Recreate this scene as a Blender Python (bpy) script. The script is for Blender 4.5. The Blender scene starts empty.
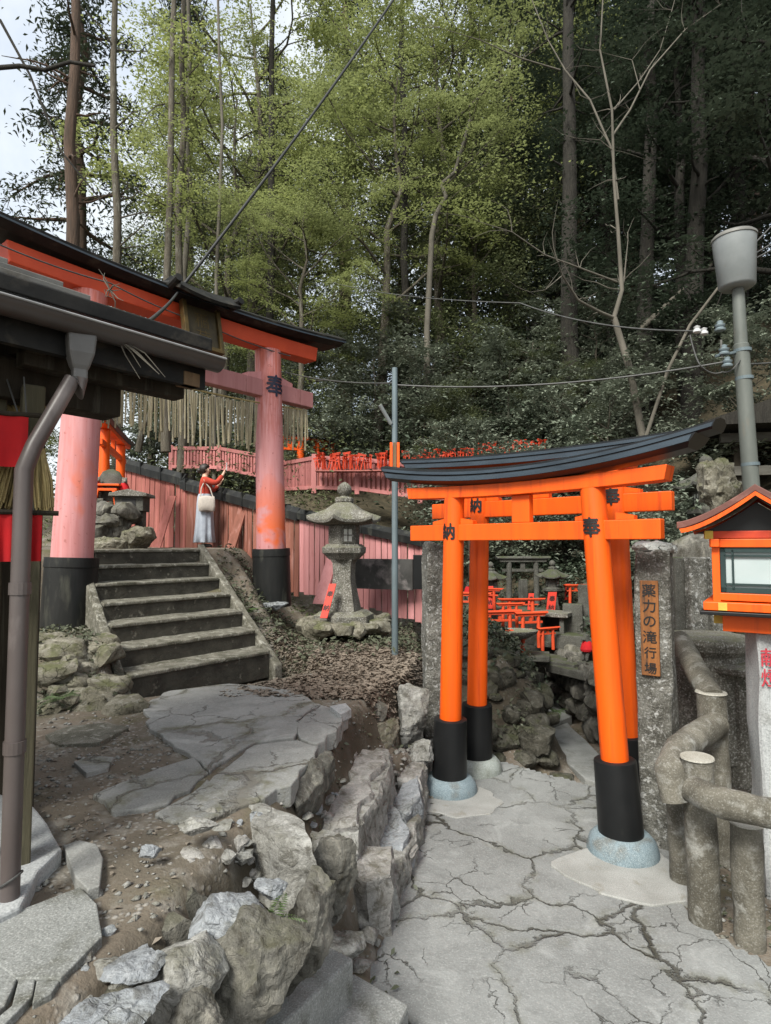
import bpy, bmesh, math, random
import numpy as np
from mathutils import Vector, Matrix, noise as mnoise

scene = bpy.context.scene
COL = scene.collection
R = math.radians
PI = math.pi

# ---------------------------------------------------------------- camera, sky, sun, exposure
CAM_Z, PITCH, FPX = 2.0, R(3.2), 600.0
cam_data = bpy.data.cameras.new('camera')
cam = bpy.data.objects.new('camera', cam_data)
COL.objects.link(cam)
cam.location = (0, 0, CAM_Z)
cam.rotation_euler = (R(90) + PITCH, 0, 0)
cam_data.sensor_fit = 'VERTICAL'
cam_data.sensor_height = 36.0
cam_data.lens = FPX / 1024 * 36.0
cam_data.clip_start = 0.05
cam_data.clip_end = 600
scene.camera = cam

SUN_EL, SUN_AZ = R(46), R(208)      # azimuth clockwise from +Y
world = bpy.data.worlds.new('World')
scene.world = world
world.use_nodes = True
wn = world.node_tree.nodes
wn.clear()
w_out = wn.new('ShaderNodeOutputWorld')
w_bg = wn.new('ShaderNodeBackground')
w_sky = wn.new('ShaderNodeTexSky')
w_sky.sky_type = 'NISHITA'
w_sky.sun_disc = False
w_sky.sun_elevation = SUN_EL
w_sky.sun_rotation = SUN_AZ
w_sky.air_density = 1.0
w_sky.dust_density = 5.0
w_sky.ozone_density = 1.0
w_bg.inputs['Strength'].default_value = 0.15
# broken bright cloud over the blue
w_tc = wn.new('ShaderNodeTexCoord')
w_nz = wn.new('ShaderNodeTexNoise')
w_nz.inputs['Scale'].default_value = 2.6
w_nz.inputs['Detail'].default_value = 7
w_nz.inputs['Roughness'].default_value = 0.6
w_mr = wn.new('ShaderNodeMapRange')
w_mr.inputs['From Min'].default_value = 0.40
w_mr.inputs['From Max'].default_value = 0.58
w_mr.inputs['To Min'].default_value = 0.6
w_mr.inputs['To Max'].default_value = 0.95
w_mx = wn.new('ShaderNodeMix')
w_mx.data_type = 'RGBA'
w_mx.inputs['B'].default_value = (3.3, 3.5, 3.6, 1)
wl = world.node_tree.links
wl.new(w_tc.outputs['Generated'], w_nz.inputs['Vector'])
wl.new(w_nz.outputs['Fac'], w_mr.inputs['Value'])
wl.new(w_mr.outputs['Result'], w_mx.inputs['Factor'])
wl.new(w_sky.outputs[0], w_mx.inputs['A'])
wl.new(w_mx.outputs['Result'], w_bg.inputs['Color'])
world.node_tree.links.new(w_bg.outputs[0], w_out.inputs['Surface'])

sun_data = bpy.data.lights.new('sun', 'SUN')
sun_data.energy = 2.8
sun_data.angle = R(20)
sun_data.color = (1.0, 0.99, 0.92)
sun = bpy.data.objects.new('sun', sun_data)
COL.objects.link(sun)
sun_dir = Vector((math.sin(SUN_AZ) * math.cos(SUN_EL), math.cos(SUN_AZ) * math.cos(SUN_EL), math.sin(SUN_EL)))
sun.rotation_euler = sun_dir.to_track_quat('Z', 'Y').to_euler()
sun.location = (-6, -8, 18)

scene.view_settings.view_transform = 'Standard'
scene.view_settings.look = 'None'
scene.view_settings.gamma = 1.0
scene.view_settings.exposure = 1.06
scene.view_settings.use_curve_mapping = False
scene.cycles.max_bounces = 6
scene.cycles.diffuse_bounces = 3
scene.cycles.glossy_bounces = 2
scene.cycles.transmission_bounces = 3
scene.cycles.transparent_max_bounces = 4
scene.cycles.use_denoising = True
scene.cycles.caustics_reflective = False
scene.cycles.caustics_refractive = False

# ---------------------------------------------------------------- measuring helpers
CP, SP = math.cos(PITCH), math.sin(PITCH)

def ray(px, py):
    u = (px - 385.5) / FPX
    v = (512.0 - py) / FPX
    return Vector((u, CP - SP * v, SP + CP * v))

def at(px, py, d):
    """point seen at a picture position, d metres ahead"""
    r = ray(px, py)
    return Vector((0, 0, CAM_Z)) + r * (d / r.y)

def on_z(px, py, z):
    r = ray(px, py)
    return Vector((0, 0, CAM_Z)) + r * ((z - CAM_Z) / r.z)

def sstep(a, b, x):
    t = np.clip((x - a) / (b - a), 0, 1)
    return t * t * (3 - 2 * t)

WALL_Y = [0.0, 1.2, 2.0, 2.8, 3.6, 4.4, 5.0, 5.6, 6.6, 8.0, 9.0]
WALL_X = [-1.1, -0.82, -0.62, -0.45, -0.32, -0.20, 0.06, 0.30, 0.48, 0.48, 0.55]

def wall_x(y):
    return np.interp(y, WALL_Y, WALL_X)

def height(x, y):
    x = np.asarray(x, float)
    y = np.asarray(y, float)
    q = (x + 2.05) * -0.6 + (y - 4.87) * 0.8
    p = (x + 2.05) * 0.8 + (y - 4.87) * 0.6
    shift = np.minimum(np.maximum(p - 1.5, 0) * 1.9, 4.2)
    rise = 1.15 * sstep(0.0, 1.0, (q - shift) / 2.0 * 0.86 + 0.07)
    bank = 0.40 * sstep(-0.2, 0.35, q) + 0.75 * sstep(2.0, 2.7, q)
    wl = sstep(0.12, -0.06, p)
    left = 0.8 + rise * (1 - wl) + bank * wl
    # ground under the flight of steps stays below the treads
    under = sstep(-0.16, 0.0, p) * sstep(2.0, 1.75, p - 0.0) * sstep(-0.15, 0.05, q) * sstep(2.5, 2.2, q)
    left = left - 0.34 * under
    s = wall_x(y) - x
    wd = np.clip((y - 8.6) * 0.5, 0, 3)
    m = np.clip((s + 0.10 + wd) / (0.24 + 2 * wd), 0, 1)
    m = m * m * (3 - 2 * m)
    # lower side, beyond the gates
    bankr = 0.85 * sstep(0.35, 0.75, x) * sstep(1.9, 1.45, x - 0.06 * (y - 6)) * sstep(5.75, 6.4, y)
    right_bank = 0.75 * sstep(2.35, 2.65, x) * sstep(5.0, 6.2, y)
    chan = -0.22 * sstep(1.2, 1.5, x) * sstep(2.6, 2.3, x) * sstep(5.3, 5.6, y + (x - 1.0) * 0.9) * sstep(9.5, 8, y)
    led = sstep(2.5, 2.95, y) * sstep(5.4, 4.8, y) * (0.10 * sstep(-0.38, -0.32, s) + 0.28 * sstep(-0.27, -0.20, s))
    fd = sstep(8.3, 10.5, y)
    low = (bankr + right_bank) * (1 - fd) + 0.4 * fd + chan + led
    base = left * m + low * (1 - m)
    n = (x + 4.1) * 0.66 + (y - 12.3) * 0.75
    n = n - 1.2 * sstep(0.3, 1.3, x)
    hn = 1.2 * sstep(0.15, 2.2, n)
    frac = np.clip((x + 6.0) / 12.0, 0, 1)
    slope = 0.24 + 0.34 * frac
    hn = hn + slope * np.maximum(n - 3.0, 0) * sstep(2.5, 5.0, n)
    hn = np.where(n > 34, 1.2 + slope * 31 + (n - 34) * 0.12, hn)
    hx = 0.62 * np.maximum(x - 4.2, 0) * sstep(1.0, 4.0, y) * sstep(14, 7, n)
    return base + hn + hx

def gh(x, y):
    return float(height(x, y))

def ground_at(px, py, dmin=1.0, dmax=60.0):
    """where the line of sight through a picture position meets the ground"""
    r = ray(px, py)
    d = dmin
    while d < dmax:
        pnt = Vector((0, 0, CAM_Z)) + r * (d / r.y)
        if pnt.z <= gh(pnt.x, pnt.y):
            return pnt
        d += 0.02
    return pnt

# ---------------------------------------------------------------- object helpers
FRAME = {}

def thing(name, label, cat, loc=(0, 0, 0), rz=0.0, group=None):
    o = bpy.data.objects.new(name, None)
    COL.objects.link(o)
    o.location = loc
    o.rotation_euler = (0, 0, rz)
    o.empty_display_size = 0.1
    o['label'] = label
    o['category'] = cat
    if group:
        o['group'] = group
    FRAME[o.name] = Matrix.Translation(Vector(loc)) @ Matrix.Rotation(rz, 4, 'Z')
    return o

def tag(o, label=None, cat=None, group=None, kind=None):
    if label: o['label'] = label
    if cat: o['category'] = cat
    if group: o['group'] = group
    if kind: o['kind'] = kind
    return o

def link_mesh(name, me, parent=None, loc=None):
    o = bpy.data.objects.new(name, me)
    COL.objects.link(o)
    if parent is not None:
        o.parent = parent
    if loc is not None:
        o.location = loc
    return o

def copy_tree(o, parent=None, kids=None):
    c = o.copy()
    COL.objects.link(c)
    if parent is not None:
        c.parent = parent
    for ch in KIDS(o):
        copy_tree(ch, c)
    return c

def KIDS(o):
    return [x for x in bpy.data.objects if x.parent == o]

class MB:
    def __init__(self):
        self.v = []
        self.f = []

    def add(self, vs, fs):
        b = len(self.v)
        self.v += [tuple(v) for v in vs]
        self.f += [tuple(i + b for i in f) for f in fs]
        return self

    def box(self, c, s, M=None):
        """box centred at c, full size s, optional 4x4/3x3 applied about c"""
        hx, hy, hz = s[0] / 2, s[1] / 2, s[2] / 2
        vs = [Vector((x, y, z)) for z in (-hz, hz) for x, y in ((-hx, -hy), (hx, -hy), (hx, hy), (-hx, hy))]
        if M is not None:
            vs = [M @ v for v in vs]
        c = Vector(c)
        return self.add([v + c for v in vs], [(3, 2, 1, 0), (4, 5, 6, 7), (0, 1, 5, 4), (1, 2, 6, 5), (2, 3, 7, 6), (3, 0, 4, 7)])

    def hexa(self, b, t):
        """b,t: four bottom and four top corners, counter-clockwise from above"""
        return self.add(list(b) + list(t), [(3, 2, 1, 0), (4, 5, 6, 7), (0, 1, 5, 4), (1, 2, 6, 5), (2, 3, 7, 6), (3, 0, 4, 7)])

    def prism(self, poly, z0, z1):
        """vertical prism over a plan polygon (list of (x,y)), ccw; z0/z1 numbers"""
        n = len(poly)
        area = sum(poly[i][0] * poly[(i + 1) % n][1] - poly[(i + 1) % n][0] * poly[i][1] for i in range(n))
        if area < 0:
            poly = poly[::-1]
        vs = [(x, y, z0) for x, y in poly] + [(x, y, z1) for x, y in poly]
        fs = [tuple(range(n))[::-1], tuple(range(n, 2 * n))] + [(i, (i + 1) % n, n + (i + 1) % n, n + i) for i in range(n)]
        return self.add(vs, fs)

    def sweep(self, rings, closed=True, caps=True):
        """rings: lists of equal length"""
        n = len(rings[0])
        vs = [v for r in rings for v in r]
        fs = []
        for k in range(len(rings) - 1):
            for i in range(n if closed else n - 1):
                j = (i + 1) % n
                fs.append((k * n + i, k * n + j, (k + 1) * n + j, (k + 1) * n + i))
        if caps and closed:
            fs.append(tuple(range(n))[::-1])
            fs.append(tuple((len(rings) - 1) * n + i for i in range(n)))
        return self.add(vs, fs)

    def tube(self, pts, radii, n=10, caps=True):
        pts = [Vector(p) for p in pts]
        if not hasattr(radii, '__len__'):
            radii = [radii] * len(pts)
        rings = []
        ref = None
        for i, p in enumerate(pts):
            a = pts[max(i - 1, 0)]
            b = pts[min(i + 1, len(pts) - 1)]
            t = (b - a).normalized()
            if ref is None:
                ref = Vector((0, 0, 1)) if abs(t.z) < 0.9 else Vector((1, 0, 0))
            x = ref - t * ref.dot(t)
            if x.length < 1e-4:
                x = t.orthogonal()
            x.normalize()
            ref = x
            y = t.cross(x)
            r = radii[i]
            rings.append([p + (x * math.cos(2 * PI * k / n) + y * math.sin(2 * PI * k / n)) * r for k in range(n)])
        return self.sweep(rings, True, caps)

    def lathe(self, prof, c=(0, 0, 0), n=24, M=None, wob=0.0, seed=0):
        """prof: (radius, z) bottom to top"""
        rings = []
        c = Vector(c)
        for r, z in prof:
            ring = []
            for k in range(n):
                a = 2 * PI * k / n
                rr = r
                if wob:
                    rr *= 1 + wob * mnoise.noise(Vector((math.cos(a) * 1.3 + seed, math.sin(a) * 1.3, z * 3)))
                v = Vector((rr * math.cos(a), rr * math.sin(a), z))
                if M is not None:
                    v = M @ v
                ring.append(v + c)
            rings.append(ring)
        return self.sweep(rings)

    def build(self, name, m, parent=None, smooth=False, bevel=0.0, seg=2, local=False, loc=None, solid=None):
        vs = self.v
        if parent is not None and not local:
            inv = FRAME[parent.name].inverted()
            vs = [tuple(inv @ Vector(v)) for v in vs]
        off = None
        if parent is None and loc is not None:
            off = Vector(loc)
            vs = [tuple(Vector(v) - off) for v in vs]
        me = bpy.data.meshes.new(name)
        me.from_pydata(vs, [], self.f)
        me.validate()
        if m is not None:
            me.materials.append(m)
        if smooth:
            me.polygons.foreach_set('use_smooth', [True] * len(me.polygons))
        o = link_mesh(name, me, parent, off)
        if parent is not None:
            FRAME[o.name] = FRAME[parent.name]
        else:
            FRAME[o.name] = Matrix.Translation(off) if off else Matrix.Identity(4)
        if bevel:
            b = o.modifiers.new('bevel', 'BEVEL')
            b.width = bevel
            b.segments = seg
            b.limit_method = 'ANGLE'
            b.angle_limit = R(40)
        return o

def auto_smooth(o, ang=40):
    me = o.data
    me.polygons.foreach_set('use_smooth', [True] * len(me.polygons))
    try:
        me.set_sharp_from_angle(angle=R(ang))
    except Exception:
        pass
    return o

def text_bits(body, size, bold=0.0):
    """verts, faces of lettering lying in the xy plane, centred"""
    cu = bpy.data.curves.new('lettering', 'FONT')
    cu.body = body
    cu.size = size
    cu.align_x = 'CENTER'
    cu.align_y = 'CENTER'
    cu.resolution_u = 4
    tmp = bpy.data.objects.new('lettering_tmp', cu)
    COL.objects.link(tmp)
    dg = bpy.context.evaluated_depsgraph_get()
    dg.update()
    me = bpy.data.meshes.new_from_object(tmp.evaluated_get(dg))
    bpy.data.objects.remove(tmp)
    bm = bmesh.new()
    bm.from_mesh(me)
    bpy.data.meshes.remove(me)
    bmesh.ops.triangulate(bm, faces=bm.faces[:])
    for k in range(-30, 31):
        x = k * size / 12
        bmesh.ops.bisect_plane(bm, geom=bm.verts[:] + bm.edges[:] + bm.faces[:], plane_co=(x, 0, 0), plane_no=(1, 0, 0))
    bm.verts.index_update()
    xs = [Vector((v.co.x, v.co.y, 0)) for v in bm.verts]
    fs = [[v.index for v in f.verts] for f in bm.faces]
    bm.free()
    if xs:
        cx = (max(v.x for v in xs) + min(v.x for v in xs)) / 2
        cy = (max(v.y for v in xs) + min(v.y for v in xs)) / 2
        for v in xs:
            v.x -= cx
            v.y -= cy
        if bold:
            base, bf = list(xs), list(fs)
            for k, (dx, dy) in enumerate(((1, 0), (-1, 0), (0, 1), (0, -1))):
                o_ = len(xs)
                xs += [Vector((v.x + dx * bold, v.y + dy * bold, 0.0004 * (k + 1))) for v in base]
                fs += [[i + o_ for i in f] for f in bf]
    return xs, fs

def text_flat(mb, body, size, c, right, up, bold=0.0, squash=1.0):
    xs, fs = text_bits(body, size, bold)
    c, right, up = Vector(c), Vector(right).normalized(), Vector(up).normalized()
    nrm = right.cross(up)
    mb.add([c + right * v.x * squash + up * v.y + nrm * v.z for v in xs], fs)

def text_round(mb, body, size, axis_pt, rad, facing, zc, bold=0.0, lean=None):
    """lettering wrapped on a vertical round post; facing = plan angle of its middle"""
    xs, fs = text_bits(body, size, bold)
    out = []
    for v in xs:
        z = zc + v.y
        ax = Vector(axis_pt) if lean is None else lean(z)
        a = facing + v.x / rad
        rd = rad + v.z
        out.append((ax.x + rd * math.cos(a), ax.y + rd * math.sin(a), z))
    mb.add(out, fs)

# ---------------------------------------------------------------- materials
def lin(h):
    h = h.lstrip('#')
    c = [int(h[i:i + 2], 16) / 255 for i in (0, 2, 4)]
    return tuple(x / 12.92 if x <= 0.04045 else ((x + 0.055) / 1.055) ** 2.4 for x in c)

class NT:
    def __init__(self, name):
        self.m = bpy.data.materials.new(name)
        self.m.use_nodes = True
        self.t = self.m.node_tree
        self.t.nodes.clear()
        self.out = self.n('ShaderNodeOutputMaterial')

    def n(self, kind, **kw):
        nd = self.t.nodes.new(kind)
        for k, v in kw.items():
            setattr(nd, k, v)
        return nd

    def l(self, a, b):
        self.t.links.new(a, b)

    def val(self, sock, v):
        if hasattr(v, 'is_linked') or hasattr(v, 'links'):
            self.l(v, sock)
        elif isinstance(v, (tuple, list)) and len(v) == 3 and sock.type == 'RGBA':
            sock.default_value = (*v, 1)
        else:
            sock.default_value = v

    def pos(self, space='world', scale=(1, 1, 1)):
        if space == 'world':
            s = self.n('ShaderNodeNewGeometry').outputs['Position']
        else:
            s = self.n('ShaderNodeTexCoord').outputs['Object']
        if scale != (1, 1, 1):
            mp = self.n('ShaderNodeMapping')
            mp.inputs['Scale'].default_value = scale
            self.l(s, mp.inputs['Vector'])
            s = mp.outputs[0]
        return s

    def noise(self, vec, scale, detail=5, rough=0.55, dist=0.0):
        nd = self.n('ShaderNodeTexNoise')
        self.l(vec, nd.inputs['Vector'])
        nd.inputs['Scale'].default_value = scale
        nd.inputs['Detail'].default_value = detail
        nd.inputs['Roughness'].default_value = rough
        nd.inputs['Distortion'].default_value = dist
        return nd.outputs['Fac']

    def ramp(self, fac, a, b):
        """linear 0..1 between a and b"""
        nd = self.n('ShaderNodeMapRange')
        self.l(fac, nd.inputs['Value'])
        nd.inputs['From Min'].default_value = a
        nd.inputs['From Max'].default_value = b
        return nd.outputs['Result']

    def mix(self, fac, a, b):
        nd = self.n('ShaderNodeMix', data_type='RGBA')
        self.val(nd.inputs['Factor'], fac)
        self.val(nd.inputs['A'], a)
        self.val(nd.inputs['B'], b)
        return nd.outputs['Result']

    def mul(self, a, b, op='MULTIPLY'):
        nd = self.n('ShaderNodeMath', operation=op)
        self.val(nd.inputs[0], a)
        self.val(nd.inputs[1], b)
        return nd.outputs[0]

    def up(self):
        s = self.n('ShaderNodeSeparateXYZ')
        self.l(self.n('ShaderNodeNewGeometry').outputs['Normal'], s.inputs[0])
        return s.outputs['Z']

    def finish(self, col, rough=0.7, bump=None, strength=0.3, dist=0.02, metallic=0.0, spec=0.5, coat=0.0):
        b = self.n('ShaderNodeBsdfPrincipled')
        self.val(b.inputs['Base Color'], col)
        self.val(b.inputs['Roughness'], rough)
        b.inputs['Metallic'].default_value = metallic
        b.inputs['Specular IOR Level'].default_value = spec
        b.inputs['Coat Weight'].default_value = coat
        if bump is not None:
            bp = self.n('ShaderNodeBump')
            bp.inputs['Strength'].default_value = strength
            bp.inputs['Distance'].default_value = dist
            self.l(bump, bp.inputs['Height'])
            self.l(bp.outputs[0], b.inputs['Normal'])
        self.l(b.outputs[0], self.out.inputs['Surface'])
        return self.m

def weather(name, a, b, scale=3.0, lo=0.35, hi=0.65, third=None, tscale=8.0, tlo=0.55, thi=0.65, moss=None, mlo=0.3, mhi=0.8,
            rough=0.75, bump=0.3, bscale=40, bdist=0.01, stretch=(1, 1, 1), spec=0.4, metallic=0.0, space='world', speck=0.0, sscale=180, island=0.0):
    t = NT(name)
    p = t.pos(space, stretch)
    n1 = t.noise(p, scale, 6)
    c = t.mix(t.ramp(n1, lo, hi), a, b)
    if third is not None:
        n2 = t.noise(p, tscale, 6, 0.6, 0.3)
        c = t.mix(t.ramp(n2, tlo, thi), c, third)
    if speck:
        n4 = t.noise(t.pos(space), sscale, 2)
        c = t.mix(t.mul(t.ramp(n4, 0.5, 0.68), speck), c, (0.02, 0.02, 0.018))
        c = t.mix(t.mul(t.ramp(n4, 0.45, 0.3), speck * 0.7), c, (0.7, 0.7, 0.68))
    if island:
        g = t.n('ShaderNodeNewGeometry').outputs['Random Per Island']
        oi = t.n('ShaderNodeObjectInfo').outputs['Random']
        f = t.mul(t.mul(t.mul(g, 7.31), t.mul(oi, 3.7), 'ADD'), 1.0, 'MODULO')
        mm = t.n('ShaderNodeMix', data_type='RGBA', blend_type='MULTIPLY')
        mm.inputs['Factor'].default_value = 1.0
        t.l(c, mm.inputs['A'])
        mm.inputs['B'].default_value = (0.52, 0.5, 0.48, 1)
        c = t.mix(t.mul(f, island), c, mm.outputs['Result'])
    if moss is not None:
        n3 = t.noise(t.pos(space), 5.0, 6, 0.65)
        f = t.mul(t.ramp(t.up(), mlo, mhi), t.ramp(n3, 0.42, 0.6))
        c = t.mix(f, c, moss)
    nb = t.noise(p, bscale, 6, 0.65)
    return t.finish(c, rough, nb, bump, bdist, metallic, spec)

M = {}
M['vermilion'] = weather('vermilion_paint', (0.80, 0.105, 0.004), (0.66, 0.08, 0.004), 2.2, 0.3, 0.7, rough=0.46, bump=0.14, bscale=9, stretch=(6, 6, 0.35), third=(0.42, 0.043, 0.006), tscale=3.2, tlo=0.55, thi=0.78, spec=0.35)
M['vermilion_old_shade'] = weather('aged_and_shade_toned_vermilion', (0.62, 0.075, 0.02), (0.50, 0.05, 0.015), 3, 0.3, 0.7, rough=0.6, bump=0.15, stretch=(1, 1, 1))  # aged lintel paint; also the darker tone for canopy shade behind the gates
M['red_orange'] = weather('red_orange_paint', (0.40, 0.03, 0.010), (0.52, 0.05, 0.012), 14, 0.3, 0.7, rough=0.6, bump=0.1)
M['black_paint'] = weather('black_paint', (0.007, 0.0075, 0.008), (0.012, 0.0125, 0.013), 3, rough=0.4, bump=0.05, bscale=20, third=(0.025, 0.025, 0.023), tscale=9, tlo=0.64, thi=0.85, spec=0.25)
M['black_cap'] = weather('black_roof_paint', (0.009, 0.010, 0.012), (0.015, 0.017, 0.02), 5, rough=0.35, bump=0.06, bscale=14, spec=0.3)
M['black_old'] = weather('weathered_black_paint', (0.008, 0.009, 0.009), (0.018, 0.018, 0.017), 3, spec=0.25, third=(0.06, 0.06, 0.048), tscale=4, tlo=0.55, thi=0.75, rough=0.5, bump=0.25, bscale=18, stretch=(2.5, 2.5, 0.5))
M['ink'] = weather('black_ink', (0.008, 0.008, 0.008), (0.012, 0.012, 0.012), 10, rough=0.6, bump=0.0)
M['ink_blue'] = weather('dark_blue_ink', (0.012, 0.014, 0.03), (0.016, 0.018, 0.04), 10, rough=0.6, bump=0.0)
M['red_ink'] = weather('red_letter_paint', (0.32, 0.02, 0.03), (0.45, 0.05, 0.07), 40, rough=0.7, bump=0.1)
M['pad_blue'] = weather('painted_concrete_collar', (0.14, 0.19, 0.215), (0.20, 0.255, 0.28), 5, third=(0.12, 0.125, 0.115), tscale=6, tlo=0.5, thi=0.68, rough=0.8, bump=0.3, bscale=60, speck=0.35)
M['pad_grey'] = weather('grey_concrete_collar', (0.23, 0.25, 0.23), (0.3, 0.33, 0.31), 5, third=(0.14, 0.15, 0.12), tscale=7, tlo=0.5, thi=0.75, rough=0.85, bump=0.4, bscale=50, speck=0.35)
M['pink'] = weather('faded_pink_paint', (0.52, 0.205, 0.195), (0.42, 0.15, 0.14), 2.5, 0.3, 0.7, third=(0.32, 0.09, 0.06), tscale=6, tlo=0.6, thi=0.72, rough=0.7, bump=0.25, bscale=12, stretch=(3, 3, 0.35), island=0.8)
M['pink_board'] = weather('faded_pink_boards', (0.42, 0.145, 0.125), (0.27, 0.085, 0.065), 3.0, 0.3, 0.7, third=(0.20, 0.085, 0.05), tscale=5, tlo=0.56, thi=0.7, rough=0.8, bump=0.5, bscale=10, stretch=(4, 4, 0.4), island=0.8)
M['brown_board'] = weather('bare_brown_boards', (0.32, 0.12, 0.085), (0.19, 0.07, 0.045), 3.0, 0.3, 0.7, third=(0.36, 0.175, 0.145), tscale=4, tlo=0.55, thi=0.7, rough=0.85, bump=0.5, bscale=10, stretch=(4, 4, 0.4), island=0.8)
M['pink_light'] = weather('pale_pink_boards', (0.60, 0.275, 0.275), (0.49, 0.20, 0.195), 3.0, 0.3, 0.7, third=(0.28, 0.10, 0.08), tscale=7, tlo=0.6, thi=0.72, rough=0.8, bump=0.4, bscale=10, stretch=(4, 4, 0.4), island=0.8)
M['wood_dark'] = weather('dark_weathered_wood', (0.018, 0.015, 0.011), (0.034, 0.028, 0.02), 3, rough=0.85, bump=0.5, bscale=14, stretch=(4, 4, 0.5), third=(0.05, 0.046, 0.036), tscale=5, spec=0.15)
M['wood_mid'] = weather('brown_weathered_wood', (0.10, 0.065, 0.035), (0.17, 0.11, 0.06), 4, rough=0.8, bump=0.5, bscale=14, stretch=(4, 4, 0.5))
M['wood_plaque'] = weather('orange_brown_board', (0.25, 0.095, 0.024), (0.12, 0.047, 0.015), 3, 0.35, 0.65, rough=0.7, bump=0.4, bscale=16, stretch=(6, 6, 0.6), third=(0.04, 0.025, 0.016), tscale=4.5, tlo=0.5, thi=0.64)
M['bamboo'] = weather('old_bamboo', (0.44, 0.38, 0.245), (0.29, 0.245, 0.15), 6, rough=0.6, bump=0.3, bscale=20, third=(0.46, 0.42, 0.32), tscale=9, stretch=(5, 5, 0.6), island=0.8)
M['straw'] = weather('straw', (0.38, 0.30, 0.13), (0.24, 0.18, 0.08), 30, rough=0.8, bump=0.4, bscale=60, stretch=(4, 4, 0.5))
M['gold'] = weather('dull_gold_leaf', (0.12, 0.08, 0.028), (0.065, 0.045, 0.018), 12, rough=0.45, bump=0.2, metallic=0.6)
M['gold_dark'] = weather('dark_gold_board', (0.06, 0.045, 0.02), (0.035, 0.027, 0.014), 8, rough=0.5, bump=0.2, metallic=0.3)
M['granite'] = weather('cut_granite', (0.25, 0.255, 0.245), (0.175, 0.18, 0.17), 6, 0.35, 0.65, rough=0.88, bump=0.6, bscale=60, bdist=0.01, speck=0.3, sscale=150, third=(0.095, 0.095, 0.078), tscale=5, tlo=0.54, thi=0.7)
M['granite_pale'] = weather('pale_granite', (0.36, 0.37, 0.37), (0.30, 0.31, 0.31), 4, rough=0.8, bump=0.25, bscale=90, bdist=0.004, speck=0.32, sscale=110, third=(0.2, 0.2, 0.19), tscale=5, tlo=0.56, thi=0.72)
M['stone_post'] = weather('lichened_stone', (0.17, 0.165, 0.145), (0.075, 0.072, 0.06), 7, 0.38, 0.6, rough=0.95, bump=1.0, bscale=30, bdist=0.03, third=(0.36, 0.36, 0.345), tscale=26, tlo=0.55, thi=0.64, speck=0.3, sscale=90)
M['stone_cap'] = weather('white_lichen', (0.47, 0.485, 0.465), (0.30, 0.31, 0.295), 16, rough=0.95, bump=1.0, bscale=24, bdist=0.03)
M['lantern_stone'] = weather('old_lantern_stone', (0.17, 0.16, 0.135), (0.092, 0.085, 0.068), 6, rough=0.9, bump=0.6, bscale=36, bdist=0.012, third=(0.075, 0.075, 0.055), tscale=5, tlo=0.55, thi=0.72, moss=(0.14, 0.14, 0.085), mlo=0.2, mhi=1.2, speck=0.55, sscale=70)
M['shade_stone'] = weather('shade_toned_mossy_stone', (0.085, 0.083, 0.07), (0.042, 0.04, 0.032), 6, rough=0.92, bump=0.6, bscale=30, bdist=0.015, moss=(0.05, 0.06, 0.022), speck=0.25)  # mossy stone with the canopy shade put into its colour
M['step_stone'] = weather('mossy_step_stone', (0.15, 0.14, 0.11), (0.075, 0.07, 0.048), 7, 0.4, 0.6, rough=0.92, bump=0.8, bscale=30, bdist=0.015, third=(0.27, 0.26, 0.22), tscale=17, tlo=0.54, thi=0.66, speck=0.3)
M['step_riser'] = weather('shade_toned_step_riser', (0.034, 0.031, 0.024), (0.066, 0.061, 0.048), 8, rough=0.95, bump=0.7, bscale=26, bdist=0.015, third=(0.16, 0.15, 0.12), tscale=15, tlo=0.6, thi=0.7)  # riser darker than the tread, its shade put into the colour
M['log'] = weather('cast_concrete_log', (0.155, 0.143, 0.115), (0.075, 0.068, 0.052), 6, 0.38, 0.62, rough=0.92, bump=0.6, bscale=34, bdist=0.014, third=(0.27, 0.265, 0.24), tscale=10, tlo=0.53, thi=0.7, speck=0.2, sscale=120)
M['log_end'] = weather('cast_log_end', (0.36, 0.345, 0.30), (0.28, 0.265, 0.22), 8, rough=0.9, bump=0.4, bscale=40, speck=0.3)
M['steel'] = weather('grey_painted_steel', (0.12, 0.155, 0.17), (0.085, 0.11, 0.12), 3, rough=0.5, bump=0.1, bscale=20, third=(0.11, 0.10, 0.08), tscale=8, tlo=0.62, thi=0.75, stretch=(2, 2, 0.6))
M['steel_green'] = weather('galvanised_pole', (0.115, 0.125, 0.112), (0.08, 0.088, 0.078), 3, rough=0.55, bump=0.1, bscale=20, third=(0.12, 0.115, 0.095), tscale=6, tlo=0.6, thi=0.75, stretch=(2, 2, 0.6))
M['lamp_shade'] = weather('milky_lamp_shade', (0.225, 0.24, 0.24), (0.18, 0.195, 0.195), 4, rough=0.35, bump=0.03, third=(0.19, 0.185, 0.16), tscale=9, tlo=0.6, thi=0.75)
M['gutter'] = weather('dark_gutter', (0.04, 0.031, 0.028), (0.055, 0.045, 0.04), 4, rough=0.35, bump=0.1, bscale=14, spec=0.6)
M['pipe'] = weather('brown_plastic_pipe', (0.07, 0.056, 0.052), (0.105, 0.09, 0.086), 3, rough=0.38, bump=0.08, bscale=14, third=(0.22, 0.19, 0.18), tscale=4, tlo=0.55, thi=0.75, stretch=(1, 1, .4))
M['funnel'] = weather('grey_funnel', (0.12, 0.118, 0.115), (0.085, 0.083, 0.08), 5, rough=0.45, bump=0.1)
M['tin'] = weather('weathered_tin', (0.17, 0.165, 0.15), (0.10, 0.098, 0.09), 4, rough=0.55, bump=0.2, bscale=18, third=(0.07, 0.06, 0.045), tscale=6, tlo=0.58, thi=0.7)
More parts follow.
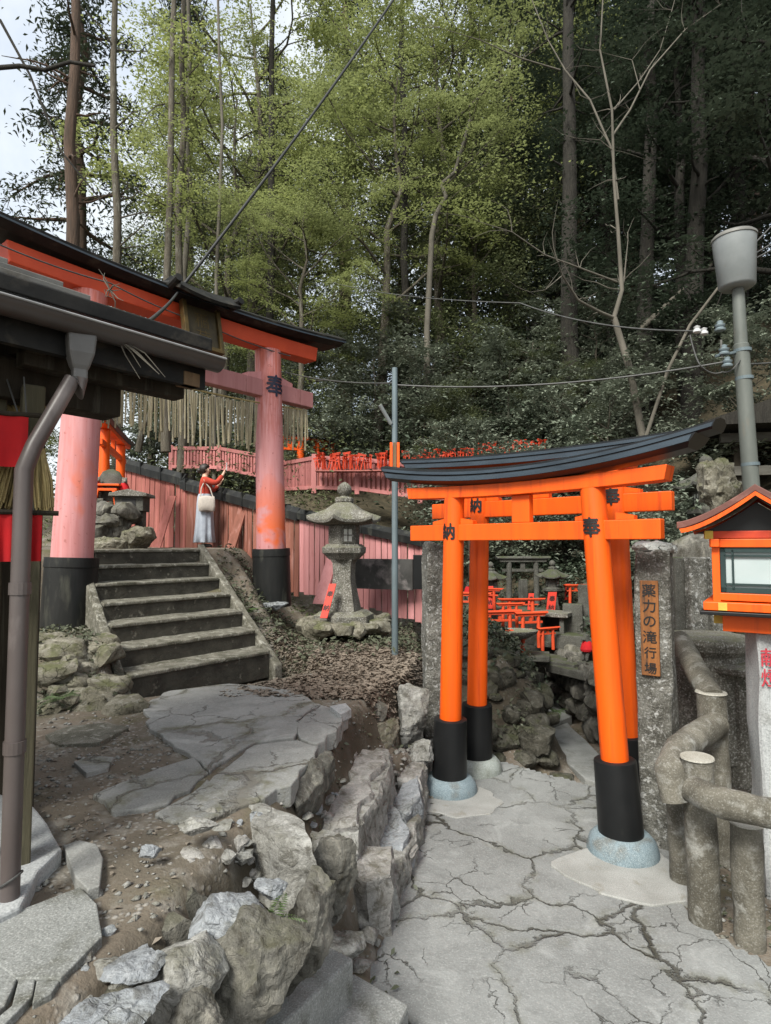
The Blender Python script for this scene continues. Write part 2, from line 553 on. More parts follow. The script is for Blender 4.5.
M['roof_black'] = weather('black_roof_sheet', (0.008, 0.008, 0.008), (0.02, 0.019, 0.017), 6, third=(0.055, 0.048, 0.038), tscale=5, tlo=0.56, thi=0.7, spec=0.2, rough=0.6, bump=0.2, bscale=16)
M['red_cloth'] = weather('red_cloth', (0.48, 0.006, 0.009), (0.36, 0.005, 0.008), 6, rough=0.85, bump=0.1, bscale=300)
M['wire'] = weather('black_cable', (0.012, 0.012, 0.012), (0.02, 0.02, 0.02), 6, rough=0.5, bump=0.0)
M['wire_grey'] = weather('grey_cable', (0.05, 0.05, 0.048), (0.08, 0.08, 0.076), 6, rough=0.5, bump=0.0)
M['white_cer'] = weather('white_porcelain', (0.62, 0.63, 0.63), (0.5, 0.5, 0.5), 6, rough=0.3, bump=0.0)
M['blue_grey_cer'] = weather('grey_insulator', (0.22, 0.27, 0.29), (0.16, 0.2, 0.22), 6, rough=0.4, bump=0.0)
M['roof_copper'] = weather('brown_copper_roof', (0.16, 0.055, 0.04), (0.11, 0.042, 0.032), 5, rough=0.55, bump=0.15, bscale=30, third=(0.2, 0.09, 0.07), tscale=6)
M['green_dark'] = weather('dark_green_frame', (0.012, 0.028, 0.028), (0.018, 0.038, 0.036), 6, rough=0.5, bump=0.05)
M['pane'] = weather('frosted_pane', (0.42, 0.47, 0.47), (0.36, 0.42, 0.42), 3, rough=0.25, bump=0.02)
M['yellow'] = weather('yellow_fitting', (0.62, 0.42, 0.06), (0.5, 0.33, 0.05), 10, rough=0.5, bump=0.1)
M['white_cloth'] = weather('pale_blue_skirt', (0.37, 0.40, 0.45), (0.29, 0.32, 0.37), 8, rough=0.9, bump=0.2, bscale=60)
M['sweater'] = weather('rust_red_knit', (0.42, 0.05, 0.028), (0.34, 0.04, 0.022), 20, rough=0.95, bump=0.5, bscale=150)
M['skin'] = weather('skin', (0.58, 0.36, 0.26), (0.52, 0.31, 0.22), 20, rough=0.55, bump=0.05)
M['hair'] = weather('dark_hair', (0.015, 0.011, 0.009), (0.03, 0.022, 0.017), 30, rough=0.5, bump=0.4, bscale=120)
M['canvas'] = weather('cream_canvas', (0.46, 0.41, 0.36), (0.38, 0.34, 0.30), 20, rough=0.9, bump=0.3, bscale=200)
M['shoe'] = weather('dark_shoe', (0.02, 0.018, 0.017), (0.03, 0.026, 0.024), 20, rough=0.5, bump=0.1)
M['bark'] = weather('grey_brown_bark', (0.11, 0.095, 0.072), (0.065, 0.055, 0.04), 5, rough=0.95, bump=0.9, bscale=12, bdist=0.04, stretch=(4, 4, 0.6), third=(0.17, 0.16, 0.13), tscale=4)
M['bark_cedar'] = weather('cedar_bark', (0.10, 0.062, 0.042), (0.055, 0.038, 0.027), 5, rough=0.95, bump=0.9, bscale=10, bdist=0.05, stretch=(5, 5, 0.35))
M['bark_dark'] = weather('dark_bark', (0.016, 0.014, 0.011), (0.03, 0.027, 0.021), 5, rough=0.95, bump=0.9, bscale=12, bdist=0.04, stretch=(4, 4, 0.6))
M['bark_pale'] = weather('pale_twig_bark', (0.125, 0.112, 0.09), (0.08, 0.072, 0.056), 4, rough=0.9, bump=0.5, bscale=20, stretch=(2, 2, 0.6))

def foliage(name, cols, rough=0.5, trans=0.35, spec=0.4):
    t = NT(name)
    g = t.n('ShaderNodeNewGeometry')
    oi = t.n('ShaderNodeObjectInfo')
    r1 = g.outputs['Random Per Island']
    nz = t.noise(t.pos('world'), 0.55, 3)
    c = t.mix(r1, cols[0], cols[1])
    c = t.mix(t.ramp(nz, 0.35, 0.7), c, cols[2])
    c = t.mix(t.mul(oi.outputs['Random'], 0.45), c, cols[3])
    b = t.n('ShaderNodeBsdfPrincipled')
    t.l(c, b.inputs['Base Color'])
    b.inputs['Roughness'].default_value = rough
    b.inputs['Specular IOR Level'].default_value = spec
    tr = t.n('ShaderNodeBsdfTranslucent')
    t.l(c, tr.inputs['Color'])
    mx = t.n('ShaderNodeMixShader')
    mx.inputs[0].default_value = trans
    t.l(b.outputs[0], mx.inputs[1])
    t.l(tr.outputs[0], mx.inputs[2])
    t.l(mx.outputs[0], t.out.inputs['Surface'])
    return t.m

M['leaf_maple'] = foliage('yellow_green_leaves', [(0.34, 0.37, 0.125), (0.18, 0.215, 0.07), (0.25, 0.28, 0.12), (0.19, 0.22, 0.09)], 0.55, 0.55)
M['leaf_mid'] = foliage('olive_leaves', [(0.13, 0.15, 0.065), (0.08, 0.105, 0.042), (0.14, 0.155, 0.08), (0.09, 0.11, 0.055)], 0.45, 0.3)
M['leaf_dark'] = foliage('dark_evergreen_leaves', [(0.046, 0.066, 0.042), (0.088, 0.112, 0.076), (0.036, 0.052, 0.034), (0.066, 0.08, 0.054)], 0.42, 0.2)
M['leaf_cedar'] = foliage('cedar_needles', [(0.035, 0.05, 0.022), (0.05, 0.065, 0.028), (0.028, 0.042, 0.022), (0.04, 0.05, 0.03)], 0.6, 0.25)
M['leaf_gloss'] = foliage('glossy_shrub_leaves', [(0.165, 0.19, 0.14), (0.25, 0.275, 0.215), (0.12, 0.145, 0.105), (0.18, 0.20, 0.15)], 0.38, 0.2, 0.35)
M['leaf_low'] = foliage('ground_cover_leaves', [(0.075, 0.085, 0.05), (0.12, 0.13, 0.085), (0.06, 0.068, 0.04), (0.10, 0.105, 0.07)], 0.5, 0.2)
M['leaf_fern'] = foliage('fern_leaves', [(0.09, 0.15, 0.04), (0.07, 0.12, 0.035), (0.10, 0.15, 0.06), (0.08, 0.11, 0.04)], 0.5, 0.3)
M['leaf_fallen'] = foliage('fallen_leaves', [(0.21, 0.17, 0.135), (0.115, 0.085, 0.062), (0.27, 0.235, 0.19), (0.15, 0.11, 0.082)], 0.8, 0.1)

# ground, path and paving
def ground_material():
    t = NT('forest_soil')
    p = t.pos('world')
    n1 = t.noise(p, 1.1, 6, 0.6)
    n2 = t.noise(p, 7.0, 6, 0.65)
    n3 = t.noise(p, 55.0, 4, 0.6)
    c = t.mix(t.ramp(n1, 0.38, 0.62), (0.15, 0.122, 0.094), (0.108, 0.093, 0.072))
    c = t.mix(t.ramp(n2, 0.5, 0.66), c, (0.20, 0.183, 0.158))
    moss = t.mul(t.ramp(t.noise(p, 1.7, 5, 0.6), 0.5, 0.64), t.ramp(t.up(), 0.55, 0.95))
    c = t.mix(t.mul(moss, 0.75), c, (0.075, 0.072, 0.032))
    vo = t.n('ShaderNodeTexVoronoi')
    t.l(p, vo.inputs['Vector'])
    vo.inputs['Scale'].default_value = 34
    peb = t.ramp(vo.outputs['Distance'], 0.42, 0.2)
    pm = t.mul(peb, t.ramp(t.noise(p, 6, 3), 0.5, 0.6))
    c = t.mix(t.mul(pm, 0.8), c, (0.30, 0.285, 0.26))
    c = t.mix(t.ramp(n3, 0.62, 0.78), c, (0.045, 0.038, 0.025))
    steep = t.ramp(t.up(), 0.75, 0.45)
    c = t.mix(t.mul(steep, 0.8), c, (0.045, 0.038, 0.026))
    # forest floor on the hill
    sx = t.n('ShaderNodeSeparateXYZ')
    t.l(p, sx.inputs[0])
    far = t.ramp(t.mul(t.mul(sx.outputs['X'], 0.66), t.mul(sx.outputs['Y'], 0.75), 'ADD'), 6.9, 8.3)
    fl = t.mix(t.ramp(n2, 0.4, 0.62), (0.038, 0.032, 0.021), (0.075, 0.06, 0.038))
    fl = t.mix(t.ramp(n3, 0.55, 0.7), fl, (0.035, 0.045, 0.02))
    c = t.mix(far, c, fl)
    h = t.mul(t.mul(n3, 0.5), t.mul(t.mul(n2, 0.9), t.mul(pm, 0.35), 'ADD'), 'ADD')
    return t.finish(c, 0.95, h, 0.6, 0.022, spec=0.2)
M['soil'] = ground_material()

def paving_material(name, base, dark, crack_scale, warp, crack_w, moss_amt, seed):
    t = NT(name)
    p = t.pos('world')
    off = t.n('ShaderNodeVectorMath', operation='ADD')
    t.l(p, off.inputs[0])
    off.inputs[1].default_value = (seed, seed * 0.7, 0)
    p = off.outputs[0]
    nt = t.n('ShaderNodeTexNoise')
    t.l(p, nt.inputs['Vector'])
    nt.inputs['Scale'].default_value = 1.9
    nt.inputs['Detail'].default_value = 7
    nt.inputs['Roughness'].default_value = 0.62
    sub = t.n('ShaderNodeVectorMath', operation='SUBTRACT')
    t.l(nt.outputs['Color'], sub.inputs[0])
    sub.inputs[1].default_value = (0.5, 0.5, 0.5)
    sc = t.n('ShaderNodeVectorMath', operation='SCALE')
    t.l(sub.outputs[0], sc.inputs[0])
    sc.inputs['Scale'].default_value = warp
    ad = t.n('ShaderNodeVectorMath', operation='ADD')
    t.l(p, ad.inputs[0])
    t.l(sc.outputs[0], ad.inputs[1])
    flat = t.n('ShaderNodeVectorMath', operation='MULTIPLY')
    t.l(ad.outputs[0], flat.inputs[0])
    flat.inputs[1].default_value = (1, 1, 0)
    def crack(scale, w, zoff):
        o = t.n('ShaderNodeVectorMath', operation='ADD')
        t.l(flat.outputs[0], o.inputs[0])
        o.inputs[1].default_value = (zoff, zoff * 1.7, 0)
        v = t.n('ShaderNodeTexVoronoi', feature='DISTANCE_TO_EDGE')
        t.l(o.outputs[0], v.inputs['Vector'])
        v.inputs['Scale'].default_value = scale
        return t.ramp(v.outputs['Distance'], w, w * 0.25)
    big = crack(crack_scale, crack_w, 0)
    wid = t.ramp(t.noise(p, 1.3, 3), 0.36, 0.6)
    fine = t.mul(crack(crack_scale * 2.6, crack_w * 0.9, 4.3), t.ramp(t.noise(p, 1.6, 3), 0.50, 0.58))
    ck = t.mul(t.mul(big, t.mul(t.mul(wid, 0.88), 0.12, 'ADD')), t.mul(fine, 0.75), 'MAXIMUM')
    n1 = t.noise(p, 1.4, 6, 0.6)
    n2 = t.noise(p, 9, 6, 0.7)
    n3 = t.noise(p, 110, 3, 0.6)
    c = t.mix(t.ramp(n1, 0.35, 0.66), base, tuple(b * 0.74 for b in base))
    c = t.mix(t.mul(t.ramp(n2, 0.52, 0.72), 0.6), c, tuple(b * 0.58 for b in base))
    c = t.mix(t.mul(t.ramp(n3, 0.5, 0.66), t.mul(t.ramp(n1, 0.3, 0.7), 0.45)), c, (0.09, 0.088, 0.078))
    n5 = t.noise(p, 3.1, 7, 0.7, 0.8)
    c = t.mix(t.mul(t.ramp(n5, 0.54, 0.68), 0.55), c, tuple(b * 0.5 for b in base))
    c = t.mix(t.mul(t.ramp(n5, 0.44, 0.34), 0.5), c, tuple(b * 1.35 for b in base))
    c = t.mix(t.mul(t.ramp(n3, 0.45, 0.32), 0.25), c, (0.46, 0.46, 0.44))
    near = crack(crack_scale, crack_w * 4.5, 0)
    c = t.mix(t.mul(t.mul(near, t.ramp(n2, 0.45, 0.62)), moss_amt), c, (0.10, 0.095, 0.05))
    c = t.mix(ck, c, dark)
    h = t.mul(t.mul(n3, 0.12), t.mul(t.mul(n2, 0.5), t.mul(ck, -1.6), 'ADD'), 'ADD')
    return t.finish(c, 0.88, h, 0.8, 0.022, spec=0.3)
M['path'] = paving_material('cracked_path_concrete', (0.228, 0.234, 0.228), (0.045, 0.042, 0.032), 1.5, 0.5, 0.017, 0.35, 0.0)
M['paving'] = paving_material('worn_terrace_paving', (0.265, 0.265, 0.25), (0.13, 0.12, 0.10), 0.85, 0.6, 0.014, 0.7, 7.0)

M['mortar'] = weather('pale_mortar', (0.31, 0.31, 0.295), (0.235, 0.235, 0.22), 5, rough=0.9, bump=0.4, bscale=50, third=(0.2, 0.185, 0.15), tscale=7, tlo=0.58, thi=0.72, speck=0.25)

def pillar_pink():
    """faded paint, with the older vermilion showing where the top coat has flaked off"""
    t = NT('faded_pillar_paint')
    p = t.pos('world')
    ps = t.pos('world', (7, 7, 0.5))
    streak = t.noise(ps, 3.0, 5)
    c = t.mix(t.ramp(streak, 0.35, 0.65), (0.55, 0.25, 0.25), (0.47, 0.18, 0.175))
    worn = t.noise(t.pos('world', (1, 1, 0.7)), 1.5, 4, 0.6, 0.4)
    sx = t.n('ShaderNodeSeparateXYZ')
    t.l(p, sx.inputs[0])
    lowband = t.ramp(sx.outputs['Z'], 3.1, 2.2)
    f = t.mul(t.ramp(worn, 0.54, 0.59), lowband)
    c = t.mix(f, c, (0.66, 0.12, 0.03))
    hi = t.mul(t.ramp(sx.outputs['Z'], 3.35, 3.6), t.ramp(t.noise(ps, 6, 5, 0.7), 0.42, 0.58))
    topz = t.mul(t.ramp(sx.outputs['Z'], 3.7, 4.5), t.ramp(streak, 0.3, 0.6))
    c = t.mix(t.mul(topz, 0.7), c, (0.60, 0.13, 0.07))
    c = t.mix(t.mul(hi, 0.55), c, (0.36, 0.085, 0.055))
    c = t.mix(t.mul(t.ramp(t.noise(p, 22, 4), 0.64, 0.7), 0.6), c, (0.28, 0.08, 0.06))
    return t.finish(c, 0.6, streak, 0.12, 0.01)
M['pink_pillar'] = pillar_pink()

M['wood_grey'] = weather('silvered_wood', (0.10, 0.095, 0.08), (0.065, 0.06, 0.05), 4, rough=0.85, bump=0.4, bscale=14, stretch=(.5, 4, 4))
M['board_mottle'] = weather('mottled_grey_board', (0.055, 0.053, 0.05), (0.03, 0.029, 0.027), 3.5, 0.4, 0.6, rough=0.8, bump=0.4, bscale=20, third=(0.25, 0.22, 0.215), tscale=2.6, tlo=0.52, thi=0.66)

def rock_material(name, a, b, dark, pale, moss, moss_amt, crack=0.7, strata=(1, 1, 1)):
    t = NT(name)
    p = t.pos('world')
    n1 = t.noise(p, 3.5, 7, 0.62, 0.4)
    n2 = t.noise(t.pos('world', strata), 13.0, 6, 0.7, 0.6)
    n3 = t.noise(p, 70.0, 4, 0.65)
    c = t.mix(t.ramp(n1, 0.36, 0.62), a, b)
    c = t.mix(t.mul(t.ramp(n2, 0.52, 0.64), 0.85), c, dark)
    c = t.mix(t.mul(t.ramp(n2, 0.47, 0.36), 0.7), c, pale)
    c = t.mix(t.mul(t.ramp(n3, 0.56, 0.7), 0.6), c, tuple(x * 0.4 for x in b))
    c = t.mix(t.mul(t.ramp(n3, 0.43, 0.33), 0.35), c, tuple(min(.6, x * 1.5) for x in a))
    nt = t.n('ShaderNodeTexNoise')
    t.l(p, nt.inputs['Vector']); nt.inputs['Scale'].default_value = 5.0; nt.inputs['Detail'].default_value = 5
    sc = t.n('ShaderNodeVectorMath', operation='SCALE'); t.l(nt.outputs['Color'], sc.inputs[0]); sc.inputs['Scale'].default_value = 0.22
    ad = t.n('ShaderNodeVectorMath', operation='ADD'); t.l(p, ad.inputs[0]); t.l(sc.outputs[0], ad.inputs[1])
    v = t.n('ShaderNodeTexVoronoi', feature='DISTANCE_TO_EDGE'); t.l(ad.outputs[0], v.inputs['Vector']); v.inputs['Scale'].default_value = 6.5
    ck = t.mul(t.ramp(v.outputs['Distance'], 0.022, 0.006), t.ramp(t.noise(p, 4, 3), 0.45, 0.55))
    c = t.mix(t.mul(ck, crack), c, tuple(x * 0.25 for x in dark))
    mf = t.mul(t.mul(t.ramp(t.up(), 0.0, 0.8), t.ramp(t.noise(p, 4.0, 7, 0.7), 0.48, 0.6)), moss_amt)
    c = t.mix(mf, c, moss)
    h = t.mul(t.mul(t.mul(n2, 1.0), t.mul(n3, 0.35), 'ADD'), t.mul(ck, -0.5 * crack), 'ADD')
    return t.finish(c, 0.93, h, 0.85, 0.024, spec=0.25)
M['rock'] = rock_material('grey_rock', (0.29, 0.285, 0.265), (0.185, 0.18, 0.162), (0.075, 0.07, 0.058), (0.40, 0.395, 0.375), (0.11, 0.105, 0.065), 0.4, crack=.2)
M['rock_dark'] = rock_material('brown_wet_rock', (0.14, 0.134, 0.118), (0.075, 0.071, 0.06), (0.04, 0.035, 0.026), (0.24, 0.225, 0.19), (0.085, 0.083, 0.045), 0.4, crack=.12, strata=(1, 1, .4))
M['rock_blue'] = rock_material('blue_grey_stone', (0.27, 0.285, 0.30), (0.19, 0.20, 0.21), (0.10, 0.10, 0.095), (0.36, 0.37, 0.38), (0.12, 0.12, 0.07), 0.2, crack=.4)
M['rock_pink'] = rock_material('pale_pinkish_stone', (0.31, 0.30, 0.283), (0.225, 0.215, 0.198), (0.11, 0.10, 0.08), (0.40, 0.38, 0.36), (0.12, 0.11, 0.065), 0.35, crack=.3)
M['rock_moss'] = rock_material('mossy_rock', (0.21, 0.195, 0.155), (0.12, 0.11, 0.08), (0.055, 0.05, 0.034), (0.30, 0.285, 0.24), (0.085, 0.09, 0.036), 0.8)
M['shade_rock'] = rock_material('shade_toned_mossy_rock', (0.085, 0.08, 0.064), (0.045, 0.042, 0.032), (0.02, 0.019, 0.014), (0.14, 0.135, 0.115), (0.055, 0.062, 0.024), 0.6)  # mossy rock, colour darkened to carry the shade under the trees

# ---------------------------------------------------------------- ground
def axis(lo, hi, dlo, dhi, step, grow=1.12):
    a = list(np.arange(dlo, dhi + 1e-6, step))
    s = step
    x = dhi
    while x < hi:
        s = min(s * grow, 3.0)
        x += s
        a.append(x)
    s = step
    x = dlo
    while x > lo:
        s = min(s * grow, 3.0)
        x -= s
        a.insert(0, x)
    return np.array(a)

def grid_mesh(xs, ys, zf):
    X, Y = np.meshgrid(xs, ys)
    Z = zf(X, Y)
    vs = np.stack([X, Y, Z], -1).reshape(-1, 3)
    nx, ny = len(xs), len(ys)
    i = np.arange(ny - 1)[:, None] * nx + np.arange(nx - 1)[None, :]
    fs = np.stack([i, i + 1, i + nx + 1, i + nx], -1).reshape(-1, 4)
    return vs, fs

def np_mesh(name, vs, fs, mat, smooth=False):
    me = bpy.data.meshes.new(name)
    nv, nf = len(vs), len(fs)
    k = fs.shape[1]
    me.vertices.add(nv)
    me.vertices.foreach_set('co', np.asarray(vs, np.float32).ravel())
    me.loops.add(nf * k)
    me.loops.foreach_set('vertex_index', fs.astype(np.int32).ravel())
    me.polygons.add(nf)
    me.polygons.foreach_set('loop_start', np.arange(0, nf * k, k, dtype=np.int32))
    me.polygons.foreach_set('loop_total', np.full(nf, k, np.int32))
    if smooth:
        me.polygons.foreach_set('use_smooth', np.ones(nf, bool))
    me.materials.append(mat)
    me.update()
    me.validate()
    return me

def wavy(X, Y, sc=1.0, seed=0.0):
    """cheap smooth pseudo-noise"""
    return (np.sin(X * 2.1 * sc + 1.3 * np.sin(Y * 1.7 * sc + seed)) + np.sin(Y * 2.7 * sc + 1.1 * np.sin(X * 2.3 * sc + seed * 2)) + np.sin((X + Y) * 4.9 * sc + seed)) / 3

def ground_z(X, Y):
    z = height(X, Y)
    near = 0.012 * wavy(X, Y, 3.0, 1.0) + 0.006 * wavy(X, Y, 9.0, 2.0)
    n = (X + 4.1) * 0.66 + (Y - 12.3) * 0.75
    return z + near + 0.14 * wavy(X, Y, 0.8, 4.0) * sstep(0.5, 4, n)

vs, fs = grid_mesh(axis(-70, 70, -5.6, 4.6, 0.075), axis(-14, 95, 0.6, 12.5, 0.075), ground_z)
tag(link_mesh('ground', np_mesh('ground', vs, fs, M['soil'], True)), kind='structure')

# cracked path on the lower side
xs = np.arange(-1.0, 3.2, 0.04)
ys = np.arange(0.3, 6.6, 0.04)
def path_z(X, Y):
    return 0.022 + 0.007 * wavy(X, Y, 1.6, 3.0)
vs, fs = grid_mesh(xs, ys, path_z)
fc = vs[fs].mean(1)
xr = np.interp(fc[:, 1], [0.3, 2.0, 2.6, 3.0, 3.3, 3.7, 4.4, 5.0, 6.6], [2.9, 2.5, 2.05, 1.80, 1.62, 1.72, 1.95, 2.1, 2.1])
edge = 0.05 * wavy(fc[:, 0], fc[:, 1], 3.2, 5.0)
keep = (fc[:, 0] > wall_x(fc[:, 1]) + 0.10 + edge + 0.24 * sstep(2.5, 2.95, fc[:, 1]) * sstep(5.4, 4.8, fc[:, 1])) & (fc[:, 0] < xr + edge) & (fc[:, 1] < 5.75 - 0.9 * np.maximum(fc[:, 0] - 0.95, -0.4) * 1.0 + edge)
tag(link_mesh('path', np_mesh('path', vs, fs[keep], M['path'], True)), kind='structure')

# ---------------------------------------------------------------- rocks
def rock_mb(seed, size, npl=16, sub=3, rough=0.07, lo=0.55, hi=0.92, rot=None, c=(0, 0, 0), mb=None, flat=None):
    """angular stone: a ball cut by planes, then roughened; flat = how high (0..1) a level top is cut"""
    rng = random.Random(seed)
    bm = bmesh.new()
    bmesh.ops.create_icosphere(bm, subdivisions=sub, radius=1)
    pl = []
    for _ in range(npl):
        v = Vector((rng.gauss(0, 1), rng.gauss(0, 1), rng.gauss(0, 0.8))).normalized()
        pl.append((v, rng.uniform(lo, hi)))
    pl.append((Vector((rng.uniform(-.12, .12), rng.uniform(-.12, .12), 1)).normalized(), flat if flat else rng.uniform(0.6, 0.8)))
    c = Vector(c)
    s = Vector(size) / 2
    off = Vector((rng.uniform(0, 50), rng.uniform(0, 50), rng.uniform(0, 50)))
    out = []
    for v in bm.verts:
        d = v.co.normalized()
        r = 1.15
        for n, dist in pl:
            k = d.dot(n)
            if k > 0.05:
                r = min(r, dist / k)
        q = Vector((d.x * r * s.x, d.y * r * s.y, d.z * r * s.z))
        m = max(s)
        u = q / m
        f = rough * 0.9 * mnoise.fractal(u * 2.0 + off, 0.9, 2.1, 4)
        if sub >= 4:
            f += rough * 0.8 * (abs(mnoise.noise(Vector((u.x * 2.5, u.y * 2.5, u.z * 6)) + off)) - 0.25) + rough * 0.35 * mnoise.noise(u * 11 + off)
        p = (q + d * f * m) * 1.15
        if rot is not None:
            p = rot @ p
        out.append(p + c)
    bm.verts.index_update()
    fs = [[v.index for v in f.verts] for f in bm.faces]
    bm.free()
    mb = mb or MB()
    return mb.add(out, fs)

def erot(x, y, z):
    return Matrix.Rotation(R(z), 3, 'Z') @ Matrix.Rotation(R(y), 3, 'Y') @ Matrix.Rotation(R(x), 3, 'X')

def rock(label, px, py, d, size, rot=(0, 0, 0), mat='rock', seed=1, name='rock', group=None, sub=5, rough=0.085, **kw):
    c = at(px, py, d)
    if kw.get('flat'):
        c.z -= size[2] * 0.30
    o = rock_mb(seed, size, sub=sub, rough=rough, rot=erot(*rot), c=c, **kw).build(name, M[mat], None, loc=c)
    auto_smooth(o, 32)
    tag(o, label, 'rock', group)
    return o

# dry stone retaining wall between the terrace and the lower path: bedded stones, one thing
rng = random.Random(5)
mbw = MB()
y = 1.25
k = 0
while y < 7.9:
    for lev, (zz, back) in enumerate(((0.06, 0.04), (0.28, 0.12), (0.50, 0.18), (0.66, 0.23))):
        sx = rng.uniform(0.16, 0.28)
        sy = rng.uniform(0.18, 0.36)
        sz = rng.uniform(0.16, 0.26)
        x = float(wall_x(y)) - back + rng.uniform(-0.03, 0.03)
        rock_mb(100 + k, (sx, sy, sz), npl=12, sub=3, rough=0.12, rot=erot(rng.uniform(-12, 12), rng.uniform(-12, 12), rng.uniform(0, 360)),
                c=(x, y + rng.uniform(-.05, .05), zz), mb=mbw)
        k += 1
    y += rng.uniform(0.16, 0.26)
o = mbw.build('retaining_wall', M['rock_dark'], None)
auto_smooth(o, 35)
tag(o, 'rough dry stone retaining wall holding the earth terrace above the cracked path', 'wall')

G_R = 'loose rocks along the terrace edge'
rock('large brown boulder leaning out of the bank behind the fern', 248, 966, 2.0, (0.34, 0.30, 0.44), (14, 22, 20), 'rock_dark', 11, group=G_R)
rock('dark jagged rock standing right of the fern', 308, 925, 2.28, (0.20, 0.24, 0.40), (8, 16, 40), 'rock_dark', 12, group=G_R)
rock('flat blue-grey stone plate resting on top of the brown boulder', 232, 908, 2.02, (0.26, 0.17, 0.10), (10, 8, 25), 'rock_blue', 13, group=G_R, flat=.5)
rock('small pale stone lying just behind the fern', 271, 881, 2.20, (0.12, 0.09, 0.07), (0, 5, 10), 'rock_blue', 14, group=G_R, flat=.5)
rock('narrow split rock between the buff outcrop and the long ledge stone', 332, 868, 2.82, (0.17, 0.24, 0.30), (0, 8, 70), 'rock_dark', 16, group=G_R)
rock('squat mossy boulder under the leaf-strewn bank', 376, 724, 4.85, (0.44, 0.36, 0.36), (5, 0, 25), 'rock_moss', 23, group=G_R, flat=.6)
rock('upright grey block against the dark stone post', 411, 715, 5.25, (0.25, 0.24, 0.52), (3, 4, 10), 'rock', 24, group=G_R, npl=9, lo=0.7, hi=0.95)
rock('low rounded rock at the foot of the stone post', 421, 752, 4.95, (0.28, 0.26, 0.2), (0, 0, 40), 'rock', 25, group=G_R)
rock('ragged pale ledge in the bottom left corner of the bank', 184, 985, 1.80, (0.24, 0.22, 0.24), (10, 18, 30), 'rock', 26, group=G_R)
rock('small dark rock at the foot of the brown boulder', 195, 1018, 1.72, (0.15, 0.15, 0.16), (0, 0, 60), 'rock_dark', 27, group=G_R)
rock('flat rock slab sunk in the soil at the bottom edge', 110, 1006, 1.60, (0.28, 0.17, 0.05), (0, 0, 30), 'rock_blue', 28, group=G_R, flat=.5)
rock('grey plate of rock with a dark split beside the ragged ledge', 136, 962, 1.75, (0.17, 0.14, 0.05), (0, 4, 20), 'rock_blue', 29, group=G_R, flat=.5)
rock('small grey stone half buried beside the granite step', 331, 905, 2.85, (0.11, 0.15, 0.15), (0, 20, 20), 'rock', 30, group=G_R)
rock('little pale stone wedged above the path edge', 340, 940, 2.78, (0.19, 0.19, 0.14), (0, 0, 50), 'rock', 31, group=G_R, flat=.6)
rock('brown split face of rock under the edge of the terrace paving', 321, 778, 3.42, (0.15, 0.56, 0.24), (0, 10, -14), 'rock_dark', 32, group=G_R)
rock('small white stone lying on the bare earth', 152, 851, 2.30, (0.075, 0.06, 0.05), (0, 0, 20), 'rock_blue', 33, group=G_R)
rock('broken grey stone at the lip of the terrace paving', 196, 826, 2.42, (0.14, 0.10, 0.05), (0, 0, 20), 'rock', 34, group=G_R)
rock('pale pebble standing on the soil beside the buff outcrop', 241, 842, 2.36, (0.06, 0.05, 0.06), (0, 0, 20), 'rock_pink', 35, group=G_R)

def ledge_stone(label, px, z, deep, mat, seed, flare=0.12, tilt=(0, 0)):
    """block with a level broken top traced where it lies, sides roughened and flared down into the bank"""
    rng = random.Random(seed)
    base = [on_z(x, y, z) for x, y in px]
    c = sum(base, Vector()) / len(base)
    pts = []
    n = len(base)
    for i in range(n):
        a, b = base[i], base[(i + 1) % n]
        k = max(2, int((b - a).length / 0.022))
        pts += [a.lerp(b, j / k) for j in range(k)]
    N = len(pts)
    off = Vector((seed * 3.1, seed * 1.7, 0))
    rings = []
    def ring(f, zz, amp):
        r = []
        for p in pts:
            q = c + (p - c) * f
            q.z = zz + (q.x - c.x) * tilt[0] + (q.y - c.y) * tilt[1]
            nv = mnoise.noise_vector(q * 7 + off) * amp + mnoise.noise_vector(q * 19 + off) * amp * .5 + mnoise.noise_vector(q * 45 + off) * amp * .25
            r.append(q + nv)
        return r
    for t in (1.0, .8, .6, .42, .27, .15, .06):
        rings.append(ring(1 + flare * t + .05 * mnoise.noise(Vector((t * 5, seed, 0))), z - deep * t, .028))
    rings.append(ring(1.0, z - .012, .016))
    for f in (.95, .82, .66, .5, .34, .18, .05):
        rings.append(ring(f, z + .004, .012))
    o = MB().sweep(rings).build('rock', M[mat], None, loc=c)
    auto_smooth(o, 38)
    return tag(o, label, 'rock', G_R)
ledge_stone('long pale ledge stone with a cracked flat top', [(334, 793), (355, 775), (369, 780), (372, 793), (358, 806), (355, 822), (323, 826), (321, 814)], .50, .42, 'rock_pink', 1)
ledge_stone('short pale ledge stone beyond the long ledge stone', [(346, 768), (363, 749), (384, 751), (387, 762), (369, 776), (350, 777)], .51, .40, 'rock_pink', 2)
ledge_stone('small flat stone tucked between the paving edge and the short ledge stone', [(333, 765), (344, 749), (358, 745), (356, 757), (342, 766)], .53, .30, 'rock', 3)
ledge_stone('thin flat chip of stone under the paving edge', [(314, 797), (329, 783), (331, 794), (319, 806)], .50, .25, 'rock', 4)
ledge_stone('flat-topped block beside the blue concrete collar', [(391, 765), (404, 753), (426, 761), (421, 780), (397, 779)], .29, .34, 'rock_pink', 5)
ledge_stone('pointed blue-grey stone between the slate-blue stone and the flat block', [(391, 801), (402, 785), (418, 783), (421, 799), (405, 812)], .25, .30, 'rock_blue', 6, .2, (.25, .1))
ledge_stone('triangular slate-blue stone lying behind the square block', [(366, 841), (384, 808), (395, 812), (411, 834), (404, 842)], .22, .25, 'rock_blue', 7, .1, (.1, .15))
ledge_stone('square block with a pinkish top at the foot of the wall', [(345, 872), (356, 846), (392, 846), (391, 876), (367, 884)], .31, .40, 'rock_pink', 8, .04)
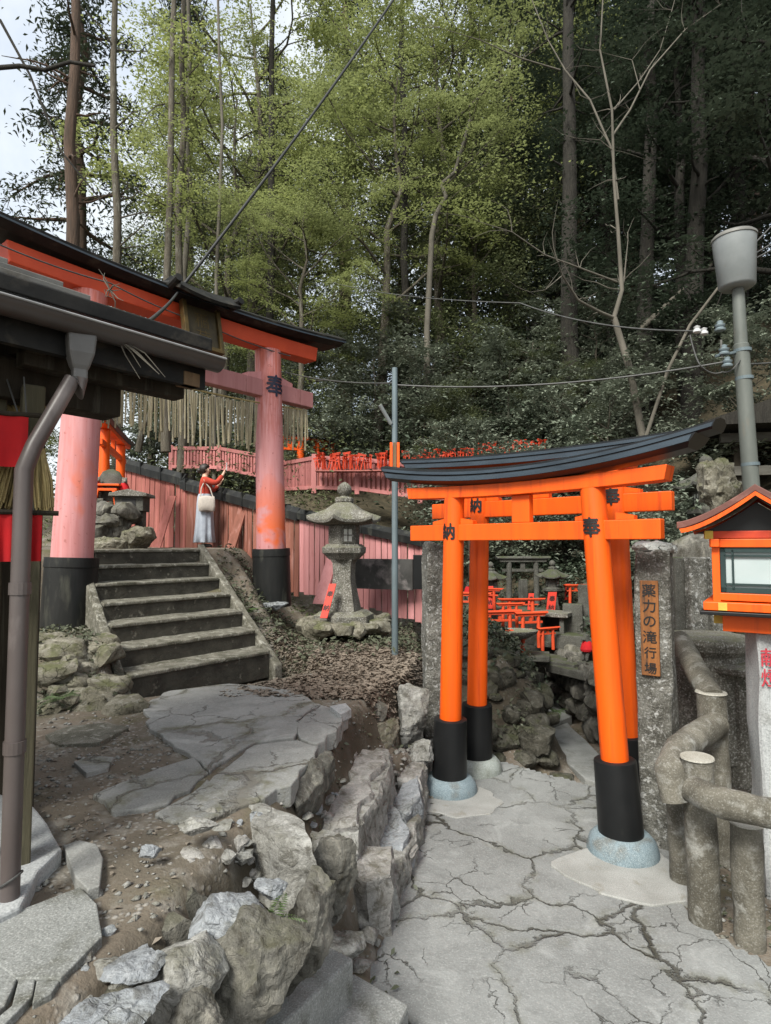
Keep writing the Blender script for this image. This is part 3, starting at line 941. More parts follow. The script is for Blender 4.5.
ledge_stone('wide buff outcrop at the terrace edge below the paving', [(250, 823), (261, 806), (289, 813), (305, 823), (312, 840), (277, 838)], .80, .30, 'rock', 9, .16)
bed = ledge_stone('x', [(312, 806), (344, 742), (390, 748), (392, 764), (376, 800), (358, 828), (318, 836)], .465, .45, 'rock', 21, .25)
bed.name = 'mortared_ledge'; tag(bed, 'mortared stone ledge bedding the long pale ledge stone', 'ledge')
bed = ledge_stone('x', [(388, 768), (428, 760), (424, 800), (414, 838), (396, 884), (340, 900), (352, 850), (376, 806)], .17, .3, 'rock', 22, .1)
bed.name = 'mortared_ledge'; tag(bed, 'low mortared ledge bedding the slate-blue stone beside the path', 'ledge')
for i_, (pl_px, z_, lab_, mt_) in enumerate((
    ([(330, 905), (345, 893), (356, 906), (346, 925), (331, 920)], .22, 'small squarish stone just below the square block', 'rock'),
    ([(404, 842), (412, 836), (418, 846), (408, 856)], .14, 'small wedge of stone at the tip of the slate-blue stone', 'rock_pink'),
    ([(392, 862), (401, 858), (405, 872), (394, 880)], .13, 'small worn stone between the square block and the path', 'rock'),
    ([(420, 742), (433, 744), (430, 756), (417, 754)], .22, 'low pale stone at the foot of the upright grey block', 'rock_pink'),
    ([(330, 828), (345, 824), (350, 836), (336, 842)], .44, 'flat chip at the near end of the long ledge stone', 'rock_pink'),
    ([(372, 800), (384, 792), (388, 804), (376, 812)], .34, 'small mossy wedge beside the long ledge stone', 'rock'))):
    ledge_stone(lab_, pl_px, z_, .25, mt_, 30 + i_, .1)
ledge_stone('broken buff stone step between the outcrop and the long ledge stone', [(312, 838), (322, 830), (338, 834), (340, 850), (322, 852)], .52, .34, 'rock', 10, .1)
# ---------------------------------------------------------------- paving on the terrace and stepping stones
def outline(pts, rng, jit=0.02, cut=0.12):
    out = []
    n = len(pts)
    for i in range(n):
        a, b = Vector(pts[i][:2]), Vector(pts[(i + 1) % n][:2])
        k = max(1, int((b - a).length / cut))
        for j in range(k):
            p = a.lerp(b, j / k)
            out.append((p.x + rng.uniform(-jit, jit), p.y + rng.uniform(-jit, jit)))
    return out

def slab_mb(px, z, thick, rng, jit=0.015, mb=None, cut=0.12):
    mb = mb or MB()
    pts = outline([on_z(x, y, z) for x, y in px], rng, jit, cut)
    return mb.prism(pts, z - thick, z)

rng = random.Random(21)
mb = MB()
for pxs, z in (
    ([(141, 706), (170, 690), (230, 683), (290, 689), (320, 704), (300, 716), (296, 737), (258, 741), (238, 752), (208, 771), (176, 746), (152, 728)], 0.822),
    ([(258, 744), (296, 740), (316, 746), (314, 757), (303, 770), (291, 784), (262, 796), (228, 812), (196, 806), (214, 776), (240, 755)], 0.824),
    ([(95, 795), (122, 783), (172, 762), (194, 757), (206, 773), (190, 789), (152, 809), (118, 810)], 0.818),
    ([(155, 811), (192, 792), (211, 778), (219, 789), (200, 806), (226, 814), (205, 822), (170, 822)], 0.820),
    ([(301, 717), (322, 705), (346, 712), (340, 727), (318, 744), (298, 738)], 0.821)):
    slab_mb(pxs, z, 0.11, rng, 0.02, mb, 0.08)
tag(mb.build('paving', M['paving'], None, bevel=0.008, seg=2), kind='structure')

def stone_slab(label, pxs, z, thick, mat='granite', name='stepping_stone', jit=0.012, seed=1, cat='stepping stone'):
    o = slab_mb(pxs, z, thick, random.Random(seed), jit).build(name, M[mat], None, bevel=0.004)
    return tag(o, label, cat, 'flat stones set in the earth')
stone_slab('small flat stone alone in the damp soil near the steps', [(72, 762), (94, 755), (113, 757), (108, 767), (86, 773)], 0.83, 0.06, 'paving', jit=0.006, seed=2)
stone_slab('pale stepping stone right of the shed plinth', [(64, 845), (80, 840), (97, 843), (104, 858), (101, 885), (86, 889), (74, 876), (69, 858)], 0.835, 0.08, 'paving', jit=0.006, seed=3)
stone_slab('broad granite flag lying below the shed posts', [(-30, 930), (30, 905), (84, 886), (92, 905), (101, 934), (62, 976), (22, 975), (-10, 962)], 0.832, 0.08, 'granite', jit=0.014, seed=4)
stone_slab('grey flag cut by the left edge at the bottom corner', [(-40, 970), (-4, 966), (14, 978), (10, 1004), (-30, 1030)], 0.83, 0.08, 'granite', jit=0.012, seed=5)
stone_slab('narrow granite flag between the broad flag and the corner flag', [(17, 979), (36, 978), (34, 996), (4, 1025), (-20, 1032), (12, 1006)], 0.828, 0.08, 'granite', jit=0.005, seed=6)
stone_slab('small triangular flag touching the broad granite flag', [(38, 979), (60, 979), (52, 992), (34, 1002)], 0.826, 0.08, 'granite', jit=0.005, seed=7)
stone_slab('flat mossy stone strip in front of the mossy bank', [(45, 735), (70, 726), (110, 722), (128, 727), (100, 742), (60, 745)], 0.822, 0.06, 'step_stone', jit=0.01, seed=8)
stone_slab('little pale flag at the kink of the terrace edge', [(330, 706), (346, 703), (352, 709), (340, 714)], 0.85, 0.06, 'granite_pale', jit=0.004, seed=9)

# granite steps down in the front
def granite_step(label, pxs, z, thick):
    o = MB().prism([tuple(on_z(x, y, z)[:2]) for x, y in pxs], z - thick, z).build('granite_step', M['granite'], None, bevel=0.012)
    tag(o, label, 'step', 'granite steps at the front')
granite_step('long granite step block under the brown boulder', [(326, 944), (354, 958), (289, 1019), (240, 1070), (165, 1075), (236, 1020)], 0.36, 0.40)
granite_step('lower granite step block at the path edge', [(353, 972), (409, 1004), (372, 1080), (280, 1075)], 0.19, 0.25)

# ---------------------------------------------------------------- the flight of steps
U = Vector((-0.6, 0.8, 0))
N0, N1 = Vector((-2.05, 4.87, 0)), Vector((-1.15, 6.0, 0))
RUN, RISE = 0.335, 0.165
steps = thing('stone_steps', 'worn mossy flight of seven stone steps climbing between the torii pillars', 'steps', (-1.6, 5.43, 0.8))
for k in range(7):
    z = 0.8 + RISE * (k + 1)
    a, b = N0 + U * RUN * k, N1 + U * RUN * k
    dep = U * (RUN + 0.06 if k < 6 else 0.55)
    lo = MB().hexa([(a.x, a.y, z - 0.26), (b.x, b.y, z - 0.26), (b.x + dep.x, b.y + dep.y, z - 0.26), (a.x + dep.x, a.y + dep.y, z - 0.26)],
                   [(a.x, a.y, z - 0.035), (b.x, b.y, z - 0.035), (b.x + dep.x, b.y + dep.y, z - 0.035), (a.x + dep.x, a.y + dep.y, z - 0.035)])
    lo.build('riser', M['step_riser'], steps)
    f = -U * 0.018
    n = 14
    r1, r2, r3, r4 = [], [], [], []
    for j in range(n + 1):
        p = a.lerp(b, j / n)
        w = 0.008 * mnoise.noise(Vector((j * 0.9, k * 3.1, 0)))
        wz = 0.007 * mnoise.noise(Vector((j * 0.7, k * 5.3, 7)))
        q = p + f + U * w
        e = p + dep
        r1.append((q.x, q.y, z - 0.034)); r2.append((q.x, q.y, z + wz)); r3.append((e.x, e.y, z + wz)); r4.append((e.x, e.y, z - 0.034))
    rings = [[r1[j], r4[j], r3[j], r2[j]] for j in range(n + 1)]
    MB().sweep(rings).build('tread', M['step_stone'], steps, bevel=0.01)
for a0, side in ((N0, -1), (N1, 1)):
    w = (N1 - N0).normalized() * (0.085 if side < 0 else 0.10)
    a = a0 - U * 0.12 + (w * -1.03 if side < 0 else w * 0.03)
    b = a + U * (RUN * 6 + 0.2)
    ov = 0.0 if side < 0 else 0.015
    n = 16
    rings = []
    for j in range(n + 1):
        p = a.lerp(b, j / n)
        z = 0.8 + 0.02 + (RISE * 7 + 0.03) * j / n
        wz = 0.02 * mnoise.noise(Vector((j * 0.8, side * 3.0, 1)))
        q = p + w
        rings.append([(p.x, p.y, z - 0.5), (q.x, q.y, z - 0.5), (q.x, q.y, z + ov + wz), (p.x, p.y, z + ov - wz)])
    MB().sweep(rings).build('side_curb', M['step_stone'], steps, bevel=0.015)

# landing slab edge beyond the steps is bare earth of the ground sheet

# ---------------------------------------------------------------- banks of stone beside the lower channel
def rubble(label, name, spots, mat, seed, cat='wall', sub=3):
    """spots: (x, y, z, sx, sy, sz)"""
    mb = MB()
    rng = random.Random(seed)
    for i, (x, y, z, sx, sy, sz) in enumerate(spots):
        rock_mb(seed * 100 + i, (sx, sy, sz), npl=12, sub=sub, rough=0.1, rot=erot(rng.uniform(-10, 10), rng.uniform(-10, 10), rng.uniform(-25, 25)), c=(x, y, z), mb=mb)
    o = mb.build(name, M[mat], None)
    auto_smooth(o, 35)
    return tag(o, label, cat)

rng = random.Random(77)
spots = []
for i in range(120):
    y = rng.uniform(5.75, 8.2)
    x = rng.uniform(0.75, 1.72) + 0.05 * (y - 6)
    z = min(gh(x, y), 0.9) - 0.02 + rng.uniform(-.05, .04)
    s = rng.uniform(0.13, 0.32)
    spots.append((x, y, z, s, s * rng.uniform(.7, 1.2), s * rng.uniform(.6, .9)))
for i in range(16):
    t = i / 15
    spots.append((1.45 + 0.35 * t, 5.9 + 2.0 * t, rng.uniform(-.1, .5), rng.uniform(.25, .4), rng.uniform(.25, .4), rng.uniform(.25, .4)))
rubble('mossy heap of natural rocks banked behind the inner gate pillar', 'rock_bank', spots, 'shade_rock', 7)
spots = []
for i in range(42):
    t = i / 41
    x = 2.42 + rng.uniform(-.05, .1)
    y = 5.2 + 3.4 * t
    for z in (0.0, 0.28, 0.54):
        spots.append((x + 0.04 * z, y + rng.uniform(-.08, .08), z + rng.uniform(-.05, .05), rng.uniform(.24, .4), rng.uniform(.2, .34), rng.uniform(.22, .32)))
rubble('dark rough stone wall along the right of the sunken channel', 'stone_wall', spots, 'rock_dark', 8)
# slab path that goes down between the two banks
mb = MB()
rngp = random.Random(3)
for i, pxs in enumerate(([(549, 730), (567, 722), (605, 760), (612, 788), (585, 778), (560, 757)], [(545, 705), (560, 700), (572, 716), (552, 724)], [(540, 690), (553, 686), (559, 697), (545, 702)])):
    z = -0.16 + 0.05 * i
    mb.prism(outline([on_z(x, y, z) for x, y in pxs], rngp, 0.01, 0.2), z - 0.25, z)
tag(mb.build('lower_path', M['granite'], None, bevel=0.01), kind='structure')

rng = random.Random(31)
spots = []
for i in range(34):
    px, py = rng.uniform(34, 124), rng.uniform(636, 712)
    q = ground_at(px, py, 3.5)
    s_ = rng.uniform(.16, .34)
    spots.append((q.x, q.y + .04, q.z, s_ * 1.2, s_, s_ * .7))
rubble('mossy stone bank under the left pillar of the big torii', 'mossy_bank', spots, 'rock_moss', 18)

# broken small stones lying over the bank
for nm_, mt_, n_, sd_ in (('rubble', 'rock', 46, 61), ('rubble', 'rock_blue', 30, 62), ('rubble', 'rock_pink', 30, 63)):
    rng = random.Random(sd_)
    mb = MB()
    for i in range(n_):
        px, py = rng.choice(((rng.uniform(235, 345), rng.uniform(835, 945)), (rng.uniform(60, 200), rng.uniform(930, 1020)), (rng.uniform(300, 345), rng.uniform(770, 840)), (rng.uniform(190, 260), rng.uniform(800, 870))))
        q = ground_at(px, py, 1.4)
        s_ = rng.uniform(.025, .085)
        rock_mb(sd_ * 100 + i, (s_ * rng.uniform(1, 1.6), s_, s_ * rng.uniform(.4, .8)), npl=9, sub=2, rough=.05, rot=erot(rng.uniform(-20, 20), rng.uniform(-20, 20), rng.uniform(0, 360)), c=(q.x, q.y, q.z + s_ * .12), mb=mb)
    o = mb.build(nm_, M[mt_], None)
    auto_smooth(o, 30)
    tag(o, None, None, None, 'stuff')

# ---------------------------------------------------------------- vermilion torii gates by the path
M['cap_blue'] = weather('blue_grey_fascia', (0.04, 0.057, 0.075), (0.024, 0.034, 0.045), 3, rough=0.38, bump=0.06, bscale=14, stretch=(1, 1, 4), third=(0.04, 0.05, 0.06), tscale=5, tlo=0.58, thi=0.75)

def curved_beam(mb, s0, s1, c, zc, curve, prof, end0=0.0, end1=0.0, n=28, power=2.0):
    """prof: (y, dz) cross-section; the beam lifts by curve*(|s-c|/1.5)^power; end0/end1: how far the top leans out"""
    rings = []
    h = max(p[1] for p in prof)
    for k in range(n + 1):
        s = s0 + (s1 - s0) * k / n
        ring = []
        for yy, dz in prof:
            e = 0
            if k == 0: e = -end0 * dz / max(h, 1e-6)
            if k == n: e = end1 * dz / max(h, 1e-6)
            ss = s + e
            ring.append((ss, yy, zc + curve * (abs(ss - c) / 1.5) ** power + dz))
        rings.append(ring)
    return mb.sweep(rings)

LEAN = 0.09
def torii(name, label, L, Rr, zb, z_nuki, z_shim, z_cap, group, ext, collars, chars, r=0.088, nuki_ext=(0.56, 0.3), seed=0, leans=(0.07, 0.155)):
    mid = (L + Rr) / 2
    ang = math.atan2(Rr.y - L.y, Rr.x - L.x)
    half = (Rr - L).to_2d().length / 2
    root = thing(name, label, 'torii gate', (mid.x, mid.y, zb), ang, group)
    lean = 0.07
    topz = z_shim[0] - zb
    def axis_at(s):
        return lambda z: Vector((s * (half - leans[0 if s < 0 else 1] * z / topz), 0, z))
    for i, s in enumerate((-1, 1)):
        ax = axis_at(s)
        zs = [0.08, 0.5, 0.64, 1.2, 1.8, topz + 0.01]
        pl = MB().tube([ax(z) for z in zs], [r * 1.0, r, r, r * 0.985, r * 0.96, r * 0.94], 32).build('pillar', M['vermilion'], root, smooth=False, local=True)
        auto_smooth(pl)
        sl = MB().tube([ax(z) for z in (0.10, 0.13, 0.58, 0.595, 0.60)], [r * 1.60, r * 1.60, r * 1.52, r * 1.50, r * 1.42], 32).build('black_sleeve', M['black_paint'], root, local=True)
        auto_smooth(sl)
        c = ax(0)
        pr = [(r * 2.5, -0.14), (r * 2.56, -0.02), (r * 2.52, 0.05), (r * 2.36, 0.10), (r * 2.0, 0.135), (r * 1.62, 0.145)]
        pd = MB().lathe(pr, (c.x, 0, 0), 36, wob=0.03, seed=seed + i).build('foot_collar', M[collars[i]], root, local=True)
        auto_smooth(pd, 50)
        if chars[i]:
            ch, zc = chars[i]
            mbt = MB()
            zl = zc - zb
            text_round(mbt, ch, 0.14, ax(zl), r * 0.965 + 0.004, -PI / 2, zl, bold=0.0035, lean=ax)
            mbt.build('lettering', M['ink'], root, local=True)
    n0, n1 = z_nuki[0] - zb, z_nuki[1] - zb
    MB().box((0.5 * (nuki_ext[1] - nuki_ext[0]), 0, (n0 + n1) / 2), (2 * half + nuki_ext[0] + nuki_ext[1] - 0.1, 0.075, n1 - n0)).build('tie_beam', M['vermilion'], root, bevel=0.006, local=True)
    for s in (-1, 1):
        for e in (-1, 1):
            x = s * (half - lean) + e * (r + 0.055)
            MB().hexa([(x - .06, -.03, n1 + .002), (x + .06, -.03, n1 + .002), (x + .06, .03, n1 + .002), (x - .06, .03, n1 + .002)],
                      [(x - .06, -.03, n1 + (.05 if e > 0 else .028)), (x + .06, -.03, n1 + (.028 if e > 0 else .05)), (x + .06, .03, n1 + (.028 if e > 0 else .05)), (x - .06, .03, n1 + (.05 if e > 0 else .028))]).build('wedge', M['vermilion'], root, local=True)
    s0, s1 = z_shim[0] - zb, z_shim[1] - zb
    MB().box((0, 0, (n1 + s0) / 2), (0.15, 0.06, s0 - n1 - 0.004)).build('centre_strut', M['vermilion'], root, bevel=0.004, local=True)
    c = ext[2]
    mb = MB()
    curved_beam(mb, -half - ext[0] + 0.25, half + ext[1] - 0.26, c, s0, 0.05, [(-.075, 0), (.075, 0), (.075, s1 - s0), (-.075, s1 - s0)], 0.02, 0.02)
    mb.build('lintel', M['vermilion'], root, bevel=0.005, local=True)
    k0 = z_cap - zb
    mb = MB()
    curved_beam(mb, -half - ext[0] + 0.06, half + ext[1] - 0.10, c, k0, ext[3], [(-.09, -0.012), (.09, -0.012), (.145, 0.014), (.145, 0.056), (-.145, 0.056), (-.145, 0.014)], 0.04, 0.05)
    curved_beam(mb, -half - ext[0], half + ext[1], c, k0, ext[3], [(-.10, 0.056), (.10, 0.056), (.118, 0.066), (.118, 0.100), (0.04, 0.120), (-0.04, 0.120), (-.118, 0.100), (-.118, 0.066)], 0.05, 0.06)
    mb.build('cap_beam', M['black_cap'], root, local=True)
    for sg in (-1, 1):
        mb = MB()
        a, b = sorted((sg * 0.1455, sg * 0.1485))
        curved_beam(mb, -half - ext[0] + 0.062, half + ext[1] - 0.102, c, k0, ext[3], [(a, 0.016), (b, 0.016), (b, 0.050), (a, 0.050)], 0.02, 0.03)
        a, b = sorted((sg * 0.1185, sg * 0.1215))
        curved_beam(mb, -half - ext[0] + 0.012, half + ext[1] - 0.002, c, k0, ext[3], [(a, 0.068), (b, 0.068), (b, 0.090), (a, 0.090)], 0.03, 0.04)
        mb.build('fascia', M['cap_blue'], root, local=True)
    return root

FL, FR = Vector((0.515, 4.97, 0)), Vector((1.535, 4.0, 0))
BL, BR = Vector((0.80, 5.42, 0)), Vector((1.80, 4.52, 0))
G_T = 'vermilion torii over the path'
torii('torii_gate', 'bright vermilion torii in front with blue concrete collars and black curved cap', FL, FR, 0.0, (2.04, 2.17), (2.38, 2.475), 2.485, G_T,
      (0.62, 0.60, -0.10, 0.16), ('pad_blue', 'pad_blue'), (('納', 2.115), ('奉', 2.125)), nuki_ext=(0.43, 0.35), seed=1)
torii('torii_gate', 'slightly taller vermilion torii standing close behind the front one on grey collars', BL, BR, 0.0, (2.25, 2.39), (2.57, 2.66), 2.675, G_T,
      (0.74, 0.34, 0.1, 0.06), ('pad_grey', 'pad_grey'), (('納', 2.36), ('奉', 2.37)), nuki_ext=(0.5, 0.40), seed=5, leans=(0.07, 0.07))
for (px, py, label, w) in ((455, 800, 'pale mortar apron spread round the far blue collar', 0.36), (632, 872, 'pale mortar apron spread round the near blue collar', 0.40)):
    p = on_z(px, py, 0.03)
    rngp = random.Random(px)
    pts = [(p.x + w * (1 + .45 * mnoise.noise(Vector((math.cos(a) * 1.5, math.sin(a) * 1.5, px)))) * math.cos(a), p.y + .8 * w * (1 + .45 * mnoise.noise(Vector((math.cos(a) * 1.5, math.sin(a) * 1.5, px + 9)))) * math.sin(a)) for a in np.linspace(0, 2 * PI, 40)[:-1]]
    o = MB().prism(pts, 0.0, 0.033).build('mortar_apron', M['mortar'], None, bevel=0.006)
    tag(o, label, 'mortar pad')

# ---------------------------------------------------------------- the large faded torii over the steps
TL, TR = Vector((-3.15, 6.0, 0)), Vector((-1.5, 8.0, 0))
mid = (TL + TR) / 2
ang = math.atan2(TR.y - TL.y, TR.x - TL.x)
half = (TR - TL).length / 2
big = thing('large_torii', 'large faded pink torii with black roofed crossbeam standing over the stone steps', 'torii gate', (mid.x, mid.y, 0), ang)
ZB = (1.18, 1.26)
for i, s in enumerate((-1, 1)):
    zb = ZB[i]
    ax = lambda z, s=s, zb=zb: Vector((s * (half - 0.12 * (z - 1.2) / 3.4), 0, z))
    rr = 0.19
    pl = MB().tube([ax(z) for z in (zb + 0.1, zb + 0.7, 2.6, 3.3, 4.0, 4.6)], [rr * 1.02, rr * 1.02, rr * 0.99, rr * 0.96, rr * 0.93, rr * 0.9], 40).build('pillar', M['pink_pillar'], big, local=True)
    auto_smooth(pl)
    sl = MB().tube([ax(z) for z in (zb - 0.06, zb + 0.02, zb + 0.60, zb + 0.605, zb + 0.63, zb + 0.70)], [0.25, 0.25, 0.243, 0.25, 0.25, 0.246], 40).build('black_sleeve', M['black_old'], big, local=True)
    auto_smooth(sl)
    if i == 1:
        mbt = MB()
        text_round(mbt, '奉', 0.30, ax(4.1), rr * 0.935 + 0.006, -PI / 2 - 0.1, 4.10, bold=0.006, lean=ax)
        mbt.build('lettering', M['ink_blue'], big, local=True)
# tie beam, lintel, cap
MB().box((0.0, 0, 4.065), (2 * half + 1.3, 0.15, 0.22)).build('tie_beam', M['pink_light'], big, bevel=0.01, local=True)
for s in (-1, 1):
    for e in (-1, 1):
        x = s * (half - 0.11) + e * 0.27
        h1, h2 = (0.10, 0.05) if e > 0 else (0.05, 0.10)
        MB().hexa([(x - .11, -.06, 4.178), (x + .11, -.06, 4.178), (x + .11, .06, 4.178), (x - .11, .06, 4.178)],
                  [(x - .11, -.06, 4.178 + h1), (x + .11, -.06, 4.178 + h2), (x + .11, .06, 4.178 + h2), (x - .11, .06, 4.178 + h1)]).build('wedge', M['pink_light'], big, local=True)
mb = MB()
curved_beam(mb, -half - 0.66, half + 0.66, 0, 4.585, 0.025, [(-.12, 0), (.12, 0), (.12, 0.20), (-.12, 0.20)], 0.03, 0.03)
mb.build('lintel', M['vermilion_old_shade'], big, bevel=0.01, local=True)
mb = MB()
curved_beam(mb, -half - 1.0, half + 1.08, 0, 4.795, 0.055, [(-.16, 0), (.16, 0), (.26, 0.04), (.27, 0.09), (.06, 0.20), (-.06, 0.20), (-.27, 0.09), (-.26, 0.04)], 0.05, 0.1)
mb.build('cap_beam', M['roof_black'], big, local=True)
for sg in (-1, 1):
    mb = MB()
    a, b = sorted((sg * 0.262, sg * 0.272))
    curved_beam(mb, -half - 1.0, half + 1.09, 0, 4.83, 0.055, [(a, 0.008), (b, 0.008), (b, 0.026), (a, 0.026)], 0.02, 0.05)
    mb.build('roof_rim', M['cap_blue'], big, local=True)

# the name plaque with its little roof, hung on the big torii
pq = thing('shrine_plaque', 'dark gilt framed name plaque under a small black roof on the big torii', 'plaque', (mid.x, mid.y, 4.3), ang)
PX = -0.02
tilt = Matrix.Rotation(R(-12), 3, 'X')
def pl_(v):
    q = tilt @ Vector(v)
    return Vector((q.x + PX, q.y - 0.22, q.z + 0.42))
def pbox(c, s, name, mat, bevel=0.004):
    vs = [Vector((c[0] + a * s[0] / 2, c[1] + b * s[1] / 2, c[2] + d * s[2] / 2)) for d in (-1, 1) for a, b in ((-1, -1), (1, -1), (1, 1), (-1, 1))]
    MB().add([pl_(v) for v in vs], [(3, 2, 1, 0), (4, 5, 6, 7), (0, 1, 5, 4), (1, 2, 6, 5), (2, 3, 7, 6), (3, 0, 4, 7)]).build(name, M[mat], pq, bevel=bevel, local=True)
pbox((0, 0, -0.22), (0.40, 0.05, 0.50), 'board', 'gold_dark')
pbox((-0.225, -0.02, -0.22), (0.05, 0.08, 0.56), 'frame', 'gold')
pbox((0.225, -0.02, -0.22), (0.05, 0.08, 0.56), 'frame', 'gold')
pbox((0, -0.02, -0.475), (0.398, 0.08, 0.05), 'frame', 'gold')
mbt = MB()
xs, fs = text_bits('稲', 0.2)
mbt.add([pl_((v.x, -0.029, v.y - 0.13)) for v in xs], fs)
xs, fs = text_bits('荷', 0.2)
mbt.add([pl_((v.x, -0.029, v.y - 0.34)) for v in xs], fs)
mbt.build('lettering', M['gold'], pq, local=True)
mb = MB()
curved_beam(mb, -0.40, 0.40, 0, 0.50, 0.5, [(-.32, 0.0), (-.30, -0.03), (.02, 0.10), (.02, 0.14), (-.12, 0.16)], 0.0, 0.0, 16)
for v in range(len(mb.v)):
    x, y_, z_ = mb.v[v]
    mb.v[v] = (x + PX, y_ - 0.16, z_)
for s in (-1, 1):
    mb.tube([(PX + s * 0.40, 0.0, 0.66), (PX + s * 0.40, -0.30, 0.58), (PX + s * 0.41, -0.46, 0.62)], [0.05, 0.05, 0.045], 10)
mb.build('roof', M['roof_black'], pq, local=True)

# bamboo strips hanging from the big torii
bc = thing('bamboo_curtain', 'row of old bamboo strips hanging from a rope under the big torii crossbeam', 'bamboo screen', (mid.x, mid.y, 3.9), ang)
rng = random.Random(9)
x = -half - 0.1
while x < half + 0.58:
    w = rng.uniform(0.018, 0.034)
    ln = rng.uniform(0.50, 0.66) if abs(x) < half else rng.uniform(0.42, 0.6)
    sw = rng.uniform(-.03, .03)
    sy = rng.uniform(-.03, .03)
    z0 = -0.02 + rng.uniform(-.02, .01) - 0.05 * (1 - (x / half) ** 2)
    if not (half - 0.3 < x < half + 0.1):
        MB().tube([(x, -.02, z0), (x + sw * .4, -.02 + sy * .5, z0 - ln * .5), (x + sw, -.02 + sy, z0 - ln)], [w / 2, w / 2 * rng.uniform(.8, 1.05), w / 2 * .9], 6).build('bamboo_strip', M['bamboo'], bc, local=True)
    x += rng.uniform(0.024, 0.041)
MB().tube([(s * half * 1.25, -.02, -0.0 - 0.05 * (1 - s * s)) for s in np.linspace(-1, 1.1, 15)], 0.012, 8).build('rope', M['straw'], bc, local=True)
# foot stones
rock('small white foot stone under the right pillar of the big torii', 271, 606, 7.75, (0.36, 0.25, 0.12), (0, 0, 10), 'rock_blue', 41, name='foot_stone')
rock('yellowish flat stone under the left pillar of the big torii', 82, 634, 5.8, (0.62, 0.5, 0.14), (0, 0, 10), 'step_stone', 42, name='foot_stone')

# ---------------------------------------------------------------- the shed on the left
E0 = Vector((-1.285, 2.0, 0))
ED = Vector((0.569, 0.716, 0)).normalized()        # along the eave, away from the camera
EN = Vector((-ED.y, ED.x, 0))                       # from the eave in towards the shed
SH = thing('shed', 'dark timber shed with black eave and brown rainwater pipe at the left edge', 'shed', (-1.7, 2.1, 0.8))

def se(t, inn, z):
    p = E0 + ED * t + EN * inn
    return Vector((p.x, p.y, z))
T0, T1 = -1.7, 0.84
M['gutter_glint'] = weather('gutter_edge_highlight', (0.30, 0.30, 0.30), (0.2, 0.2, 0.2), 8, rough=0.35, bump=0.0)  # pale colour standing in for the highlight along the gutter
def sheet(name, mat, t0, t1, i0, z0, i1, z1, th, bevel=0.0):
    b = [se(t0, i0, z0), se(t1, i0, z0), se(t1, i1, z1), se(t0, i1, z1)]
    return MB().hexa(b, [v + Vector((0, 0, th)) for v in b]).build(name, M[mat], SH, bevel=bevel)
sheet('roof', 'roof_black', T0, T1 - 0.02, 0.0, 2.865, 1.7, 3.42, 0.06, 0.006)
sheet('fascia_board', 'roof_black', T0, T1 - 0.03, 0.036, 2.70, 0.072, 2.70, 0.164)
MB().tube([se(T0, -0.074, 2.824), se(T1, -0.074, 2.824)], 0.005, 8).build('gutter_glint_line', M['gutter_glint'], SH)  # thin added line that paints the bright edge highlight
sheet('roof_sheet', 'tin', T0, 0.30, 0.05, 2.943, 0.55, 3.108, 0.02, 0.003)
sheet('roof_sheet', 'tin', T0, 0.22, 0.10, 2.982, 0.75, 3.195, 0.02, 0.003)
sheet('roof_sheet', 'tin', T0, 0.05, 0.16, 3.026, 0.95, 3.285, 0.02, 0.003)
# gutter: open half round
n = 12
rings = []
for t in (T0, T1):
    ring = []
    for k in range(n + 1):
        a = PI + PI * k / n
        ring.append(se(t, -0.02 + 0.052 * math.cos(a), 2.822 + 0.05 * math.sin(a)))
    for k in range(n, -1, -1):
        a = PI + PI * k / n
        ring.append(se(t, -0.02 + 0.046 * math.cos(a), 2.823 + 0.044 * math.sin(a)))
    rings.append(ring)
g = MB().sweep(rings).build('gutter', M['gutter'], SH)
auto_smooth(g)
# soffit, beams, rafters under the eave
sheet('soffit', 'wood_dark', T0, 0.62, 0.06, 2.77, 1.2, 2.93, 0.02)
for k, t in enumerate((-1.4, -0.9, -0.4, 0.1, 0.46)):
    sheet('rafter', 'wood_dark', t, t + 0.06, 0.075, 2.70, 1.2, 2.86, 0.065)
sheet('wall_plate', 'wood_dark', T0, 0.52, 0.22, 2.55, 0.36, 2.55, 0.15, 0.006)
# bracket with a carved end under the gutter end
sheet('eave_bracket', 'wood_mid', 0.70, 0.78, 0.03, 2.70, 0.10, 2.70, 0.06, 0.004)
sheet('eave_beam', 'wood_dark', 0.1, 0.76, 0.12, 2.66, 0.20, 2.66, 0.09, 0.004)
# posts and walls
def post(px, py, w, dpt, ztop, zb=0.76):
    p = on_z(px, py, 0.82)
    o = MB().box((p.x, p.y, (ztop + zb) / 2), (w, dpt, ztop - zb), Matrix.Rotation(R(38), 3, 'Z')).build('post', M['wood_post'], SH, bevel=0.006)
    return p
M['wood_post'] = weather('mossy_grey_post', (0.085, 0.075, 0.045), (0.055, 0.05, 0.03), 4, rough=0.9, bump=0.5, bscale=14, stretch=(5, 5, 0.5), third=(0.12, 0.11, 0.07), tscale=4)
post(17, 872, 0.075, 0.075, 2.6)
p_post2 = post(-18, 870, 0.05, 0.06, 2.6)
post(-220, 760, 0.08, 0.08, 2.6)
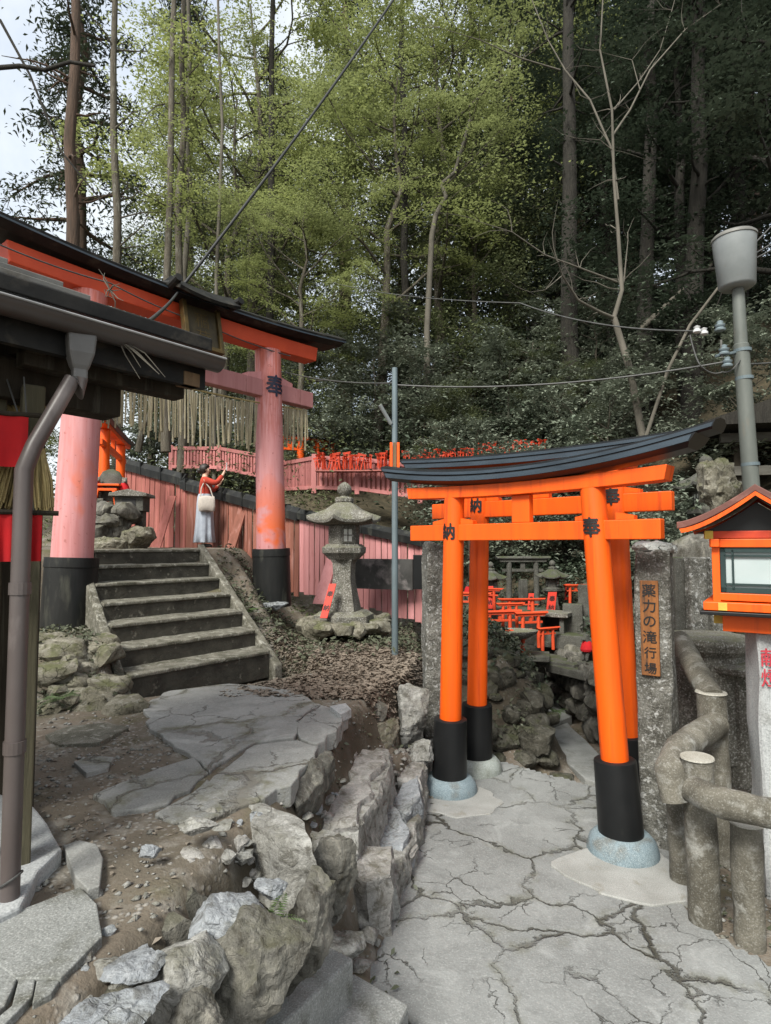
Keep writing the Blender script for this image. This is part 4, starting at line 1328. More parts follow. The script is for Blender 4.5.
# inner walls: a back wall and a far side wall, dark boards
def wallq(name, mat, a, b, z0, z1, th=0.03):
    a, b = Vector(a), Vector(b)
    d = (b - a).normalized()
    nn = Vector((-d.y, d.x, 0)) * th
    MB().hexa([(a.x, a.y, z0), (b.x, b.y, z0), (b.x + nn.x, b.y + nn.y, z0), (a.x + nn.x, a.y + nn.y, z0)],
              [(a.x, a.y, z1), (b.x, b.y, z1), (b.x + nn.x, b.y + nn.y, z1), (a.x + nn.x, a.y + nn.y, z1)]).build(name, M[mat], SH)
c0 = se(0.42, 0.30, 0)
c1 = se(0.42, 1.55, 0)
c2 = se(-1.6, 1.55, 0)
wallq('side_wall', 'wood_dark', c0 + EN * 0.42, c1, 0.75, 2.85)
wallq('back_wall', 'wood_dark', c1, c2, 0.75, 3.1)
# plinth stone under the posts
o = slab_mb([(-90, 850), (-10, 790), (33, 803), (62, 848), (37, 871), (20, 905), (-40, 935)], 0.855, 0.15, random.Random(4), 0.006).build('plinth', M['granite_pale'], None, bevel=0.01)
tag(o, 'pale stone plinth block under the posts of the shed', 'plinth')
# rainwater head and pipe
fh = at(80, 352, 2.2)
MB().lathe([(0.03, -0.115), (0.036, -0.1), (0.036, -0.07), (0.045, -0.055), (0.062, -0.01), (0.068, 0.04), (0.068, 0.065)], fh, 4, Matrix.Rotation(R(45 + 38), 3, 'Z')).build('rainwater_head', M['funnel'], SH, bevel=0.008)
p0 = fh + Vector((0, 0, -0.10))
pb = at(9, 912, 2.02)
pt = at(24, 470, 2.06)
pk = at(34, 446, 2.08)
pj = at(72, 380, 2.18)
pp = MB().tube([p0, p0 + Vector((0, 0, -0.05)), pj, pk, pt, pt.lerp(pb, 0.25), pb], [0.030, 0.030, 0.028, 0.028, 0.030, 0.030, 0.030], 16).build('downpipe', M['pipe'], SH)
auto_smooth(pp)
for f in (0.28, 0.64):
    q = pt.lerp(pb, f)
    MB().tube([q + Vector((0, 0, -0.02)), q + Vector((0, 0, 0.02))], 0.0345, 16).build('pipe_joint', M['pipe'], SH)
q = pt.lerp(pb, 0.93)
MB().tube([q + Vector((0.034 * math.cos(a), 0.034 * math.sin(a), 0.02 * math.cos(a))) for a in np.linspace(0, 2 * PI, 17)], 0.004, 6).build('pipe_wire', M['wire_grey'], SH)

# red cloths hanging in the shed
def cloth(label, c0_, c1_, ztop, zbot, folds=7, amp=0.02, mat='red_cloth'):
    mb = MB()
    n, m = 40, 8
    c0_, c1_ = Vector(c0_), Vector(c1_)
    d = (c1_ - c0_)
    nn = Vector((-d.y, d.x, 0)).normalized()
    rings = []
    for j in range(m + 1):
        ring = []
        for s in (0.0, 0.006):
            for i in (range(n + 1) if s == 0 else range(n, -1, -1)):
                u = i / n
                p = c0_ + d * u + nn * (amp * math.sin(u * folds * 2 * PI) * (0.3 + 0.7 * j / m) + s)
                ring.append((p.x, p.y, ztop + (zbot - ztop) * j / m))
        rings.append(ring)
    o = mb.sweep(rings).build('red_cloth', M[mat], None, smooth=False)
    auto_smooth(o, 60)
    e = (c1_ - c0_).normalized() * 0.05
    MB().tube([Vector((c0_.x, c0_.y, ztop)) - e * 3, Vector((c1_.x, c1_.y, ztop)) + e], 0.009, 8).build('rod', M['wood_dark'], o)
    for f in (0.1, 0.9):
        q = c0_.lerp(c1_, f)
        MB().tube([Vector((q.x, q.y, ztop)), Vector((q.x + EN.x * .12, q.y + EN.y * .12, 2.62))], 0.003, 6).build('cord', M['wire_grey'], o)
    return tag(o, label, 'cloth')
cl0 = at(-60, 530, 1.96)
cl1 = at(42, 530, 2.12)
cloth('bright red cloth hanging low behind the shed posts', (cl0.x, cl0.y, 0), (cl1.x, cl1.y, 0), 2.115, 1.945, 7, .008)
cl0 = at(-80, 430, 2.02)
cl1 = at(28, 430, 2.14)
cloth('dark red curtain hanging in the shade under the shed eave', (cl0.x, cl0.y, 0), (cl1.x, cl1.y, 0), 2.47, 2.28, 4, .008)
# straw tassels
def tassel(label, px, py, d, w0, w1, ln, tilt):
    p = at(px, py, d)
    rng = random.Random(px)
    mb = MB()
    for k in range(90):
        a = rng.uniform(0, 2 * PI)
        r = math.sqrt(rng.random())
        e = Vector((math.cos(a) * r, math.sin(a) * r, 0))
        tip = p + Vector((tilt * ln, 0, -ln * rng.uniform(.9, 1.03))) + e * w1 / 2
        mb.tube([p + e * w0 / 2, (p + e * w0 / 2).lerp(tip, .5) + e * 0.01, tip], [0.0035, 0.003, 0.0022], 4)
    mb.lathe([(w0 * .5, -.025), (w0 * .58, 0.0), (w0 * .45, 0.025)], p, 10)
    o = mb.build('straw_tassel', M['straw'], None, loc=p)
    return tag(o, label, 'straw tassel', 'straw tassels hanging from the shed rope')
tassel('straw tassel hanging left of the brown rainwater pipe', 14, 452, 2.22, 0.045, 0.11, 0.21, -0.20)
tassel('straw tassel hanging right of the brown rainwater pipe', 40, 455, 2.22, 0.035, 0.07, 0.21, 0.10)
a, b = at(-40, 385, 2.3), at(46, 404, 2.35)
mbr = MB()
for ph in (0, 2.1, 4.2):
    mbr.tube([a.lerp(b, t) + Vector((0, 0.008 * math.cos(t * 40 + ph), 0.008 * math.sin(t * 40 + ph) - 0.05 * (1 - (2 * t - 1) ** 2))) for t in np.linspace(0, 1, 60)], 0.009, 6)
tag(mbr.build('straw_rope', M['straw'], None), 'twisted straw rope strung under the shed eave above the tassels', 'rope')

# twigs caught on the gutter
rng = random.Random(31)
for (px, py, d, n, label) in ((110, 290, 2.75, 12, 'clump of dry twigs lodged on the edge of the shed roof'), (118, 338, 2.28, 5, 'bare forked twig dangling from the shed gutter')):
    p = at(px, py, d)
    mb = MB()
    for k in range(n):
        v = Vector((rng.gauss(0, 1), rng.gauss(0, .6), rng.gauss(0, 1) - 0.2)).normalized() * rng.uniform(.03, .10)
        if n < 10:
            v = Vector((rng.uniform(.05, .16), rng.uniform(0, .1), rng.uniform(-.16, -.05)))
        mb.tube([p, p + v * .5 + Vector((rng.uniform(-.02, .02), 0, rng.uniform(-.02, .02))), p + v], [0.003, 0.0025, 0.0012], 5)
    tag(mb.build('dry_twigs', M['bark_pale'], None, loc=p), label, 'twigs')

# ---------------------------------------------------------------- fences
def fence_run(root, p0, p1, z0a, z0b, ta, tb, mat, cap_h, nboard, seed, cap=True, cap_mat='black_cap_old'):
    """board fence from plan point p0 to p1; bottoms z0, tops t"""
    rng = random.Random(seed)
    p0, p1 = Vector(p0).to_3d() if len(p0) == 2 else Vector(p0), Vector(p1)
    p0 = Vector((p0[0], p0[1], 0)); p1 = Vector((p1[0], p1[1], 0))
    d = p1 - p0
    w = d.length / nboard
    dn = d.normalized()
    nn = Vector((-dn.y, dn.x, 0))
    ang = math.atan2(dn.y, dn.x)
    mb = MB()
    for i in range(nboard):
        t = (i + 0.5) / nboard
        c = p0 + d * t
        zb = z0a + (z0b - z0a) * t + rng.uniform(-.04, .04)
        zt = ta + (tb - ta) * t - cap_h * 0.4 + rng.uniform(-.03, .015)
        off = nn * rng.uniform(-.012, .012)
        Mx = Matrix.Rotation(ang + rng.uniform(-.05, .05), 3, 'Z') @ Matrix.Rotation(rng.uniform(-.012, .012), 3, 'Y')
        mb.box((c.x + off.x, c.y + off.y, (zb + zt) / 2), (w * rng.uniform(.80, .97), 0.022, zt - zb), Mx)
    mb.build('boards', M[mat], root, bevel=0.003, seg=1)
    mb = MB()
    for f in (0.22, 0.72):
        a = p0 + nn * 0.035
        b = p1 + nn * 0.035
        za = z0a + (ta - z0a) * f
        zb_ = z0b + (tb - z0b) * f
        mb.tube([(a.x, a.y, za), (b.x, b.y, zb_)], 0.028, 6)
    mb.build('rail', M['wood_mid'], root)
    if cap:
        n = max(6, int(d.length / 0.35))
        rings = []
        for i in range(n + 1):
            t = i / n
            c = p0 + d * t
            z = ta + (tb - ta) * t + 0.01 * mnoise.noise(Vector((i * 1.7, seed, 0)))
            rings.append([c + Vector((0, 0, z)) + nn * y_ + Vector((0, 0, dz)) for y_, dz in ((-.075, -cap_h * 0.6), (.075, -cap_h * 0.6), (.08, 0), (0, cap_h * .4), (-.08, 0))])
        MB().sweep(rings).build('cap', M['black_old'], root)
        if True:
            k = 0
            L_ = d.length
            while k * 0.62 < L_:
                t = min(1, (k * 0.62 + 0.2) / L_)
                c = p0 + d * t
                z = ta + (tb - ta) * t
                MB().box((c.x, c.y, z - cap_h * .1), (0.035, 0.178, cap_h * 1.06), Matrix.Rotation(ang, 3, 'Z')).build('cap_joint', M['black_old'], root, bevel=0.004)
                k += 1

def fpt(px, py, d):
    return at(px, py, d)
A = at(118, 461, 13.3); B = at(186, 479, 12.3)
f1 = thing('board_fence', 'upper weathered board fence with black cap ending in a step above the landing', 'fence', (B.x, B.y, 1.9))
fence_run(f1, A, B, 2.0, 1.92, A.z, B.z, 'pink_board', 0.26, 14, 3)
b0 = B + Vector((0.02, -0.05, 0))
MB().tube([(b0.x, b0.y, 1.9), (b0.x, b0.y, B.z - 0.05)], 0.05, 8).build('post', M['pink_board'], f1)
q0, q1 = at(156, 548, 12.0), at(172, 496, 12.25)
MB().sweep([[q0 + Vector((-.09, 0, 0)), q0 + Vector((.09, -.02, 0)), q0 + Vector((.09, .02, 0)), q0 + Vector((-.09, .03, 0))], [q1 + Vector((-.09, 0, 0)), q1 + Vector((.09, -.02, 0)), q1 + Vector((.09, .02, 0)), q1 + Vector((-.09, .03, 0))]]).build('brace', M['pink_board'], f1, bevel=0.004)

B2 = at(183, 482, 12.3); C2 = at(258, 502, 10.75); D2 = at(300, 513, 9.95); E2 = at(428, 540, 8.25)
f2 = thing('board_fence', 'long pink board fence with black cap sloping down behind the stone lantern', 'fence', (E2.x, E2.y, 0.85))
fence_run(f2, B2, C2, 1.9, 1.5, B2.z, C2.z, 'brown_board', 0.24, 17, 4)
fence_run(f2, C2, D2, 1.5, 1.18, C2.z, D2.z, 'brown_board', 0.22, 9, 5)
fence_run(f2, D2, E2, 1.22, 0.93, D2.z, E2.z, 'pink_light', 0.17, 22, 6)
for (x0, y0, d0, x1, y1, d1) in ((228, 556, 10.75, 243, 506, 11.05), (318, 604, 8.9, 336, 545, 9.3), (332, 606, 8.9, 343, 556, 9.2)):
    q0, q1 = at(x0, y0, d0), at(x1, y1, d1)
    w = Vector((.085, -.03, 0))
    t = Vector((.02, .035, 0))
    MB().sweep([[q - w, q + w, q + w + t, q - w + t] for q in (q0, q1)]).build('brace', M['pink_light' if x0 > 300 else 'brown_board'], f2, bevel=0.004)
# weathered boards fixed across the fence
wb = thing('cross_board', 'wide mottled grey board fixed across the pink fence beside the stone lantern', 'board', at(385, 574, 8.3)[:])
a, b = at(352, 574, 8.55), at(413, 574, 8.18)
dd = (b - a).normalized()
MB().box((a + b) / 2, ((b - a).length, 0.03, 0.42), Matrix.Rotation(math.atan2(dd.y, dd.x), 3, 'Z')).build('board', M['board_mottle'], wb, bevel=0.004)
c = at(420, 572, 8.10)
MB().box(c, (0.18, 0.05, 0.46), Matrix.Rotation(math.atan2(dd.y, dd.x), 3, 'Z')).build('end_plate', M['black_paint'], wb, bevel=0.004)

def balustrade(name, label, pts, h, seed, mat='pink'):
    """pts: bottom points (world) of posts"""
    root = thing(name, label, 'fence', pts[0][:])
    for p in pts:
        MB().box((p.x, p.y, p.z + h / 2 + 0.02), (0.10, 0.10, h + 0.06)).build('post', M[mat], root, bevel=0.006)
    for a, b in zip(pts[:-1], pts[1:]):
        d = (b - a)
        L_ = d.length
        ang = math.atan2(d.y, d.x)
        mb = MB()
        n = int(L_ / 0.10)
        for i in range(n):
            t = (i + .5) / n
            c = a + d * t
            mb.box((c.x, c.y, c.z + 0.06 + h * 0.42), (0.058, 0.025, h * 0.82), Matrix.Rotation(ang, 3, 'Z'))
        mb.build('slats', M[mat], root)
        for f, hh in ((0.97, 0.055), (0.16, 0.05)):
            mb = MB()
            mb.sweep([[q + Vector((0, 0, h * f)) + Vector((-math.sin(ang), math.cos(ang), 0)) * yy + Vector((0, 0, zz)) for yy, zz in ((-.035, -hh), (.035, -hh), (.035, hh * .6), (-.035, hh * .6))] for q in (a, b)])
            mb.build('rail', M[mat], root, bevel=0.004)
        mb = MB()
        mb.sweep([[q + Vector((-math.sin(ang), math.cos(ang), 0)) * yy + Vector((0, 0, zz)) for yy, zz in ((.018, .1), (.03, .1), (.03, h * .9), (.018, h * .9))] for q in (a, b)])
        mb.build('backing', M['pink_board'], root)
    return root
balustrade('balustrade', 'pink slatted balustrade high behind the fence left of the big torii pillar', [at(171, 470, 15.6), at(219, 471, 15.0), at(262, 480, 14.2)], 0.60, 1)
balustrade('balustrade', 'pink slatted balustrade with small red gates heaped along its top', [at(283, 494, 15.0), at(314, 493, 13.0), at(357, 494, 12.9), at(420, 503, 12.7), at(480, 506, 12.6), at(540, 506, 12.7)], 0.80, 2)

# ---------------------------------------------------------------- stone lanterns
def hexring(r, z, n=6, corner=0.0, up=0.0, rot=0.0, seg=6):
    out = []
    for k in range(n):
        a0, a1 = 2 * PI * k / n + rot, 2 * PI * (k + 1) / n + rot
        p0, p1 = Vector((math.cos(a0), math.sin(a0), 0)) * r, Vector((math.cos(a1), math.sin(a1), 0)) * r
        for j in range(seg):
            t = j / seg
            p = p0.lerp(p1, t)
            e = abs(2 * t - 1)
            out.append(Vector((p.x * (1 + corner * (e ** 3)), p.y * (1 + corner * e ** 3), z + up * e ** 3)))
    return out

def stone_lantern(name, label, p, s, rz, mat, group=None):
    """about 10 units of 0.13 m at s = 1"""
    root = thing(name, label, 'stone lantern', p[:], rz, group)
    def hx(name_, rows, n=6, bevel=0.006 * s):
        rings = []
        for row in rows:
            r, z = row[0] * s, row[1] * s
            c_, u_ = (row[2], row[3] * s) if len(row) > 2 else (0, 0)
            rings.append(hexring(r, z, n, c_, u_, PI / n))
        return MB().sweep(rings).build(name_, M[mat], root, local=True, bevel=bevel)
    hx('base', [(0.46, -0.12), (0.46, 0.04), (0.40, 0.07), (0.36, 0.10)])
    hx('shaft', [(0.30, 0.10), (0.285, 0.16), (0.235, 0.36), (0.20, 0.5), (0.19, 0.62), (0.20, 0.80), (0.235, 0.85)], 4)
    hx('platform', [(0.23, 0.85), (0.30, 0.92), (0.335, 0.95), (0.34, 1.03), (0.30, 1.05), (0.27, 1.08)])
    hx('firebox', [(0.235, 1.08), (0.24, 1.34), (0.23, 1.36)])
    hx('roof', [(0.22, 1.36), (0.40, 1.37, 0.04, 0.03), (0.52, 1.385, 0.10, 0.06), (0.53, 1.43, 0.10, 0.07), (0.40, 1.52, 0.04, 0.03), (0.28, 1.60), (0.18, 1.67), (0.13, 1.70), (0.145, 1.71), (0.145, 1.76), (0.12, 1.78)])
    fi = MB().lathe([(0.07 * s, 1.78 * s), (0.06 * s, 1.80 * s), (0.09 * s, 1.83 * s), (0.112 * s, 1.88 * s), (0.10 * s, 1.94 * s), (0.05 * s, 1.99 * s), (0.01 * s, 2.01 * s)], (0, 0, 0), 16).build('finial', M[mat], root, local=True)
    auto_smooth(fi, 60)
    for k in range(6):
        a = PI / 3 * k + PI / 6 + PI / 6
        if k % 2:
            continue
        d = Vector((math.cos(a), math.sin(a), 0))
        tn = Vector((-d.y, d.x, 0))
        o = d * 0.209 * s
        w, h, zc = 0.068 * s, 0.095 * s, 1.21 * s
        mb = MB()
        mb.add([o + tn * sx * w + Vector((0, 0, zc + sz * h)) for sx, sz in ((-1, -1), (1, -1), (1, 1), (-1, 1))], [(0, 1, 2, 3)])
        fr = mb.build('window', M['pane_lantern'], root, local=True)
        mb = MB()
        for (cx, cz, ww, hh) in ((0, 0, .014, .2), (0, 0, .14, .014), (-.072, 0, .02, .21), (.072, 0, .02, .21), (0, .1, .164, .02), (0, -.1, .164, .02)):
            mb.box(o + d * 0.004 + tn * cx * s + Vector((0, 0, zc + cz * s)), (0.016 * s, ww * s, hh * s), Matrix.Rotation(a, 3, 'Z'))
        mb.build('window_bars', M[mat], root, local=True)
    return root
M['pane_lantern'] = weather('pale_lantern_paper', (0.62, 0.62, 0.56), (0.5, 0.5, 0.46), 9, rough=0.8, bump=0.0)
lp = at(344, 622, 7.8)
lp.z = at(344, 617, 7.8).z
stone_lantern('stone_lantern', 'tall weathered stone lantern with wide curved roof in front of the pink fence', lp, 0.87, R(-12), 'lantern_stone')
spots = []
rng = random.Random(55)
for i in range(16):
    a = 2 * PI * i / 16
    spots.append((lp.x + math.cos(a) * .48, lp.y + math.sin(a) * .45, lp.z - .10, rng.uniform(.24, .36), rng.uniform(.2, .32), rng.uniform(.16, .26)))
rubble('ring of mossy stones round the foot of the big stone lantern', 'stone_border', spots, 'rock_moss', 14, 'stones')
def ofuda(label, p0, p1, w, txt, size, right, mat='ofuda', group='red wooden votive boards'):
    p0, p1 = Vector(p0), Vector(p1)
    up = (p1 - p0).normalized()
    rt = Vector(right).normalized()
    nn = rt.cross(up).normalized()
    root = thing('votive_board', label, 'votive board', p0[:], 0, group)
    MB().hexa([p0 - rt * w / 2 + nn * .018, p0 - rt * w / 2, p0 + rt * w / 2, p0 + rt * w / 2 + nn * .018][::-1],
              [p1 - rt * w / 2 + nn * .018, p1 - rt * w / 2, p1 + rt * w / 2, p1 + rt * w / 2 + nn * .018][::-1]).build('board', M[mat], root, bevel=0.003)
    mb = MB()
    L_ = (p1 - p0).length
    for i, ch in enumerate(txt):
        c = p1 - up * (L_ * (i + 0.75) / (len(txt) + .5)) + nn * 0.0215
        text_flat(mb, ch, size, c, rt, up, 0.001)
    mb.build('lettering', M['ink'], root)
    return root
M['ofuda'] = weather('red_votive_paint', (0.60, 0.04, 0.02), (0.52, 0.032, 0.016), 6, rough=0.6, bump=0.1)
ofuda('red votive board leaning on the shaft of the big stone lantern', lp + Vector((-0.22, -0.40, 0.03)), lp + Vector((-0.12, -0.27, 0.44)), 0.09, '奉納', 0.08, (1, -0.1, 0))

# ---------------------------------------------------------------- grey pole with a small lamp
gp = ground_at(395, 657)
pole = thing('lamp_post', 'slim grey steel pole with a small tilted tube lamp, in front of the pink fence', 'lamp post', (gp.x, gp.y, gp.z))
ztop = at(395, 368, gp.y).z
zs_ = [gp.z - 0.1, gp.z + 1.0, gp.z + 1.01, gp.z + 1.9, gp.z + 1.91, ztop]
pl = MB().tube([(gp.x, gp.y, z) for z in zs_], [0.036, 0.036, 0.034, 0.034, 0.032, 0.031], 16).build('pole', M['steel'], pole)
auto_smooth(pl)
a, b = at(391, 424, gp.y - .02), at(380, 405, gp.y - .10)
MB().tube([a, b], [0.022, 0.022], 12).build('lamp_tube', M['lamp_shade'], pole)
MB().tube([at(395, 430, gp.y), at(391, 424, gp.y - .02)], 0.012, 8).build('lamp_arm', M['steel'], pole)
sg = thing('strip_sign', 'two narrow orange strips with a brown board strapped to the grey pole', 'sign', at(395, 456, gp.y - .04)[:])
for px, w, mt in ((391.2, 0.03, 'vermilion'), (398.2, 0.03, 'vermilion'), (394.7, 0.035, 'wood_mid')):
    c = at(px, 456, gp.y - 0.055 + (0.006 if mt == 'wood_mid' else 0))
    MB().box(c, (w, 0.012, 0.30)).build('strip', M[mt], sg, bevel=0.002)

# ---------------------------------------------------------------- stone posts by the gate
def stone_pillar(name, label, c, w, dp, z0, z1, rz, mat, seed, taper=0.94):
    bm = bmesh.new()
    bmesh.ops.create_cube(bm, size=1)
    bmesh.ops.subdivide_edges(bm, edges=bm.edges[:], cuts=11, use_grid_fill=True)
    for v in bm.verts:
        x, y_, z = v.co
        k = (z + 0.5)
        tp = 1 - (1 - taper) * k
        p = Vector((x * w * tp, y_ * dp * tp, k * (z1 - z0)))
        q = Vector((p.x * 4 + seed, p.y * 4, p.z * 2.2))
        n_ = mnoise.noise_vector(q) * 0.022 + mnoise.noise_vector(q * 4) * 0.009
        p += n_
        if k > 0.97:
            p.z += 0.03 * mnoise.noise(Vector((p.x * 9, p.y * 9, seed)))
        v.co = p
    me = bpy.data.meshes.new(name)
    bm.to_mesh(me)
    bm.free()
    me.materials.append(M[mat])
    o = link_mesh(name, me, None, (c[0], c[1], z0))
    o.rotation_euler = (0, 0, rz)
    o.modifiers.new('bevel', 'BEVEL').width = 0.012
    FRAME[o.name] = Matrix.Translation((c[0], c[1], z0)) @ Matrix.Rotation(rz, 4, 'Z')
    auto_smooth(o, 35)
    return tag(o, label, 'stone post')
sp = at(657, 700, 4.15)
RZ = R(-32)
so = stone_pillar('stone_post', 'rough lichened stone post with a white top right of the gates, carrying a lettered board', (sp.x, sp.y), 0.235, 0.22, -0.1, 1.97, RZ, 'stone_post', 3)
cap_mb = MB()
for i in range(7):
    rr = random.Random(i)
    rock_mb(900 + i, (0.16, 0.15, 0.08), npl=8, sub=2, rough=0.2, c=(rr.uniform(-.065, .065), rr.uniform(-.06, .06), 2.085 + rr.uniform(-.01, .02)), mb=cap_mb)
cap_o = cap_mb.build('lichen_top', M['stone_cap'], so, local=True)
auto_smooth(cap_o, 40)
# lettered board on its front face
fn = Vector((math.sin(RZ), -math.cos(RZ), 0))
frt = Vector((math.cos(RZ), math.sin(RZ), 0))
bc0 = Vector((sp.x, sp.y, 0)) + fn * 0.122 - frt * 0.015
wbd = thing('lettered_board', 'narrow orange-brown wooden board with black brushed characters on the stone post', 'sign', (bc0.x, bc0.y, 1.14))
MB().box((bc0.x, bc0.y, 1.45), (0.115, 0.025, 0.63), Matrix.Rotation(RZ, 3, 'Z')).build('board', M['wood_plaque'], wbd, bevel=0.004)
mb = MB()
for i, ch in enumerate('薬力の滝行場'):
    text_flat(mb, ch, 0.09 - .012 * (i > 3), bc0 + fn * 0.0145 + Vector((0, 0, 1.70 - i * 0.103)), frt, (0, 0, 1), 0.0012)
mb.build('lettering', M['ink'], wbd)
p = at(434, 700, 5.75)
stone_pillar('stone_post', 'dark speckled stone post standing behind the left gate pillar', (p.x, p.y), 0.19, 0.2, -0.1, 2.02, R(8), 'stone_post', 9)

# ---------------------------------------------------------------- cast log railing
lf = thing('log_railing', 'cast concrete log railing with round posts curving round the stone post', 'railing', tuple(on_z(705, 925, 0)[:2]) + (0,))
def logtube(name, pts, rad, mat='log', n=20, ends=True):
    # smooth the centre line
    P_ = [Vector(p) for p in pts]
    out = []
    for i in range(len(P_) - 1):
        a = P_[max(i - 1, 0)]; b = P_[i]; c = P_[i + 1]; d = P_[min(i + 2, len(P_) - 1)]
        for k in range(6):
            t = k / 6
            out.append(0.5 * ((2 * b) + (c - a) * t + (2 * a - 5 * b + 4 * c - d) * t * t + (3 * b - a - 3 * c + d) * t ** 3))
    out.append(P_[-1])
    rad *= 0.9
    rs = [rad * (1 + 0.05 * mnoise.noise(Vector((i * .7, rad * 90, 0)))) for i in range(len(out))]
    mb = MB().tube(out, rs, n)
    for i, v in enumerate(mb.v):
        q = Vector(v)
        mb.v[i] = tuple(q + mnoise.noise_vector(q * 9) * 0.007)
    o = mb.build(name, M[mat], lf)
    auto_smooth(o, 45)
    return o
def lpost(px, py, d_z0, top_px, top_py, rad):
    b_ = on_z(px, py, 0.0)
    t_ = at(top_px, top_py, b_.y)
    logtube('post', [Vector((b_.x, b_.y, -0.15)), b_.lerp(t_, .5), t_], rad)
    d = (t_ - b_).normalized()
    MB().tube([t_ - d * 0.004, t_ + d * 0.004], [rad * 0.97, rad * 0.93], 20).build('post_end', M['log_end'], lf)
    return b_, t_
P1b, P1t = lpost(706, 925, 0, 697, 757, 0.088)
P2b, P2t = lpost(750, 944, 0, 746, 822, 0.082)
lpost(683, 885, 0, 676, 770, 0.075)
lpost(868, 985, 0, 858, 840, 0.08)
P4b = Vector((2.12, 3.92, -0.1))
P4t = at(711, 692, 3.92)
logtube('post', [P4b, P4b.lerp(P4t, .5), P4t], 0.098)
MB().tube([P4t - Vector((0, 0, .004)), P4t + Vector((0, 0, .004))], [0.095, 0.09], 20).build('post_end', M['log_end'], lf)
logtube('rail', [at(676, 800, 3.30), at(671, 772, 3.34), at(680, 750, 3.50), at(698, 735, 3.70), at(716, 724, 3.86)], 0.088)
logtube('rail', [at(692, 789, 3.12), at(715, 800, 3.0), at(745, 808, 2.92), at(790, 818, 2.82), at(860, 838, 2.66)], 0.078)
logtube('rail', [at(713, 700, 3.90), at(700, 678, 4.15), at(688, 655, 4.5), at(680, 640, 4.75)], 0.085)

# ---------------------------------------------------------------- wooden lantern on granite pillar, right edge
LRZ = R(-33)
lc = at(762, 640, 3.6)
lp_ = at(774, 640, 3.58)
gpl = stone_pillar('granite_pillar', 'pale granite pillar with red carved characters carrying the wooden lantern', (lp_.x, lp_.y), 0.25, 0.22, -0.1, 1.50, R(-12), 'granite_pale', 17, 1.0)
mb = MB()
for i, ch in enumerate('献燈'):
    text_flat(mb, ch, 0.11, Vector((-0.068, -0.126, 1.46 - i * 0.115)), (1, 0, 0), (0, 0, 1), 0.0015)
mb.build('lettering', M['red_ink'], gpl, local=True)
WL = thing('wooden_lantern', 'orange wooden lantern house with brown gabled roof and frosted panes on a granite pillar', 'lantern', (lc.x, lc.y, 1.50), LRZ)
WL.scale = (0.9, 0.9, 0.97)
def lb(name, c, s, mat, bevel=0.004, Mx=None):
    return MB().box(c, s, Mx).build(name, M[mat], WL, bevel=bevel, local=True)
W = 0.235
lb('bracket', (0, 0, 0.05), (0.42, 0.42, 0.10), 'vermilion')
lb('bracket_tip', (-0.245, 0, 0.055), (0.06, 0.05, 0.06), 'yellow')
lb('floor_board', (0, 0, 0.115), (0.66, 0.66, 0.022), 'black_paint')
lb('sill_frame', (0, 0, 0.155), (0.62, 0.62, 0.05), 'vermilion')
for sx in (-1, 1):
    lb('corner_cap', (sx * 0.20, -0.3125, 0.155), (0.05, 0.006, 0.045), 'yellow', 0.001)
for sx in (-1, 1):
    for sy in (-1, 1):
        lb('corner_post', (sx * W, sy * W, 0.36), (0.045, 0.045, 0.38), 'vermilion')
for sy in (-1, 1):
    lb('beam', (0, sy * W, 0.53), (0.54, 0.05, 0.05), 'vermilion')
    lb('beam', (0, sy * W, 0.21), (0.50, 0.044, 0.045), 'vermilion')
    lb('beam', (0, sy * W, 0.58), (0.60, 0.05, 0.045), 'red_orange')
for sx in (-1, 1):
    lb('beam', (sx * W, 0, 0.531), (0.05, 0.60, 0.048), 'vermilion')
    lb('beam', (sx * W, 0, 0.211), (0.044, 0.50, 0.044), 'vermilion')
    lb('corner_cap', (sx * 0.27, -W - 0.004, 0.58), (0.05, 0.06, 0.05), 'yellow', 0.002)
for sy in (-1, 1):
    g = lb('pane', (0, sy * (W - 0.01), 0.37), (0.42, 0.008, 0.27), 'pane', 0)
    mb = MB()
    for (cx, cz, ww, hh) in ((-.195, .37, .03, .27), (.195, .37, .03, .27), (0, .49, .42, .03), (0, .25, .42, .03), (-.14, .37, .012, .24), (.14, .37, .012, .24), (0, .455, .38, .012), (0, .285, .38, .012)):
        mb.box((cx, sy * (W + 0.004), cz), (ww, 0.016, hh))
    mb.build('pane_frame', M['green_dark'], g, local=True)
for sx in (-1, 1):
    g = lb('pane', (sx * (W - 0.01), 0, 0.37), (0.008, 0.42, 0.27), 'pane', 0)
    mb = MB()
    for (cx, cz, ww, hh) in ((-.195, .37, .03, .27), (.195, .37, .03, .27), (0, .49, .42, .03), (0, .25, .42, .03), (-.14, .37, .012, .24), (.14, .37, .012, .24), (0, .455, .38, .012), (0, .285, .38, .012)):
        mb.box((sx * (W + 0.004), cx, cz), (0.016, ww, hh))
    mb.build('pane_frame', M['green_dark'], g, local=True)
